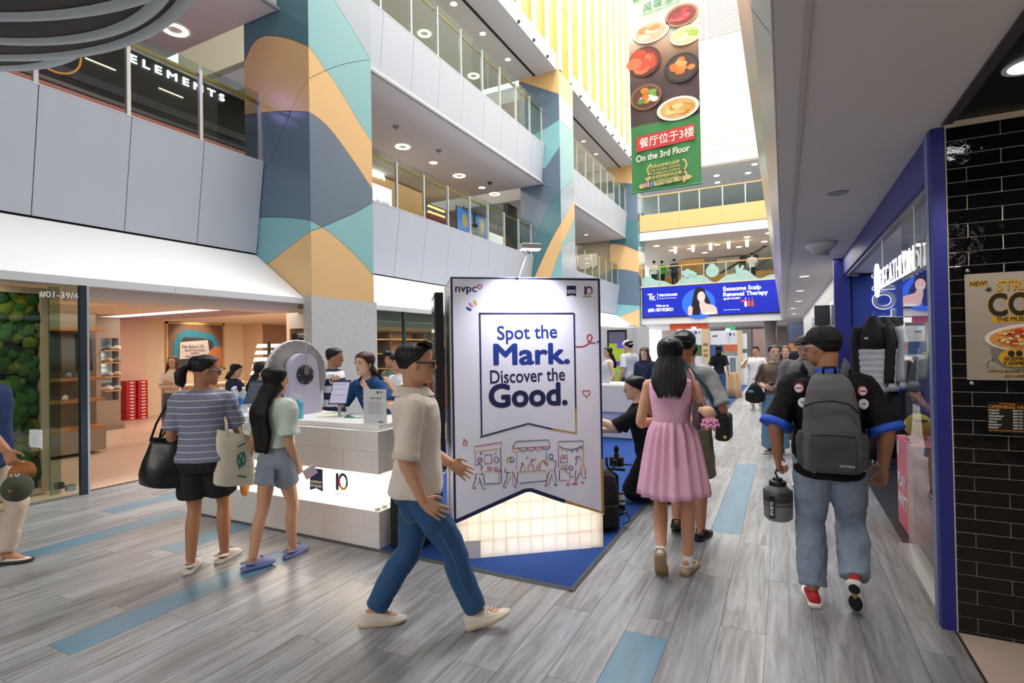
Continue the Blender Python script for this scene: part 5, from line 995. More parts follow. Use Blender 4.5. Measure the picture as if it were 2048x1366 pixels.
# ---------------------------------------------------------------- people
def sm(name, size=.11, st=.012):
    t = bpy.data.textures.get(name)
    if not t: t = bpy.data.textures.new(name, 'CLOUDS'); t.noise_scale = size; t.noise_depth = 2
    return t
def solid(mb, name, m, parent, vox, it=4, disp=0, dsize=.11):
    """weld overlapping lofts into one smooth continuous surface"""
    o = mb.build(name, m, parent, True)
    r = o.modifiers.new('weld', 'REMESH'); r.mode = 'VOXEL'; r.voxel_size = vox; r.use_smooth_shade = True
    s = o.modifiers.new('smooth', 'SMOOTH'); s.factor = .5; s.iterations = it
    if disp:
        d = o.modifiers.new('folds', 'DISPLACE'); d.texture = sm('folds%d' % int(dsize*100), dsize); d.strength = disp; d.mid_level = .5; d.texture_coords = 'GLOBAL'
    return o
HT = [(-.50,.11,.33,-.06),(-.47,.17,.385,.02),(-.40,.225,.40,.14),(-.30,.262,.395,.25),(-.20,.285,.385,.34),(-.08,.305,.375,.41),(.05,.32,.372,.465),(.18,.325,.375,.49),(.30,.31,.35,.475),(.40,.25,.285,.405),(.465,.16,.19,.28),(.497,.06,.08,.12)]
def ht(t):
    t = max(HT[0][0], min(HT[-1][0], t))
    for a, b in zip(HT, HT[1:]):
        if a[0] <= t <= b[0]:
            k = (t-a[0])/(b[0]-a[0]); return [a[i]+(b[i]-a[i])*k for i in (1,2,3)]
def ik(a, c, l1, l2, hint):
    d = c-a; L = d.length
    if L > (l1+l2)*.999: c = a + d.normalized()*(l1+l2)*.999; d = c-a; L = d.length
    u = d/L; x = (l1*l1-l2*l2+L*L)/(2*L); h = math.sqrt(max(0, l1*l1-x*x))
    q = hint - u*hint.dot(u)
    q = q.normalized() if q.length > 1e-4 else u.orthogonal().normalized()
    return a+u*x+q*h, c
SKN = {}
def skin(c): return mat(c, .5, spec=.35, var=.05, bscale=6, sss=.0)
TT = [(-.17,.070,.058),(-.10,.092,.066),(0,.099,.069),(.18,.091,.062),(.38,.084,.056),(.58,.089,.062),(.76,.098,.065),(.88,.1,.06),(.95,.082,.048),(1.0,.05,.04),(1.06,.033,.036)]
class P:
    """one figure: local frame X right, Y facing, Z up; built from joints"""
    def __init__(s, label, x, y, face, H=1.66, z=0, lean=0, side=0, twist=0, pel=None, head=(0,0,0), fem=False, wide=1, skin_='#b98466', vox=.007,
                 la=None, ra=None, ll=None, rl=None, name='person', group=None, curl=.5, neck=1, lh=None, rh=None, bodyvis=True):
        s.H = H; s.fem = fem; s.vox = vox; s.sk = skin(skin_); s.wide = wide*(.92 if fem else 1)
        s.t = thing(name, label, 'person', (x,y,z), R(face), group)
        h = H; s.pv = V((0,0,.515*h)) if pel is None else V(pel)
        s.Rp = Matrix.Identity(3)
        s.Rc = Matrix.Rotation(R(twist),3,'Z') @ Matrix.Rotation(R(-lean),3,'X') @ Matrix.Rotation(R(side),3,'Y')
        s.Lt = .32*h; up = s.Rc @ V((0,0,1))
        s.up = up; s.nb = s.pv + up*s.Lt + s.Rc @ V((0,-.012*h,0))
        yaw, pit, rol = head
        s.Rh = Matrix.Rotation(R(twist+yaw),3,'Z') @ Matrix.Rotation(R(-lean*.5-pit),3,'X') @ Matrix.Rotation(R(rol),3,'Y')
        s.hs = .138*h; s.hc = s.nb + up*.028*h + s.Rh @ V((0,.012*h,.074*h))
        sw = .101*h*s.wide; s.sh = {}; s.hip = {}
        for k, sg in (('l',-1),('r',1)):
            s.sh[k] = s.pv + up*s.Lt*.885 + s.Rc @ V((sg*sw,0,0)); s.hip[k] = s.pv + V((sg*.052*h,0,0))
        u1, u2 = .172*h, .15*h; t1, t2 = .245*h, .235*h
        s.el = {}; s.wr = {}; s.kn = {}; s.an = {}; s.foot = {}; s.hand = {'l': lh or {}, 'r': rh or {}}
        for k, sg, arm, leg in (('l',-1,la,ll),('r',1,ra,rl)):
            arm = arm or dict(w=(sg*(.15*h),.03,.50*h)); hint = V(arm.get('e', (sg*.35,-1,-.1)))
            w_ = V(arm['w']); s.el[k], s.wr[k] = ik(s.sh[k], w_, u1, u2, hint)
            leg = leg or dict(a=(sg*.055*h,0)); a_ = V((leg['a'][0], leg['a'][1], leg['a'][2] if len(leg['a']) > 2 else .048*h))
            s.kn[k], s.an[k] = ik(s.hip[k], a_, t1, t2, V(leg.get('k', (sg*.1,1,0)))); s.foot[k] = (leg.get('yaw', -sg*6), leg.get('pitch', 0))
        s.curl = curl; s.hue = skin_
    def tor(s, u, ease=0, sx=1):
        for a, b in zip(TT, TT[1:]):
            if a[0] <= u <= b[0]:
                k = (u-a[0])/(b[0]-a[0]); rx = a[1]+(b[1]-a[1])*k; ry = a[2]+(b[2]-a[2])*k; break
        else: rx, ry = TT[-1][1:] if u > 0 else TT[0][1:]
        if s.fem: rx *= 1.0 if u < .15 else (.88 if u < .5 else .92)
        else: rx *= .95 if u < .15 else 1
        rx *= s.wide if u < .95 else 1; ry *= s.wide if u < .95 else 1
        c = s.pv + s.up*s.Lt*u; q = max(0,min(1,u/.5)); M = Matrix([s.Rp[i].lerp(s.Rc[i], q) for i in range(3)])
        c = c + M @ V((0, (.012*math.sin(u*3.1)-.012*max(0,u))*s.H*.8, 0))
        if s.fem and .6 < u < .85: ry *= 1.08
        return c, rx*s.H*sx+ease, ry*s.H*sx+ease, M
    def ring(s, u, ease=0, n=24, sx=1, wob=0, ph=0, sq=2.3):
        c, rx, ry, M = s.tor(u, ease, sx); out = []
        for k in range(n):
            a = 2*math.pi*k/n; ca, sa = math.cos(a), math.sin(a)
            w_ = 1 + wob*math.sin(a*7+ph)
            out.append(c + M @ V((rx*w_*math.copysign(abs(ca)**(2/sq), ca), ry*w_*math.copysign(abs(sa)**(2/sq), sa), 0)))
        return out
    def limb(s, mb, pts, rad, n=14, k=5):
        """tapered limb along joints; rad gives radii at the joints and half-way"""
        sp = spline(pts, k); m = len(sp)-1; rs = []
        for i in range(m+1):
            q = i/m*(len(rad)-1); j = min(int(q), len(rad)-2); rs.append(rad[j]+(rad[j+1]-rad[j])*(q-j))
        mb.tube(sp, rs, n)
    def body(s, thin=.86, foot=.72):
        h = s.H; mb = MB(); f = .88 if s.fem else 1
        mb.loft([s.ring(u, 0, 20, thin if u < .93 else 1) for u in (-.12,-.08,0,.2,.4,.6,.76,.88,.95,1.0,1.06)])
        nk = s.nb + s.up*.012*h
        mb.tube([nk - s.up*.05*h, nk, s.hc + s.Rh @ V((0,-.02*h,-.03*h)), s.hc], [.042*h*f,.034*h*f,.033*h*f,.03*h*f], 14)
        for k, sg in (('l',-1),('r',1)):
            A, E, W_ = s.sh[k], s.el[k], s.wr[k]
            inn = A + (s.pv+s.up*s.Lt*.88-A)*.45; mb.ell(A - s.up*.003*h, (.031*h*f,)*3, 14, 10); mb.tube([inn, A], [.024*h*f,.03*h*f], 14)
            s.limb(mb, [A, (A+E)/2, E, E.lerp(W_,.35), W_], [x*h*f for x in (.03,.0285,.024,.0255,.0165)])
            s.mkhand(mb, k, sg)
            Hh, K, An = s.hip[k], s.kn[k], s.an[k]; back = V((0,-.008*h,0))
            s.limb(mb, [Hh, (Hh+K)/2, K, K.lerp(An,.35)+back, An], [x*h*(.95 if s.fem else 1) for x in (.05,.045,.031,.033,.0205)])
            F_ = s.footM(k); L_ = .148*h; rings = []
            for y, w_, z0, z1 in ((-.05,.016,.012,.05),(-.036,.021,.0,.062),(0,.021,0,.07),(.045,.026,0,.05),(.08,.029,0,.032),(.105,.024,0,.022),(.118,.012,.003,.016)):
                rings.append([An + F_ @ V((w_*h*.9*foot*math.cos(a), y*h*.95*foot, -.046*h*foot + h*((z0+z1)/2+(z1-z0)/2*math.sin(a))*.9*foot)) for a in [2*math.pi*q/12 for q in range(12)]])
            mb.loft(rings)
        s.head(mb)
        s.o = solid(mb, 'body', s.sk, s.t, s.vox, 3); return s.o
    def footM(s, k):
        yaw, pit = s.foot[k]; return Matrix.Rotation(R(yaw),3,'Z') @ Matrix.Rotation(R(pit),3,'X')
    def mkhand(s, mb, k, sg):
        h = s.H; W_ = s.wr[k]; d = (W_-s.el[k]).normalized(); hd = s.hand[k]
        d = (d + V(hd.get('bend', (0,0,0)))).normalized()
        pn = V(hd.get('palm', (-sg,0,0))); pn = (pn - d*pn.dot(d)).normalized(); sd = d.cross(pn)*(-sg)   # sd: towards the thumb side
        th = V(hd['thumb']) if 'thumb' in hd else V((0,1,.2)); 
        if sd.dot(th) < 0: sd = -sd
        L_ = .105*h*(.93 if s.fem else 1); pl = L_*.5; pw = .0235*h*(.9 if s.fem else 1); pt_ = .0105*h
        rg = []
        for q, w_, t_ in ((-.1,.7,1.1),(.12,.85,1.15),(.5,1.05,1.05),(.85,1.08,.9),(1.0,.98,.7)):
            c = W_ + d*pl*q; rg.append([c + sd*pw*w_*math.cos(a) + pn*pt_*t_*math.sin(a) for a in [2*math.pi*i/12 for i in range(12)]])
        mb.loft(rg)
        cu = hd.get('curl', s.curl); r0 = .0048*h*(.9 if s.fem else 1)
        for i, (o_, ln) in enumerate(((.8,.45),(.28,.5),(-.26,.47),(-.78,.37))):
            b = W_ + d*pl*.86 + sd*pw*o_; a = .25+cu*.9 + i*.07*cu; p = [b]; dr = (d + sd*o_*.24).normalized(); ang = 0
            for q in range(3):
                ang += a*(.55 if q == 0 else .9)*(cu*1.1+.15); v_ = dr*math.cos(ang) + pn*math.sin(ang); p.append(p[-1] + v_*L_*ln*(.46,.31,.25)[q])
            mb.tube(p, [r0*1.15,r0*1.05,r0*.95,r0*.75], 8)
        b = W_ + d*pl*.15 + sd*pw*.75; p = [b, b + (sd*.75+d*.65+pn*.25).normalized()*L_*.2, b + (sd*.75+d*.65+pn*.25).normalized()*L_*.2 + (sd*.25+d*.9+pn*(.2+cu*.5)).normalized()*L_*.16, ]
        p.append(p[-1] + (d*.9+pn*(.2+cu*.6)).normalized()*L_*.13); mb.tube(p, [r0*1.7,r0*1.35,r0*1.15,r0*.85], 8)
    def H_(s, x, y, z): return s.hc + s.Rh @ (V((x,y,z))*s.hs*1.0)
    def head(s, mb):
        rings = []
        for t, w_, fr_, bk_ in HT:
            r_ = []
            for k in range(24):
                a = 2*math.pi*k/24; ca, sa = math.cos(a), math.sin(a); e = 2.2
                y = (fr_ if sa > 0 else bk_)*math.copysign(abs(sa)**(2/e), sa); x = w_*math.copysign(abs(ca)**(2/e), ca)
                r_.append(s.H_(x*(.96 if s.fem else 1.0)*1.02, y, t))
            rings.append(r_)
        mb.loft(rings); q = 1
        mb.tube([s.H_(0,.36,.1), s.H_(0,.40,.0), s.H_(0,.455,-.1), s.H_(0,.40,-.135), s.H_(0,.35,-.14)], [(.03*s.hs,.04*s.hs),(.045*s.hs,.045*s.hs),(.065*s.hs,.055*s.hs),(.06*s.hs,.05*s.hs),(.04*s.hs,.03*s.hs)], 10)
        for sg in (-1,1): mb.ell(s.H_(sg*.335,-.03,-.04), (.03*s.hs,.085*s.hs,.125*s.hs), 10, 8, s.Rh @ Matrix.Rotation(sg*-.35,3,'Z'))
        for sg in (-1,1): mb.ell(s.H_(sg*.14,.325,.085), (.11*s.hs,.05*s.hs,.035*s.hs), 10, 6, s.Rh)
    def face(s, brow='#1c1614', lip=None, small=False, mouth=1, glasses=None, lids=0):
        lip = lip or ('#b5685e' if s.fem else '#a06c58')
        for sg in (-1,1):
            MB().ell(s.H_(sg*.14,.348,.02), (.054*s.hs,.032*s.hs,(.02-.01*lids)*s.hs), 10, 8, s.Rh).build('eye', mat('#e9e2dc', .3), s.t, True)
            MB().ell(s.H_(sg*.14,.372,.018), (.024*s.hs,.014*s.hs,(.019-.01*lids)*s.hs), 10, 8, s.Rh).build('iris', mat('#1c120e', .2), s.t, True)
            MB().tube([s.H_(sg*.075,.352,.022), s.H_(sg*.14,.374,.048), s.H_(sg*.21,.335,.02)], [.007*s.hs,.012*s.hs,.006*s.hs], 6).build('eyelid', s.sk if not s.fem else mat('#3a2620', .7), s.t, True)
            MB().tube([s.H_(sg*.055,.385,.095), s.H_(sg*.14,.388,.125), s.H_(sg*.23,.345,.1)], [(.008*s.hs,.01*s.hs),(.013*s.hs,.01*s.hs),(.006*s.hs,.006*s.hs)], 6).build('eyebrow', mat(brow, .8), s.t, True)
        MB().tube([s.H_(-.1,.365,-.255), s.H_(-.04,.392,-.24), s.H_(0,.395,-.245), s.H_(.04,.392,-.24), s.H_(.1,.365,-.255)], [.008*s.hs,.02*s.hs,.02*s.hs,.02*s.hs,.008*s.hs], 6).build('mouth', mat(lip, .45), s.t, True)
        if mouth > 1: MB().ell(s.H_(0,.375,-.275), (.075*s.hs,.03*s.hs,.028*s.hs), 10, 6, s.Rh).build('teeth', mat('#f0ebe4', .3), s.t, True)
        MB().tube([s.H_(-.08,.365,-.29), s.H_(0,.39,-.295), s.H_(.08,.365,-.29)], [.008*s.hs,.02*s.hs,.008*s.hs], 6).build('lower_lip', mat(lip, .45), s.t, True)
        if glasses:
            g = MB()
            for sg in (-1,1):
                c = [s.H_(sg*(.165+.105*math.cos(a)), .425, .0+.08*math.sin(a)) for a in [2*math.pi*k/16 for k in range(17)]]; g.tube(c, .0045 if s.vox < .01 else .006, 6); g.tube([s.H_(sg*.27,.42,.03), s.H_(sg*.35,.2,.03), s.H_(sg*.35,-.03,.03)], .004, 6)
            g.tube([s.H_(-.06,.43,.02), s.H_(0,.445,.03), s.H_(.06,.43,.02)], .0035, 6); g.build('glasses', mat(glasses, .3, .6), s.t, True)
    def hair(s, col='#15110f', length=0, th=.055, w=.42, front=.33, style=None, back=.1, gloss=.42, thin=1, lean=0, nape=-.2, fringe=None):
        """hair shell: a thick cap with an opening for the face, running on down the back when long"""
        hm = mat(col, gloss, spec=.35, var=.25, bump=.5, bscale=14, aniso=(9,9,.8)); rows = []
        N_ = 56; tt = [.53,.52,.49,.44,.38,.32,.25,.18,.1,.02,-.06,-.13,-.2]
        if length > 0: tt = tt[:-1]
        if length == 0: tt = [t for t in tt if t >= nape]
        for t in tt:
            w_, f_, b_ = ht(min(t,.49)); k_ = max(0, (t-.46)/.07); e = th*(1+.25*max(0,t)/.5)
            if t > .49: w_, f_, b_ = w_*(1-(t-.49)/.05), f_*(1-(t-.49)/.05), b_*(1-(t-.49)/.05)
            if t >= front: op = 0
            elif length == 0: op = 50+ (front-t)/(front-.05)*40 if t > .05 else (95 + (.05-t)/.25*45)
            else: op = 42+(front-t)/(front+.2)*55
            rows.append((t, w_+e, f_+e*.8, b_+e*1.1, op, None))
        rings = []; inner = []
        for t, w_, f_, b_, op, _ in rows:
            o_, i_ = [], []
            for j in range(N_+1):
                a = R(90+op) + (2*math.pi-2*R(op))*j/N_; ca, sa = math.cos(a), math.sin(a)
                g = 1 + .018*math.sin(j*2.9) + .012*math.sin(j*1.3+1) + .02*noise.noise(V((j*.35, t*2, s.H*7)))
                ed = 1
                o_.append(s.H_(w_*ca*g, (f_ if sa > 0 else b_)*sa*g, t)); i_.append(s.H_((w_-th*.9)*ca, ((f_ if sa > 0 else b_)-th*.9)*sa, t-.015))
            rings.append(o_); inner.append(i_)
        if length > 0:
            n_ = max(5, int(length/.04)); zup = V((0,0,1)); c0 = s.H_(0,-.26,-.12); rt = ((s.Rh @ XA)*.5 + (s.Rc @ XA)); rt.z = 0; rt.normalize()
            fw = zup.cross(rt)
            for q in range(1, n_+1):
                k = q/n_; z = c0.z - length*k; u = (z-s.pv.z)/s.Lt
                tc, trx, try_, tM = s.tor(max(.05, min(1.05, u)), .034+.012*min(1,k*3))
                bp_ = tc + (tM @ V((0,-try_,0))); bp_.z = z
                m0 = min(1, k*length/.16); m0 = m0*m0*(3-2*m0); hp = V((c0.x, c0.y, z)); c = hp.lerp(bp_, m0)
                if (c-hp).dot(-fw) < 0: c = hp.lerp(c, .3)
                wd = s.hs*((.43+(w-.43)*min(1,k*2.4))*(1 if k < .75 else 1-.35*(k-.75)/.25)); dep = s.hs*(.26*(1-m0)+.10+back)*.8; od = .34*(1-m0)*s.hs
                o_, i_ = [], []
                for j in range(N_+1):
                    a = math.pi*(-.06) + math.pi*1.12*(1-j/N_)
                    ca, sa = math.cos(a), math.sin(a); g = 1 + .03*math.sin(j*2.9) + .025*math.sin(j*1.3+1) + .05*noise.noise(V((j*.35, k*2, s.H*7)))
                    zz = (.012*math.sin(j*1.9)+.01*math.sin(j*.7)) if q == n_ else 0
                    p_ = c + rt*wd*ca*g - fw*(dep*max(-.2,sa)*g) + fw*od*(1-max(0,sa)) + zup*zz
                    o_.append(p_); i_.append(c + rt*wd*ca*.9 + fw*(od*.8+.01) + zup*zz)
                rings.append(list(reversed(o_)) if False else o_); inner.append(i_)
        mb = MB(); m_ = len(rings); n = N_+1
        vs = [p for r_ in rings for p in r_]+[p for r_ in inner for p in r_]; off = m_*n; fs = []
        for i in range(m_-1):
            for j in range(N_):
                fs.append((i*n+j, i*n+j+1, (i+1)*n+j+1, (i+1)*n+j)); fs.append((off+i*n+j, off+(i+1)*n+j, off+(i+1)*n+j+1, off+i*n+j+1))
            fs.append((i*n, (i+1)*n, off+(i+1)*n, off+i*n)); fs.append((i*n+N_, off+i*n+N_, off+(i+1)*n+N_, (i+1)*n+N_))
        for j in range(N_): fs.append(((m_-1)*n+j, (m_-1)*n+j+1, off+(m_-1)*n+j+1, off+(m_-1)*n+j)); 
        fs.append(tuple(range(n)))
        mb.add(vs, fs)
        if style == 'quiff':
            for k in range(11): x = -.22+.044*k; mb.tube([s.H_(x,.0,.50), s.H_(x*1.02,.2,.535+.012*math.sin(k*2)), s.H_(x*1.05,.33,.50), s.H_(x*1.08,.37,.40)], [.03*s.hs,.055*s.hs,.05*s.hs,.02*s.hs], 8)
        if style == 'tuft':
            for k in range(14): a = k*2.4; mb.tube([s.H_(.22*math.cos(a),.05+.22*math.sin(a),.42), s.H_(.25*math.cos(a),.08+.26*math.sin(a),.53), s.H_(.3*math.cos(a),.1+.3*math.sin(a),.54)], [.07*s.hs,.06*s.hs,.015*s.hs], 6)
        if style == 'fringe':
            for k in range(9): x = -.24+.06*k; mb.tube([s.H_(x*.8,.2,.5), s.H_(x,.37,.36), s.H_(x*1.15,.395,.2), s.H_(x*1.25,.38,.13)], [.05*s.hs,.05*s.hs,.045*s.hs,.012*s.hs], 6)
        if style == 'sides':   # strands falling in front of the shoulders
            for sg in (-1,1): mb.tube([s.H_(sg*.3,.1,.15), s.H_(sg*.37,.12,-.2), s.H_(sg*.4,.2,-.6), s.H_(sg*.42,.3,-1.1), s.H_(sg*.4,.3,-1.5)], [(.08*s.hs,.1*s.hs),(.09*s.hs,.12*s.hs),(.12*s.hs,.1*s.hs),(.12*s.hs,.1*s.hs),(.04*s.hs,.04*s.hs)], 10)
        if style == 'ponytail':
            mb.tube([s.H_(0,-.46,.1), s.H_(-.02,-.62,.02), s.H_(-.03,-.74,-.18), s.H_(-.02,-.7,-.5), s.H_(0,-.62,-.62)], [.07*s.hs,.12*s.hs,.19*s.hs,.17*s.hs,.04*s.hs], 14)
        if style == 'bun': mb.ell(s.H_(0,-.5,.15), (.16*s.hs,.15*s.hs,.16*s.hs), 14, 10, s.Rh)
        o = mb.build('hair', hm, s.t, True); o.data.set_sharp_from_angle(angle=R(70)); return o
    def cap(s, col, yaw=0, brim=True, strap=False, mark=None):
        m_ = mat(col, .8, var=.08, bump=.2, bscale=40); mb = MB(); rg = []; q = Matrix.Rotation(R(yaw),3,'Z')
        for t, k in ((.1,1.0),(.16,1.02),(.28,1.0),(.4,.86),(.5,.6),(.55,.3),(.57,.05)):
            rg.append([s.H_(*(q @ V((.375*k*math.cos(a), (.42 if math.sin(a) > 0 else .54)*k*math.sin(a), t)))) for a in [2*math.pi*i/28 for i in range(28)]])
        o = mb.loft(rg).build('cap', m_, s.t, True); 
        if brim:
            b = MB(); top = []
            for i in range(13):
                a = math.pi*(i/12); x = .33*math.cos(a); b.v
                top.append((V((x,.30+.06*math.sin(a),.13)), V((x*.95,.42+.42*math.sin(a),.13-.06*abs(math.cos(a))+.01))))
            vs = [s.H_(*(q @ p[0])) for p in top]+[s.H_(*(q @ p[1])) for p in top]+[s.H_(*(q @ (p[0]+V((0,0,.025))))) for p in top]+[s.H_(*(q @ (p[1]+V((0,0,.025))))) for p in top]; n = 13; fs = []
            for i in range(12): fs += [(i,i+1,n+i+1,n+i),(2*n+i,3*n+i,3*n+i+1,2*n+i+1),(n+i,n+i+1,3*n+i+1,3*n+i),(i,2*n+i,2*n+i+1,i+1)]
            b.add(vs, fs).build('brim', m_, s.t, True)
        for k in range(6):
            a = k*math.pi/3+.5; MB().tube([s.H_(*(q @ V((.38*f*math.cos(a),(.425 if math.sin(a) > 0 else .545)*f*math.sin(a),t)))) for t, f in ((.12,1.01),(.28,1.005),(.4,.87),(.5,.61),(.57,.1))], .0025, 5).build('seam', m_, s.t)
        MB().ell(s.H_(0,0,.575), (.03*s.hs,)*3, 8, 6).build('button', m_, s.t, True)
        return o
    def top(s, col, hem=.1, sleeve=.45, ease=.016, m=None, name='shirt', collar=None, flare=0, neck=1.035, disp=.012, slease=.012, slim=1, dsize=.11):
        h = s.H; mb = MB(); us = [hem, hem+.06, .15, .3, .45, .6, .76, .88, .945, .985, 1.005, neck]; us = sorted(set(u for u in us if u >= hem and u <= neck))
        rg = []
        for u in us: rg.append(s.ring(u, ease*(1 if u < .95 else .5) + flare*max(0,(.6-u)), 28, slim, .012 if u < .5 else 0, u*5))
        mb.loft(rg)
        for k in ('l','r'):
            A, E, W_ = s.sh[k], s.el[k], s.wr[k]; b = .0305*h*(.9 if s.fem else 1)*(1.12 if s.wide > 1.1 else 1)+slease
            inn = A + (s.pv+s.up*s.Lt*.87-A)*.55
            if sleeve <= 0:
                mb.tube([s.nb+(A-s.nb)*.35-s.up*.02, s.nb+(A-s.nb)*.62-s.up*.015, s.nb+(A-s.nb)*.84-s.up*.012], [(.05,.05),(.052,.045),(.046,.036)], 14); continue
            if sleeve <= .5: p = [inn, A, A.lerp(E, sleeve/.5*.5), A.lerp(E, sleeve/.5)]; rr = [b*.85,b*.98,b*1.0,b*1.06+slease*.3]
            else: q = (sleeve-.5)/.5; p = [inn, A, (A+E)/2, E, E.lerp(W_, q*.5), E.lerp(W_, q)]; rr = [b*.85,b*.98,b*.98,b*.92,b*.9,b*.8]
            s.limb(mb, p, rr, 16, 4)
        o = solid(mb, name, m or cloth(col), s.t, max(s.vox, .008)*1.15, 5, disp, dsize)
        if collar:
            c, rx, ry, M = s.tor(.985); cr = []
            for z, r_, ff in ((-.01,1.28,1.3),(.012,1.18,1.2),(.04,1.02,.98),(.042,1.12,1.1),(.012,1.34,1.34),(-.006,1.46,1.5)):
                cr.append([c + M @ V((.046*h*r_*math.cos(a), .05*h*ff*math.sin(a)-.003*h, z*h*.6*(1-.25*math.sin(a)))) for a in [2*math.pi*i/28 for i in range(28)]])
            MB().loft(cr, False).build('collar', mat(collar, .8, var=.05), s.t, True)
        return o
    def legs_(s, col, cut=1.0, ease=.012, m=None, name='trousers', waist=.2, flare=0, disp=.014, hem=0, crotch=0):
        h = s.H; mb = MB(); mb.loft([s.ring(u, ease, 24) for u in sorted({u for u in (-.17,-.08,0,.1) if u < waist-.02} | {waist})])
        for k in ('l','r'):
            Hh, K, An = s.hip[k], s.kn[k], s.an[k]; top_ = Hh + V((0,0,.02*h))
            f = .95 if s.fem else 1; r1, r2, r3, r4, r5 = .053*h*f+ease, .048*h*f+ease, .034*h*f+ease*1.1, .035*h*f+ease*1.3, .026*h*f+ease*1.5
            if cut <= .5:
                q = cut/.5; p = [top_, Hh.lerp(K,q*.5), Hh.lerp(K,q)]; rr = [r1, r1+(r2-r1)*q+flare*.5, r1+(r3-r1)*q*.8+flare]
            else:
                q = (cut-.5)/.5; p = [top_, (Hh+K)/2, K, K.lerp(An,.4*q)+V((0,-.006*h,0)), K.lerp(An,q)]; rr = [r1,r2,r3,r4+flare*.4,r5+flare]
            s.limb(mb, p, rr, 16, 5)
        return solid(mb, name, m or cloth(col), s.t, max(s.vox,.008)*1.15, 4, disp, .09)
    def shoe(s, k, style, up, sole, sz=1.0):
        h = s.H; An = s.an[k]; F_ = s.footM(k); L_ = .158*h*sz/.27; w0 = 1.0
        g = lambda x, y, z: An + F_ @ V((x*L_, y*L_, z*L_ - .048*h))
        prof = [(-.088,.022),(-.07,.036),(-.02,.036),(.04,.042),(.09,.047),(.14,.043),(.17,.028),(.18,.012)]
        so = []
        for z, e in ((-.002,.94),(.004,1.05),(.024,1.06),(.028,1.0)): so.append([g(x*e, y*e, z+ (.012*max(0,(y-.12)/.06) if z < .02 else 0)) for x, y in [(w,y) for y, w in prof]+[(-w,y) for y, w in reversed(prof)]])
        s_o = MB().loft(so).build('shoe_sole', mat(sole, .6), s.t, True); 
        if style == 'sandal':
            for y0, y1, z in ((.13,.1,.03),(.07,.05,.055),(.02,-.01,.075)): MB().tube([g(-.045,y0,.02), g(-.03,y1,z), g(0,y1,z+.012), g(.03,y1,z), g(.045,y0,.02)], [(.008*L_,.012*L_)]*5, 8).build('strap', mat(up, .5), s.t, True)
            MB().tube([g(.038,-.02,.03), g(.03,-.07,.06), g(0,-.092,.065), g(-.03,-.07,.06), g(-.038,-.02,.03)], [(.006*L_,.01*L_)]*5, 8).build('strap', mat(up, .5), s.t, True); return
        rows = {'sneaker':[(-.085,.02,.075),(-.068,.033,.088),(-.02,.034,.085),(.03,.036,.092),(.07,.041,.072),(.11,.041,.05),(.15,.032,.04),(.172,.014,.032)],
                'clog':[(.0,.034,.03),(.03,.04,.088),(.06,.046,.085),(.1,.048,.07),(.14,.042,.055),(.168,.026,.042),(.178,.01,.034)],
                'flat':[(-.085,.02,.06),(-.068,.033,.07),(-.02,.034,.045),(.03,.036,.05),(.07,.041,.05),(.11,.041,.045),(.15,.032,.038),(.172,.014,.032)]}[style]
        rg = []
        for y, w_, top_ in rows: rg.append([g(w_*math.copysign(abs(math.cos(a))**.8, math.cos(a)), y, .016+(top_-.016)*max(0,math.sin(a))**.85) for a in [math.pi*(i/12) for i in range(13)]])
        u = MB().loft(rg, True, False); o = u.build('shoe', mat(up, .6, var=.04), s.t, True)
        sd = o.modifiers.new('wall', 'SOLIDIFY'); sd.thickness = .004; ss = o.modifiers.new('round', 'SUBSURF'); ss.levels = 1; ss.render_levels = 1
        if style == 'sneaker':
            for i in range(4): MB().tube([g(-.02,.035+.018*i,.094-.008*i), g(0,.04+.018*i,.098-.009*i), g(.02,.035+.018*i,.094-.008*i)], .004*L_, 6).build('lace', mat('#efeae2', .7), s.t, True)
        if style in ('clog','flat'):
            MB().tube([g(.036,.0,.05), g(.034,-.05,.062), g(.02,-.085,.066), g(-.02,-.085,.066), g(-.034,-.05,.062), g(-.036,.0,.05)], [(.006*L_,.012*L_)]*6, 8).build('heel_strap', mat(up, .6), s.t, True)
            if style == 'clog':
                for sg in (-1,1): MB().ell(g(sg*.037,.003,.05), (.008*L_,.012*L_,.012*L_), 8, 6).build('rivet', mat(sole, .6), s.t, True)
                for i in range(7): x = -.024+.016*(i % 4); MB().ell(g(x, .07+.03*(i//4)+.008*(i % 2), .083-.02*(i//4)), (.005*L_,.006*L_,.006*L_), 8, 6).build('vent_hole', mat('#3b3c52', .8), s.t, True)
    def shoes(s, style, up, sole, sz=1.0):
        for k in ('l','r'): s.shoe(k, style, up, sole, sz)
    def socks(s, col, tall=.05):
        for k in ('l','r'):
            An, K = s.an[k], s.kn[k]; d = (K-An).normalized(); h = s.H
            MB().tube([An-d*.03*h, An, An+d*tall*h*.6, An+d*tall*h], [.025*h,.023*h,.0225*h,.024*h], 14).build('sock', mat(col, .9, bump=.2, bscale=60), s.t, True)
    def skirt(s, m, u0=.42, z1=.5, r0=.01, r1=.27, pleats=15, amp=.02, name='skirt', ell=(1,.8)):
        c, rx, ry, M = s.tor(u0, r0); rg = []; n = 120; top_z = c.z
        for i in range(14):
            k = i/13; z = top_z + (z1-top_z)*k; rxx = rx + (r1*ell[0]-rx)*(k**.8); ryy = ry + (r1*ell[1]-ry)*(k**.8); rr = []
            for j in range(n):
                a = 2*math.pi*j/n; f = 1 + amp*min(1,k*6)*(math.sin(a*pleats+1.3*math.sin(a*3))*(1-.35*k) + .5*math.sin(a*5+2)*k)/max(rxx,.1)*.3
                cx, cy = c.x*(1-k)+s.pv.x*k, c.y*(1-k)+s.pv.y*k
                rr.append((cx+rxx*f*math.cos(a), cy+ryy*f*math.sin(a), z + (.012*math.sin(a*2.3+1)*k)))
            rg.append(rr)
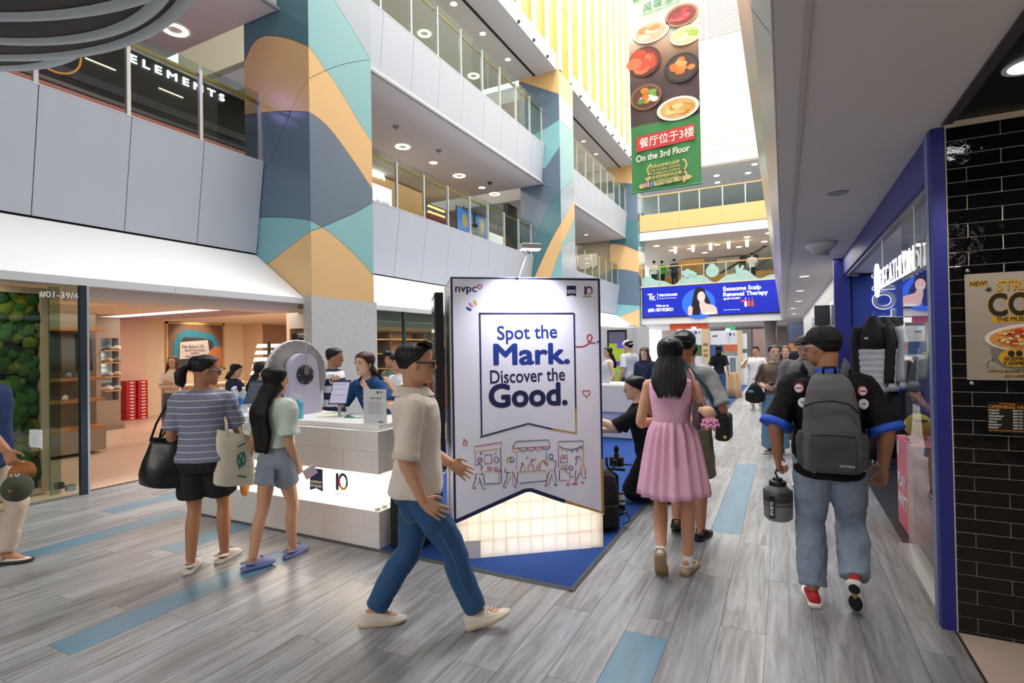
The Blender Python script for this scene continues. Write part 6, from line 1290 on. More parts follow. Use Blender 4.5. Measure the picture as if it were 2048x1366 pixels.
        o = MB().loft(rg, False).build(name, m, s.t, True); sd = o.modifiers.new('thickness', 'SOLIDIFY'); sd.thickness = .004; return o
    def part(s, mb, name, m, smooth=True, **k): return mb.build(name, m, s.t, smooth, **k)
LT, TN, BRN = '#e6bba0', '#cf9c7c', '#b58060'
def cuff(p, k, f, m, r, wd=.02):
    A, E = p.sh[k], p.el[k]; c = A.lerp(E, f); d = (E-A).normalized()
    MB().tube([c-d*wd*1.3, c, c+d*wd*.6], [r*.98, r, r*1.0], 18).build('cuff', m, p.t, True)
def on(p, u, side=-1, x=0, dz=.02):
    """point on the chest (side +1) or back (-1) surface"""
    c, rx, ry, M = p.tor(u); return c + M @ V((x, side*(ry+dz), 0)), M
# ---- man in white polo, striding
p = P('man in white polo shirt and blue jeans striding past the tall board', -1.93, 2.53, -58, 1.68, pel=(0,0,.828), lean=1, head=(0,2,0), skin_=TN, vox=.0048, wide=1.06,
      la=dict(w=(-.2,.2,.90), e=(-.4,-1,0)), ra=dict(w=(.23,.06,.79), e=(.35,-1,.1)), ll=dict(a=(-.06,-.26,.083)), rl=dict(a=(.06,.335,.10), pitch=20), lh=dict(curl=.35, palm=(1,.1,.1)), rh=dict(curl=.3, bend=(-.1,.9,0), palm=(-1,0,0)))
p.body(); p.face(glasses='#2a2220'); p.hair('#15110f', 0, .06, style='quiff', nape=-.14)
p.legs_(None, .98, .014, mat('#2a5480', .8, var=.35, bump=.5, bscale=8, aniso=(1,1,.5)), 'jeans', -.0, disp=.014)
p.top(None, -.08, .5, .024, cloth('#e6dace', .85, .04), 'polo_shirt', '#d9ccbe', slease=.016, disp=.012, flare=.02); p.shoes('sneaker', '#e6ddd0', '#d8c8ae')
for k, f in (('l',.5),('r',.5)): cuff(p, k, .97, mat('#d6c9bc', .85), .0305*1.68+.0255, .022)
p.part(MB().tube([V((.13,-.085,.73)), V((.145,-.06,.67)), V((.15,-.02,.655)), V((.15,.02,.67)), V((.142,.045,.74))], .0022, 5), 'pocket_stitch', mat('#8d8a72', .7))
p.part(MB().tube([p.kn['r'].lerp(p.hip['r'],.9)+V((.092,0,0)), p.kn['r'].lerp(p.hip['r'],.4)+V((.085,0,0)), p.kn['r']+V((.075,-.005,0)), p.kn['r'].lerp(p.an['r'],.5)+V((.076,-.01,0)), p.an['r'].lerp(p.kn['r'],.1)+V((.062,0,0))], .0025, 5), 'side_seam', mat('#5f7ea3', .7))
# ---- woman in striped tee at the counter
def stripes():
    m = bpy.data.materials.new('striped_cotton'); m.use_nodes = True; t = m.node_tree; b = t.nodes['Principled BSDF']; L = t.links.new
    tc = t.nodes.new('ShaderNodeTexCoord'); sp = t.nodes.new('ShaderNodeSeparateXYZ'); L(tc.outputs['Object'], sp.inputs[0])
    mu = t.nodes.new('ShaderNodeMath'); mu.operation = 'MULTIPLY'; mu.inputs[1].default_value = 1/.047; L(sp.outputs[2], mu.inputs[0])
    fr_ = t.nodes.new('ShaderNodeMath'); fr_.operation = 'FRACT'; L(mu.outputs[0], fr_.inputs[0]); gt = t.nodes.new('ShaderNodeMath'); gt.operation = 'GREATER_THAN'; gt.inputs[1].default_value = .9; L(fr_.outputs[0], gt.inputs[0])
    mx = t.nodes.new('ShaderNodeMix'); mx.data_type = 'RGBA'; mx.inputs[6].default_value = lin('#7f8399'); mx.inputs[7].default_value = lin('#e3e0e2'); L(gt.outputs[0], mx.inputs[0]); L(mx.outputs[2], b.inputs['Base Color']); b.inputs['Roughness'].default_value = .85; return m
p = P('woman in striped grey tee and black shorts with a black shoulder bag at the counter', -3.925, 2.54, 36, 1.59, head=(-62,6,0), fem=True, wide=1.14, skin_=BRN, vox=.0048,
      la=dict(w=(-.16,.16,.9), e=(-.2,-.5,-1)), ra=dict(w=(.12,.2,1.19), e=(.4,-.2,-1)), ll=dict(a=(-.075,-.05)), rl=dict(a=(.1,.12), yaw=-20), rh=dict(curl=.7, bend=(-.3,.1,.6), palm=(-.5,-.5,0)))
p.body(); p.face(glasses='#8f8a85'); p.hair('#0d0b0a', 0, .06, style='ponytail', nape=-.12)
p.legs_('#2b2927', .37, .026, None, 'shorts', .06, flare=.022, disp=.014); p.top(None, -.02, .42, .034, stripes(), 'striped_shirt', slease=.02, disp=.014); p.shoes('clog', '#e6e0d8', '#e2dbd0')
bg = thing('shoulder_bag', 'big soft black leather bag hanging on the striped woman', 'bag', (-4.14,2.36,.63), R(36)); bg.scale = (.8,.85,.85); LEA = mat('#0e0f13', .33, var=.2, bump=.5, bscale=6); rg = []
for z, a, b in ((0,.12,.06),(.02,.155,.10),(.1,.165,.115),(.2,.15,.1),(.3,.125,.07),(.37,.11,.045),(.42,.10,.03)): rg.append([((a*math.cos(t)-.02*(z-.2))*1.25, b*math.sin(t)*1.2*(1+.1*math.sin(3*t+z*9)), z) for t in [2*math.pi*k/28 for k in range(28)]])
o = MB().loft(rg).build('pouch', LEA, bg, True); o.rotation_euler = (0,.12,0)
for dx in (-.035,.04): MB().tube([(-.06+dx,.0,.4), (-.0+dx*.8,-.03,.55), (.07+dx*.4,-.01,.72), (.09+dx*.3,.05,.80), (.08+dx,.13,.68), (.05+dx,.14,.5), (-.02+dx,.08,.4)], [(.011,.006)]*7, 8).build('strap', LEA, bg, True)
tb = thing('tote_bag', 'cream canvas tote bag with a small print hanging on the right of the striped woman', 'bag', (-3.76,2.68,.60), R(-8)); CAN = mat('#e6dcc6', .9, var=.05, bump=.3, bscale=40); rg = []
for z, a, b in ((0,.14,.035),(.02,.155,.05),(.15,.15,.055),(.32,.14,.045),(.40,.13,.03)): rg.append([(b*math.copysign(abs(math.cos(t))**.8, math.cos(t)), a*math.copysign(abs(math.sin(t))**.6, math.sin(t))-.0, z-.05*math.sin(t)*(1 if z > .1 else .6)) for t in [2*math.pi*k/28 for k in range(28)]])
MB().loft(rg).build('pouch', CAN, tb, True)
for dx in (-.03,.03): MB().tube([(dx,-.07,.38), (dx*.9-.01,-.07,.5), (dx*.3-.06,-.1,.63), (dx*.5-.05,-.06,.65), (dx*.8,.0,.52), (dx,.06,.34)], [(.012,.003)]*6, 8).build('strap', CAN, tb, True)
stroke('print', [arc(0,.2,.03,.05,n=14), [(-.02,.13),(.02,.26)], [(.02,.15),(-.03,.24)], [(-.03,.3),(.03,.32)], [(-.03,.08),(.035,.06)]], .012, (.062,.02,0), YA, ZA, mat('#2f7f80', .7), tb)
# ---- girl in mint tee
p = P('girl with long black hair in mint tee and grey denim shorts at the counter', -3.55, 2.8, -2, 1.49, pel=(.04,.05,.77), head=(-8,4,0), fem=True, skin_=TN, vox=.0048,
      la=dict(w=(-.2,-.03,.73), e=(-.3,-1,0)), ra=dict(w=(.17,.14,.735), e=(.35,-1,0)), ll=dict(a=(-.0,-.13,.075), yaw=-18), rl=dict(a=(.05,.18,.075), yaw=6), rh=dict(curl=.75), lh=dict(curl=.6))
p.body(); p.face(); p.hair('#0e0b0c', .50, .06, .56, back=.06)
p.legs_(None, .25, .012, mat('#8e98a5', .9, var=.12, bump=.4, bscale=12), 'denim_shorts', .26, flare=.01, disp=.016); p.top('#cfdcd0', .25, .4, .034, None, 'mint_shirt', slease=.034, disp=.022); p.shoes('clog', '#8d93c8', '#7e84bd')
MB().box(-.055,.055,-.003,.003,-.07,.06).build('back_pocket', mat('#848e9c', .9), p.t).location = V((.105,-.062,.69))
W_ = p.wr['l']; MB().tube([W_+V((0,0,.025)), W_+V((0,0,.005))], .026, 12).build('watch_band', BLACK, p.t, True); MB().box(-.006,.006,-.018,.018,-.02,.02).build('watch_face', BLACK, p.t).location = W_+V((-.03,0,.015))
o = MB().box(-.006,.006,-.05,.05,-.09,.0).build('phone', mat('#d9c6cf', .3), None, bevel=.004); o.location = (-3.36,3.02,.70); o.rotation_euler = (.5,.2,-.3); tag(o, 'phone in a pale pink case in the right hand of the long haired girl', 'phone')
o = MB().ell((0,0,0),(.012,.045,.085),16,10).build('hair_brush', mat('#c98238', .4), None, True); o.location = (-3.78,2.78,.575); tag(o, 'small orange oval paddle hanging from the left hand of the long haired girl', 'paddle')
# ---- woman in pink dress
PINK = cloth('#e8b4cb', .8, .05, .3, 10)
p = P('woman in sleeveless pink dress with long black hair walking away on the walkway', -.73, 3.93, 5, 1.665, lean=1, head=(4,8,0), fem=True, skin_=TN, vox=.0048,
      la=dict(w=(-.13,.26,1.03), e=(-.5,-.6,-.9)), ra=dict(w=(.13,.26,1.05), e=(.5,-.6,-.9)), ll=dict(a=(-.075,-.13,.17), pitch=-52, yaw=2), rl=dict(a=(.09,.03), yaw=-14))
p.body(); p.hair('#110d10', .27, .065, .5, back=.08); p.top(None, .38, 0, .014, PINK, 'dress_bodice', neck=.99, disp=.008)
for sg in (-1,1): MB().tube([p.nb+V((sg*.07,.06,-.05)), p.nb+V((sg*.085,0,.0)), p.nb+V((sg*.085,-.06,-.05))], [(.03,.012)]*3, 10).build('shoulder_strap', PINK, p.t, True)
p.skirt(PINK, .42, .555, .012, .238, 17, .09, 'dress_skirt', (1,.82)); p.socks('#f0edee', .075); p.shoes('flat', '#d9d0c0', '#a98a64')
MB().ell(p.H_(.0,-.58,.2), (.018,.014,.02), 10, 8).build('hair_clip', mat('#6e5136', .3, .6), p.t, True); MB().tube([p.H_(-.26,-.3,.33), p.H_(-.1,-.57,.24), p.H_(0,-.6,.2), p.H_(.1,-.57,.24), p.H_(.26,-.3,.33)], [.012,.026,.02,.026,.012], 8).build('tied_hair', mat('#110d10', .32, spec=.5, var=.25, bump=.5, bscale=14, aniso=(9,9,.8)), p.t, True)
hb = thing('handbag', 'small dark leather handbag tucked under the right arm of the woman in pink', 'bag', (-.535,3.84,1.045), R(10)); rg = []
for z, a, b in ((0,.085,.02),(.02,.11,.035),(.1,.1,.04),(.17,.075,.03),(.2,.06,.02)): rg.append([(b*math.cos(t), a*math.sin(t), z) for t in [2*math.pi*k/24 for k in range(24)]])
MB().loft(rg).build('pouch', mat('#4a3f42', .4, var=.1), hb, True); PS = mat('#c98f86', .45)
MB().tube([(0,-.07,.18), (-.0,-.075,.27), (-.035,-.06,.37), (-.05,.02,.40), (-.03,.08,.3), (0,.06,.18)], [(.005,.014)]*6, 8).build('strap', PS, hb, True)
for z in (.2,.215): MB().tube([(-.006,-.085,z), (-.006,-.055,z)], .006, 6).build('buckle', mat('#c9a86a', .3, .9), hb)
dl = thing('plush_doll', 'bald beige plush doll in a pink ruffle hanging on the handbag', 'toy', (-.455,3.73,1.07)); SKD = mat('#e3bd9c', .85, bump=.3, bscale=80); MB().ell((-.005,0,.105),(.045,.04,.037),16,12).add(MB().ell((-.042,-.01,.115),(.02,.022,.022),12,8).v, MB().ell((-.042,-.01,.115),(.02,.022,.022),12,8).f).build('head', SKD, dl, True); MB().ell((.01,0,.04),(.028,.026,.04),14,10).build('torso', SKD, dl, True)
rf = MB()
for q, (r0, z0) in enumerate(((.05,.05),(.058,.025))): rf.loft([[(.01+r_*math.cos(t), r_*math.sin(t), z0+dz+.008*math.sin(t*8)) for t in [2*math.pi*k/48 for k in range(48)]] for r_, dz in ((.02,.012),(r0,-.004),(r0*1.02,-.012))], False)
rf.build('ruffle', mat('#e79ac6', .8), dl, True); MB().tube([(.0,0,.14),(-.03,.05,.2)], .004, 6).build('cord', PS, dl)
for sg in (-1,1): MB().ell((.012+.02*sg,0,.0),(.014,.014,.022),10,8).build('foot', SKD, dl, True)
# ---- man in grey tee and navy cap
p = P('man in grey tee, khaki shorts and navy cap walking beside the woman in pink', -.76, 4.72, 2, 1.72, fem=False, skin_=BRN, vox=.007, wide=1.05, head=(-6,2,0),
      la=dict(w=(-.26,.1,.95)), ra=dict(w=(.285,.07,.92), e=(.4,-1,0)), ll=dict(a=(-.09,.02,.12), pitch=-28), rl=dict(a=(.11,-.04), yaw=-16), rh=dict(curl=.75, palm=(-.5,-.8,0)))
p.body(); p.hair('#15110f', 0, .04, nape=-.16); p.cap('#232b40', 180, True); p.legs_('#77705c', .46, .028, None, 'shorts', .2, flare=.03); p.top('#9fa2a5', -.08, .5, .022, None, 'grey_shirt', slease=.018, disp=.02); p.shoes('sandal', '#2c2a2a', '#17171a')
text('lettering', 'KATHMANDU', .018, p.H_(-.22,-.555,.33), (p.Rh @ XA), (p.Rh @ V((0,.25,1))), WHITE, p.t, bold=.03); q_, M_ = on(p, .72, -1, -.02, .034); stroke('back_print', [[(0,-.14),(0,.05)],[(-.05,.02),(.05,.03)]], .004, q_, M_ @ XA, ZA, mat('#6f7376', .8), p.t, .003)
sb_ = thing('sling_bag', 'black sling bag with teal strap and yellow badge on the man in grey', 'bag', (-.46,4.72,.83), R(-4)); MB().box(-.05,.06,-.11,.11,0,.22).build('pouch', mat('#16171b', .7, bump=.2), sb_, bevel=.03); MB().lathe([(.014,0),(.014,.004),(.001,.004)], 14, (.03,-.113,.04), (0,-1,0)).build('badge', YE, sb_)
MB().tube([(0,-.1,.2), (-.1,-.19,.45), (-.24,-.22,.62), (-.36,-.16,.74), (-.42,-.02,.76)], [(.02,.004)]*5, 8).build('strap', mat('#34525f', .8), sb_, True)
# ---- man with backpack
p = P('man in black tee and light jeans carrying a grey backpack and a jug', .235, 3.86, 1, 1.70, lean=0, head=(44,4,0), skin_=BRN, vox=.0048, wide=1.1,
      la=dict(w=(-.285,.02,.875), e=(-.5,-1,0)), ra=dict(w=(.285,.03,.865), e=(.5,-1,0)), ll=dict(a=(-.105,-.03), yaw=4), rl=dict(a=(.11,-.13,.2), pitch=-58, yaw=-10), lh=dict(curl=.95, palm=(1,0,0)), rh=dict(curl=.7, palm=(-.7,-.6,0)))
p.body(); p.face(glasses='#cfd4da'); p.hair('#15110f', 0, .035, nape=-.17); p.cap('#131214', 0, True)
p.legs_(None, .97, .024, mat('#8897ab', .85, var=.3, bump=.5, bscale=7, aniso=(1,1,.5)), 'light_jeans', .12, disp=.03); p.top('#111113', -.16, .5, .034, None, 'black_shirt', '#1f4fc0', slease=.024, disp=.02); p.shoes('sneaker', '#b3252e', '#e6e2de', 1.05)
for k in ('l','r'): cuff(p, k, .99, mat('#1f4fc0', .8), .0305*1.7*1.06+.043, .022)
W_ = p.wr['r']; MB().tube([W_+V((0,0,.02)), W_+V((0,0,-.0))], .033, 14).build('watch', mat('#d9cfc0', .4), p.t, True)
for k, col in (('l','#f0f0f0'),):
    An = p.an['l']; stroke('shoe_mark', [[(-.06,-.035),(-.02,-.05),(.05,-.015)]], .016, An+V((-.05,0,-.0)), -YA, ZA, mat(col, .5), p.t, .006)
F_ = p.footM('r'); 
for y, a_, b_, c_ in ((.075,.036,.075,'#1c1a1b'),(-.045,.03,.045,'#1c1a1b'),(.015,.014,.03,'#b08a4a'),(.13,.022,.025,'#2a2422')): MB().ell(p.an['r'] + F_ @ V((0, y, -.083)), (a_,b_,.007), 16, 8, F_).build('sole_tread', mat(c_, .75, bump=.5, bscale=60), p.t, True)
for x, u, col in ((-.16,.86,'#c43a44'),(-.14,.7,'#e4e4ea'),(.16,.84,'#c43a44'),(.165,.7,'#e4e4ea')):
    q_, M_ = on(p, u, -1, x, .05 if abs(x) < .15 else .04); en = (M_ @ V((x*1.1,-.3,0))).normalized(); MB().lathe([(.03,.0),(.03,.008),(.001,.008)], 20, q_, en).build('round_patch', mat(col, .6), p.t); MB().lathe([(.024,.008),(.024,.010),(.001,.010)], 20, q_, en).build('patch_centre', mat('#ece8ea', .6), p.t)
    rx_ = en.cross(ZA).normalized()*-1; uz_ = rx_.cross(en)*-1; text('patch_lettering', 'WALKER' if u > .8 else 'H2', .014 if u > .8 else .02, q_+en*.0105-rx_*(.018 if u > .8 else .011)-uz_*.005, rx_, uz_, INK, p.t, bold=.03, fit=.036 if u > .8 else .022, ext=.0004)
bp_ = thing('backpack', 'grey backpack worn by the man in the black tee', 'backpack', (.235,3.64,.86), R(1)); bp_.scale = (.84,.84,.97); BPM = mat('#5b5b60', .8, var=.1, bump=.4, bscale=14); BPD = mat('#47474c', .85, var=.1, bump=.3, bscale=14)
def rr(z, w_, y0, y1, n=32, e=3.2):
    return [((w_)*math.copysign(abs(math.cos(t))**(2/e), math.cos(t)), (y0+y1)/2+(y1-y0)/2*math.copysign(abs(math.sin(t))**(2/e), math.sin(t)), z) for t in [2*math.pi*k/n for k in range(n)]]
solid(MB().loft([rr(z, w_, y0, .1) for z, w_, y0 in ((0,.15,-.06),(.015,.185,-.09),(.1,.19,-.11),(.25,.18,-.11),(.40,.165,-.1),(.50,.145,-.07),(.56,.12,-.03),(.59,.09,.02),(.6,.05,.05))]), 'main_body', BPM, bp_, .009, 3, .016)
solid(MB().loft([rr(z, w_, -.15+abs(z-.13)*.12, -.05) for z, w_ in ((.02,.13),(.04,.145),(.2,.14),(.24,.13),(.25,.1))]), 'front_pocket', BPD, bp_, .008, 3, .012)
for sg in (-1,1):
    solid(MB().loft([[(q.x+sg*.17, q.y, q.z) for q in [V(w) for w in rr(z, a, -.06, .07)]] for z, a in ((.03,.025),(.05,.045),(.2,.05),(.24,.035))]), 'side_pocket', BPD, bp_, .008, 3, .012)
    MB().tube([(sg*.075,.1,.53), (sg*.1,.12,.60), (sg*.125,.2,.655), (sg*.14,.30,.62), (sg*.15,.36,.5)], [(.035,.012)]*5, 12).build('shoulder_strap', BPM, bp_, True)
MB().tube([(-.165,-.1,.40), (-.1,-.125,.43), (0,-.125,.44), (.1,-.115,.42), (.165,-.1,.36)], .007, 6).build('zip', DARK, bp_, True); MB().tube([(-.13,-.155,.235), (0,-.17,.245), (.13,-.155,.235)], .005, 6).build('zip', DARK, bp_, True); MB().tube([(-.04,.06,.56), (-.035,.02,.63), (.035,.02,.63), (.04,.06,.56)], [(.008,.012)]*4, 8).build('grab_handle', BLACK, bp_, True)
text('lettering', 'OUTWEAR', .018, (.03,-.163,.06), XA, ZA, mat('#c9c9cc', .5), bp_, bold=.02)
jg = thing('water_jug', 'big smoky grey water jug with a black lid carried by its strap', 'jug', (-.055,3.88,.475)); MB().lathe([(.001,0),(.07,.002),(.085,.02),(.088,.12),(.086,.18),(.06,.215),(.045,.225)], 28).build('body', mat('#77777a', .35, alpha=.8), jg, True); MB().lathe([(.05,.2),(.052,.24),(.05,.25),(.03,.255),(.028,.27),(.001,.272)], 24).build('lid', BLACK, jg, True, sharp=40); MB().lathe([(.0885,.19),(.0875,.1)], 28).build('upper_tint', mat('#3a3a3e', .4), jg, True)
MB().tube([(0,0,.27),(-.012,0,.30),(0,0,.33),(.012,0,.38),(0,0,.43)], .006, 6).build('strap', BLACK, jg); MB().box(-.05,-.02,-.095,-.088,.03,.17).build('strap_tag', BLACK, jg); text('lettering', 'SPORTS', .026, (-.027,-.096,.045), ZA, -XA, WHITE, jg, bold=.03)
# ---- man at the left edge with cap in hand
p = P('man in navy tee and beige trousers at the left picture edge, cap in hand', -5.50, 1.80, -56, 1.70, head=(0,0,0), skin_=BRN, vox=.007, wide=1.1, ra=dict(w=(.25,.43,.85), e=(.4,-1,-.3)), la=dict(w=(-.25,-.1,.85)), ll=dict(a=(-.07,.12,.08)), rl=dict(a=(.07,-.24,.09)), pel=(0,0,.845), rh=dict(curl=.8, bend=(0,.0,-.9)))
p.body(); p.face(); p.hair('#15110f', 0); p.top('#22335c', -.165, .5, .042, None, 'navy_shirt', slease=.024, disp=.018); p.legs_('#cbbcab', .97, .014, None, 'beige_trousers', .0); p.shoes('flat', '#d8cbb8', '#2b2522')
hc = thing('baseball_cap', 'olive green baseball cap with tan brim held by the man at the left edge', 'cap', (-5.03,1.86,.655), R(48)); OLV = mat('#3d4634', .85, bump=.2, bscale=50); rg = []
for z, k in ((0,1),(.03,1.02),(.07,.9),(.1,.65),(.115,.35),(.12,.05)): rg.append([(.09*k*math.cos(a), -z*1.1, .1*k*math.sin(a)) for a in [2*math.pi*q/24 for q in range(24)]])
MB().loft(rg).build('crown', OLV, hc, True); MB().prism([(.085*math.cos(a), .09+.1*math.sin(a)) for a in [math.pi*k/14 for k in range(15)]]+[(-.08,.06),(.08,.06)], (0,.01,0), V((1,0,0)), V((0,.35,.94)), V((0,-1,.3)).normalized(), .006).build('brim', mat('#a0622e', .8), hc, True); MB().ell((0,-.132,0),(.012,.008,.012),8,6).build('button', mat('#a0622e', .8), hc, True)
stroke('cap_emblem', [[(-.025,.0),(-.025,.05),(.02,.0),(.02,.05)],[(-.0,.05),(.012,.03),(.028,.05)],[(.012,.03),(.0,-.01)]], .009, (0,-.075,.055), XA, V((0,.5,.85)), WHITE, hc, .012)
# ---- staff behind the counter
p = P('smiling woman in navy polo leaning over the counter with raised hands', -3.70, 4.30, 176, 1.63, lean=24, head=(0,-8,0), fem=True, skin_=LT, vox=.005, ra=dict(w=(.27,.36,1.27), e=(.4,-.3,-1)), la=dict(w=(-.18,.36,1.20), e=(-.9,-.2,-.7)), rh=dict(curl=.55, bend=(0,-.1,1.0), palm=(-.6,.6,0)), lh=dict(curl=.12, bend=(-.1,-.1,1.0), palm=(.2,.9,0)))
p.body(); p.face(mouth=2); p.hair('#3a211a', .26, .055, .37, front=.3, back=.05, style=None); p.top('#1d4778', -.1, .42, .02, None, 'navy_polo', '#1a4070', slease=.02); p.legs_('#22242c', .97, .014); p.shoes('flat', '#2a2a2e', '#1a1a1c')
q_, M_ = on(p, .70, 1, -.085, .034); text('lettering', 'nvpc', .034, q_, -(M_ @ XA), M_ @ ZA, WHITE, p.t, bold=.03, ext=.002); 
for u in (.78,.70): q_, M_ = on(p, u, 1, .0, .022); MB().ell(q_, (.006,.004,.006), 8, 6).build('button', WHITE, p.t, True)
# ---- kneeling cameraman
p = P('kneeling man in black tee with a camera rig on the blue carpet', -1.38, 5.62, 108, 1.70, pel=(0,-.10,.47), lean=12, head=(-4,4,0), skin_=LT, vox=.007, ra=dict(w=(.15,.42,.70), e=(.5,-.6,-1)), la=dict(w=(-.1,.48,.86), e=(-.5,-.6,-1)), ll=dict(a=(-.12,-.28,.10), k=(-.1,1,-.3), pitch=-60), rl=dict(a=(.14,-.42,.09), k=(.05,1,-.6), pitch=-60), rh=dict(curl=.6))
p.body(); p.face(glasses='#b9b4ae'); p.hair('#0f0d0e', 0, .07, nape=-.22); p.top('#17181b', -.02, .5, .02, None, 'black_shirt', slease=.018); p.legs_('#1d1e22', .97, .02, None, 'black_trousers', .15, disp=.025); p.shoes('sneaker', '#1b1b1e', '#101012')
cr = thing('camera_gimbal', 'black camera on a handheld gimbal stand before the kneeling man', 'camera', (-1.47,5.08,.012)); MB().tube([(0,0,.0),(0,0,.35)], .018, 10).build('grip', BLACK, cr); 
for k in range(3): MB().tube([(0,0,.03),(.1*math.cos(k*2.1),.1*math.sin(k*2.1),.0)], .008, 6).build('foot', BLACK, cr)
MB().box(-.065,.065,-.03,.03,.44,.53).build('camera_body', BLACK, cr, bevel=.01); MB().lathe([(.036,0),(.036,.05),(.03,.052),(.026,.03),(.001,.028)], 22, (-.005,-.03,.48), (0,-1,0)).build('lens', mat('#1a1a1d', .25), cr, True); MB().box(-.02,.02,-.02,.02,.53,.56).build('viewfinder', BLACK, cr); MB().ell((0,0,.6),(.025,.03,.04),10,8).build('microphone', mat('#121214', .95), cr, True)
MB().tube([(0,0,.35),(-.07,0,.39),(-.1,0,.45),(-.1,0,.52)], .013, 8).build('gimbal_arm', BLACK, cr, True); MB().tube([(.06,0,.46),(.15,-.02,.47)], .008, 6).build('handle', BLACK, cr); MB().box(-.09,.08,-.02,.02,.4,.42).build('plate', BLACK, cr)
fb = thing('steel_flask', 'white topped steel flask with black base standing on the blue carpet', 'flask', (-1.455,5.16,.012)); MB().lathe([(.001,0),(.038,0),(.038,.06)], 20).build('base', BLACK, fb, True, sharp=40); MB().lathe([(.0385,.055),(.0385,.13),(.03,.145),(.03,.15)], 20).build('body', mat('#d9d7d2', .4), fb, True, sharp=40); MB().lathe([(.039,.085),(.039,.1)], 20).build('band', BLACK, fb); MB().lathe([(.028,.15),(.028,.172),(.001,.172)], 18).build('lid', mat('#4a5060', .4), fb, True, sharp=40)
rk = thing('camera_backpack', 'black backpack lying on the blue carpet beside the board', 'backpack', (-1.47,4.62,.012), R(30)); solid(MB().loft([[(q[0]*.85,q[1],q[2]) for q in rr(z, w_, -y0, y0)] for z, w_, y0 in ((0,.14,.09),(.02,.165,.11),(.2,.165,.12),(.38,.15,.1),(.46,.12,.07),(.5,.06,.03))]), 'main_body', mat('#131316', .8, bump=.3), rk, .01, 3, .015); MB().tube([(.14,-.02,.1),(.2,-.06,.14),(.23,-.06,.06),(.17,-.03,.02)], [(.012,.005)]*4, 8).build('strap', BLACK, rk, True); solid(MB().loft([rr(z, .11, -.16, -.08) for z in (.03,.05,.2,.22)]), 'front_pocket', mat('#18181b', .8), rk, .01, 3)
# ---- people further away
def walker(label, x, y, face, H, top, bottom, hairc='#15110f', hl=0, fem=False, sk=TN, shoe='#2a2a2c', sleeve=.45, vox=.011, cut=.97, style=None, facey=True, shoestyle='sneaker', tname='shirt', lname='trousers', hem=-.05, flare=0, collar=None, group=None, z=0, glasses=None, ease=.02, front=.33, **kw):
    p = P(label, x, y, face, H, z=z, fem=fem, skin_=sk, vox=vox, group=group, **kw); p.body()
    if facey: p.face(glasses=glasses)
    p.hair(hairc, hl, .06, .38 if hl else .42, style=style, back=.08, front=front); p.top(top, hem, sleeve, ease, None, tname, collar, slease=ease); p.legs_(bottom, cut, .016, None, lname, .2, flare=flare); p.shoes(shoestyle, shoe, '#e0dcd6'); return p
p = walker('woman in brown tee and wide blue jeans looking aside with a phone in hand', -.14, 8.78, 168, 1.58, '#6d5f56', '#6f96b3', '#1b1513', 0, True, LT, sleeve=.4, flare=.045, style='bun', vox=.009, hem=.1, head=(28,0,0), ra=dict(w=(.06,.2,.98), e=(.8,-.6,-.4)), la=dict(w=(-.05,.24,1.0), e=(-.8,-.6,-.4)), lname='wide_jeans', tname='brown_shirt')
o = MB().box(-.035,.035,-.006,.006,-.07,.07).build('phone', BLACK, None, bevel=.004); o.location = (-.175,8.50,1.02); o.rotation_euler = (1.1,0,.2); tag(o, 'black phone held by the woman in the brown tee', 'phone')
sg_ = thing('shoulder_bag', 'black slouchy shoulder bag with a turquoise patch on the woman in brown', 'bag', (-.40,8.68,.74)); sg_.scale = (.8,.8,.85); rg = [[(a*math.cos(t), .07*math.sin(t), z) for t in [2*math.pi*k/22 for k in range(22)]] for z, a in ((0,.08),(.04,.16),(.15,.17),(.26,.11),(.34,.05))]; MB().loft(rg).build('pouch', mat('#15161a', .8, bump=.3), sg_, True); MB().tube([(.0,0,.32),(.08,.0,.5),(.12,.03,.65),(.1,.12,.5)], .012, 8).build('strap', BLACK, sg_, True); MB().ell((-.06,-.07,.2),(.05,.012,.025),10,8).build('patch', mat('#3fa9bd', .5), sg_, True)
walker('man in grey tee looking down, half hidden behind the backpack man', .21, 6.95, 176, 1.70, '#74787a', '#5b5148', '#0f0d0c', sk=TN, vox=.009, wide=1.1, head=(-4,28,0), cut=.45, lname='shorts', tname='grey_shirt', ra=dict(w=(.2,.2,.95)), la=dict(w=(-.2,.2,.95)))
walker('woman with sunglasses on her head behind the woman in brown', .02, 10.6, 180, 1.56, '#3b3f48', '#4a4f58', '#6d5140', .2, True, LT)
walker('boy in white tee raising his phone at the far walkway', -.62, 14.3, 170, 1.52, '#f0eeee', '#e4e0da', '#20181a', 0, False, TN, style='tuft', vox=.012, ra=dict(w=(.16,.2,1.22), e=(.7,-.3,-1)), la=dict(w=(-.3,.2,1.2), e=(-.8,-.3,-1)), cut=.9, shoe='#8a8f98')
walker('man in dark navy shirt far down the walkway seen from behind', .30, 14.8, 8, 1.68, '#23293a', '#2c2f3a', facey=False, vox=.012)
walker('person in black tee and jeans with a dark hood at the landscape panel', -1.62, 15.8, 2, 1.58, '#1a1b20', '#4a6a96', '#0e0e10', .12, True, facey=False, vox=.012)
walker('person in white shirt walking ahead of the man with the navy cap', -.98, 6.5, 4, 1.64, '#eceef0', '#5d6268', facey=False, vox=.01)
p = walker('woman in navy top with a red lanyard standing at the white counter', -2.33, 10.1, 176, 1.58, '#22304f', '#2a2d36', '#4a2c22', .22, True, LT, sleeve=.9, vox=.01, head=(-5,18,0), style='sides', ra=dict(w=(.12,.25,.95)), la=dict(w=(-.12,.25,.95)))
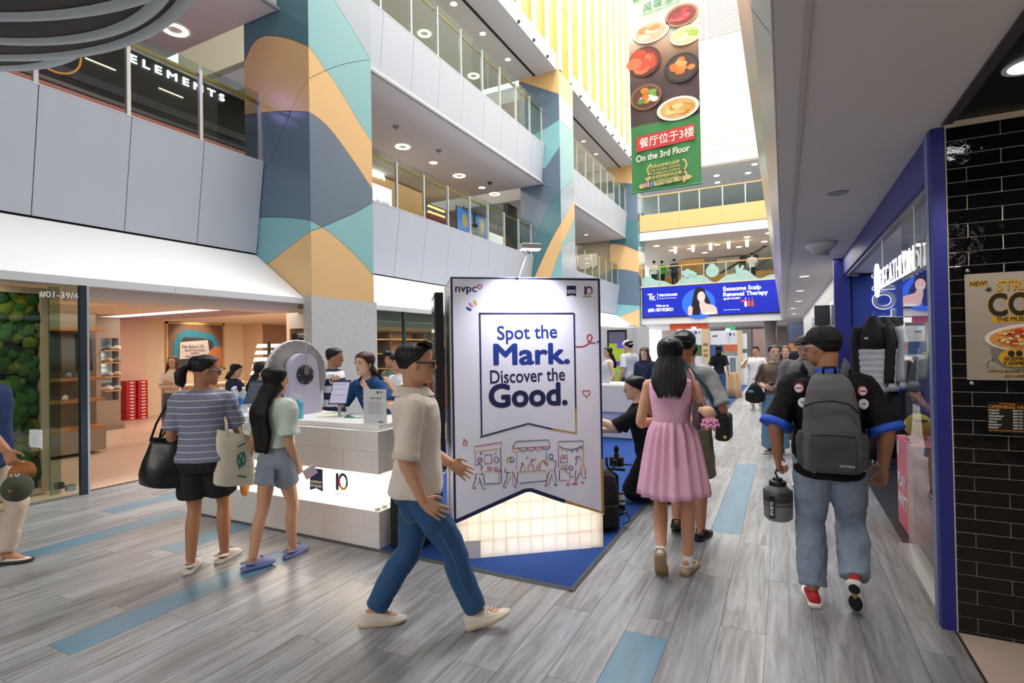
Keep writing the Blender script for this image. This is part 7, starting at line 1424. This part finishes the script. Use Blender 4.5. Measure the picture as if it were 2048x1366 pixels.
MB().tube([p.nb+V((.06,.03,0)), p.nb+V((.03,.12,-.12)), p.nb+V((0,.145,-.3)), p.nb+V((-.03,.12,-.12)), p.nb+V((-.06,.03,0))], [(.01,.003)]*5, 6).build('lanyard', RD, p.t)
walker('woman in sleeveless white top with long black hair at the white counter', -3.42, 11.3, 120, 1.58, '#eceaea', '#8d9aa8', '#120f10', .3, True, LT, sleeve=0, vox=.01, head=(20,4,0))
p = walker('man in white shirt and backwards white cap before the tall colourful screen', -3.05, 11.65, 60, 1.72, '#d7dde6', '#4d525c', sk=LT, vox=.01, head=(15,8,0)); p.cap('#eceaea', 180, True)
p = walker('woman in white tee with a black mountain print, hand at her chin', -4.40, 5.45, 168, 1.54, '#e9e9ec', '#c9ccd2', '#141012', .14, True, TN, vox=.009, head=(-32,-2,0), la=dict(w=(-.05,.22,1.2), e=(-.7,-.3,-1)), lh=dict(curl=.7, bend=(.2,-.2,.8)), flare=.02)
q_, M_ = on(p, .62, 1, 0, .03); MB().prism([(-.1,-.05),(.1,-.05),(.1,-.02),(.05,.02),(0,.08),(-.02,.06),(-.08,.0)], q_, -(M_ @ XA), ZA, M_ @ YA, .003).build('mountain_print', INK, p.t); MB().tube([p.H_(-.3,.2,.33), p.H_(0,.4,.36), p.H_(.3,.2,.33)], [.03,.045,.03], 8).build('sunglasses', BLACK, p.t, True)
p = walker('woman with sunglasses on her head half hidden behind the navy polo woman', -4.95, 5.95, 165, 1.58, '#6d7f6a', '#3a3f48', '#1a1413', .1, True, TN, vox=.01); MB().tube([p.H_(-.3,.2,.36), p.H_(0,.42,.4), p.H_(.3,.2,.36)], [.03,.045,.03], 8).build('sunglasses', BLACK, p.t, True)
walker('person in red top and denim shorts almost hidden behind the board', -4.02, 5.8, 100, 1.66, '#9a2f38', '#6d94c0', '#171214', .1, True, LT, vox=.01, cut=.25, lname='denim_shorts')
def bands():
    m = bpy.data.materials.new('rugby_bands'); m.use_nodes = True; t = m.node_tree; b = t.nodes['Principled BSDF']; L = t.links.new
    tc = t.nodes.new('ShaderNodeTexCoord'); sp = t.nodes.new('ShaderNodeSeparateXYZ'); L(tc.outputs['Object'], sp.inputs[0]); mu = t.nodes.new('ShaderNodeMath'); mu.operation = 'MULTIPLY'; mu.inputs[1].default_value = 1/.17; L(sp.outputs[2], mu.inputs[0])
    fr_ = t.nodes.new('ShaderNodeMath'); fr_.operation = 'FRACT'; L(mu.outputs[0], fr_.inputs[0]); gt = t.nodes.new('ShaderNodeMath'); gt.operation = 'GREATER_THAN'; gt.inputs[1].default_value = .5; L(fr_.outputs[0], gt.inputs[0])
    mx = t.nodes.new('ShaderNodeMix'); mx.data_type = 'RGBA'; mx.inputs[6].default_value = lin('#232c48'); mx.inputs[7].default_value = lin('#e4e4e8'); L(gt.outputs[0], mx.inputs[0]); L(mx.outputs[2], b.inputs['Base Color']); b.inputs['Roughness'].default_value = .85; return m
p = walker('man in navy and white banded tee behind the prize wheel', -5.0, 4.92, -70, 1.64, '#232c48', '#1c2233', sk=BRN, vox=.009, facey=True, head=(10,10,0), ra=dict(w=(.26,-.05,.9)), lname='navy_trousers')
for ch in p.t.children:
    if ch.name.startswith('shirt'): ch.data.materials[0] = bands()
p = P('woman with long black hair and cream tank top sitting beyond the water bottles', -5.56, 4.25, -70, 1.60, pel=(0,0,.72), lean=8, head=(-6,4,0), fem=True, skin_=LT, vox=.009, ra=dict(w=(.15,.3,.98), e=(.6,-.5,-1)), la=dict(w=(-.12,.32,1.2), e=(-.6,-.5,-1)), ll=dict(a=(-.1,.45,.3), k=(0,1,.6)), rl=dict(a=(.1,.45,.3), k=(0,1,.6)))
p.body(); p.face(); p.hair('#120f11', .34, .06, .4, back=.12); p.top('#d8cdb8', .0, 0, .014, None, 'tank_top'); p.legs_('#3a3f4a', .95, .016); p.shoes('flat', '#e0d8cc', '#8a7a66')
ss_ = thing('bar_stool', 'dark high stool under the woman with the cream tank top', 'stool', (-5.56,4.25,0)); MB().lathe([(.001,.6),(.18,.6),(.18,.64),(.001,.645)], 22).build('seat', DARK, ss_, True, sharp=40)
for k in range(4): MB().tube([(.12*math.cos(k*1.57+.8),.12*math.sin(k*1.57+.8),.6),(.18*math.cos(k*1.57+.8),.18*math.sin(k*1.57+.8),0)], .012, 8).build('leg', DARK, ss_)
p = walker('shop assistant with long auburn hair and folded arms before the framed picture', -10.4, 6.15, 220, 1.55, '#eadfd2', '#5b5f68', '#6a3018', .34, True, LT, vox=.012, ra=dict(w=(-.06,.18,.98), e=(1,-.2,-.4)), la=dict(w=(.05,.16,1.12), e=(-1,-.2,-.4)), style='sides', glasses='#c9b9a0', lname='jeans', hem=.12)
p = P('woman in navy dress sitting and reading a sheet inside the left shop', -8.35, 5.92, -60, 1.56, pel=(0,0,.66), lean=4, head=(0,18,0), fem=True, skin_=LT, vox=.011, ra=dict(w=(.12,.32,1.0), e=(.6,-.4,-1)), la=dict(w=(-.08,.32,1.0), e=(-.6,-.4,-1)), ll=dict(a=(-.1,.42,.2), k=(0,1,.6)), rl=dict(a=(.06,.45,.28), k=(0,1,.7)))
p.body(); p.face(); p.hair('#141011', .12, .06, .4); p.top('#2b3556', -.05, .45, .018, None, 'navy_top'); p.legs_('#2b3556', .9, .03, None, 'navy_skirt', .2); p.shoes('flat', '#b98a5c', '#8a6a48')
o = MB().box(-.1,.1,-.002,.002,-.14,.14).build('paper_sheet', mat('#d9c2b0', .7), None); o.location = (-8.05,6.1,1.1); o.rotation_euler = (.3,.2,-.6); tag(o, 'pale paper sheet held by the seated woman in navy', 'paper')
st_ = thing('bar_stool', 'dark stool under the seated woman in navy', 'stool', (-8.35,5.92,0)); MB().lathe([(.001,.52),(.18,.52),(.18,.56),(.001,.565)], 22).build('seat', DARK, st_, True, sharp=40); MB().tube([(0,0,.52),(0,0,.01)], .025, 8).build('pole', CHROME, st_); MB().lathe([(.2,0),(.2,.012),(.001,.015)], 20).build('base', CHROME, st_)
bx = thing('shop_desk', 'beige service desk inside the left shop below the framed picture', 'desk', (-11.4,6.5,0)); MB().box(0,.45,0,1.6,0,.92).build('body', mat('#b49a80', .5), bx, bevel=.01); MB().box(-.03,.48,-.03,1.63,.92,.95).build('worktop', mat('#d8c3a6', .4), bx)
pc_ = thing('snack_cup', 'red and white paper cup with a folded card standing on the shop desk', 'cup', (-11.15,7.9,.95)); MB().lathe([(.001,0),(.055,0),(.07,.16),(.06,.16)], 18).build('cup_body', mat('#e0b9a4', .5, var=.3, bscale=12), pc_, True); MB().lathe([(.059,.03),(.066,.1)], 18).build('red_print', mat('#b5303a', .5), pc_, True); MB().prism([(-.02,.14),(.05,.14),(-.03,.30)], (0,0,0), XA, ZA, YA, .002).build('folded_card', WHITE, pc_)
for i, (x, y, f, t_, b_) in enumerate(((-9.0,15.1,60,'#a8a296','#4a4a42'),(-9.9,16.5,80,'#8a8f90','#3a3a3a'))): walker(['man in beige shirt standing at the gallery railing','dark haired man next to the beige shirted man at the gallery railing'][i], x, y, f, 1.72, t_, b_, facey=False, vox=.013, z=4.0)
for i, (x, y, f, t_, b_) in enumerate(((-6.6,31.2,10,'#e6e8ea','#2c5a48'),(-6.2,31.4,30,'#4fa84a','#2a2f36'),(-5.45,31.1,0,'#2c4450','#2a3038'),(-1.45,31.3,0,'#eceae6','#3a3a40'))): walker(['person in white top leftmost at the far gallery railing','person in green top at the far gallery railing','person in dark teal top at the far gallery railing','person in white jacket at the right of the far gallery railing'][i], x, y, f, 1.62, t_, b_, facey=False, vox=.018, z=4.86)
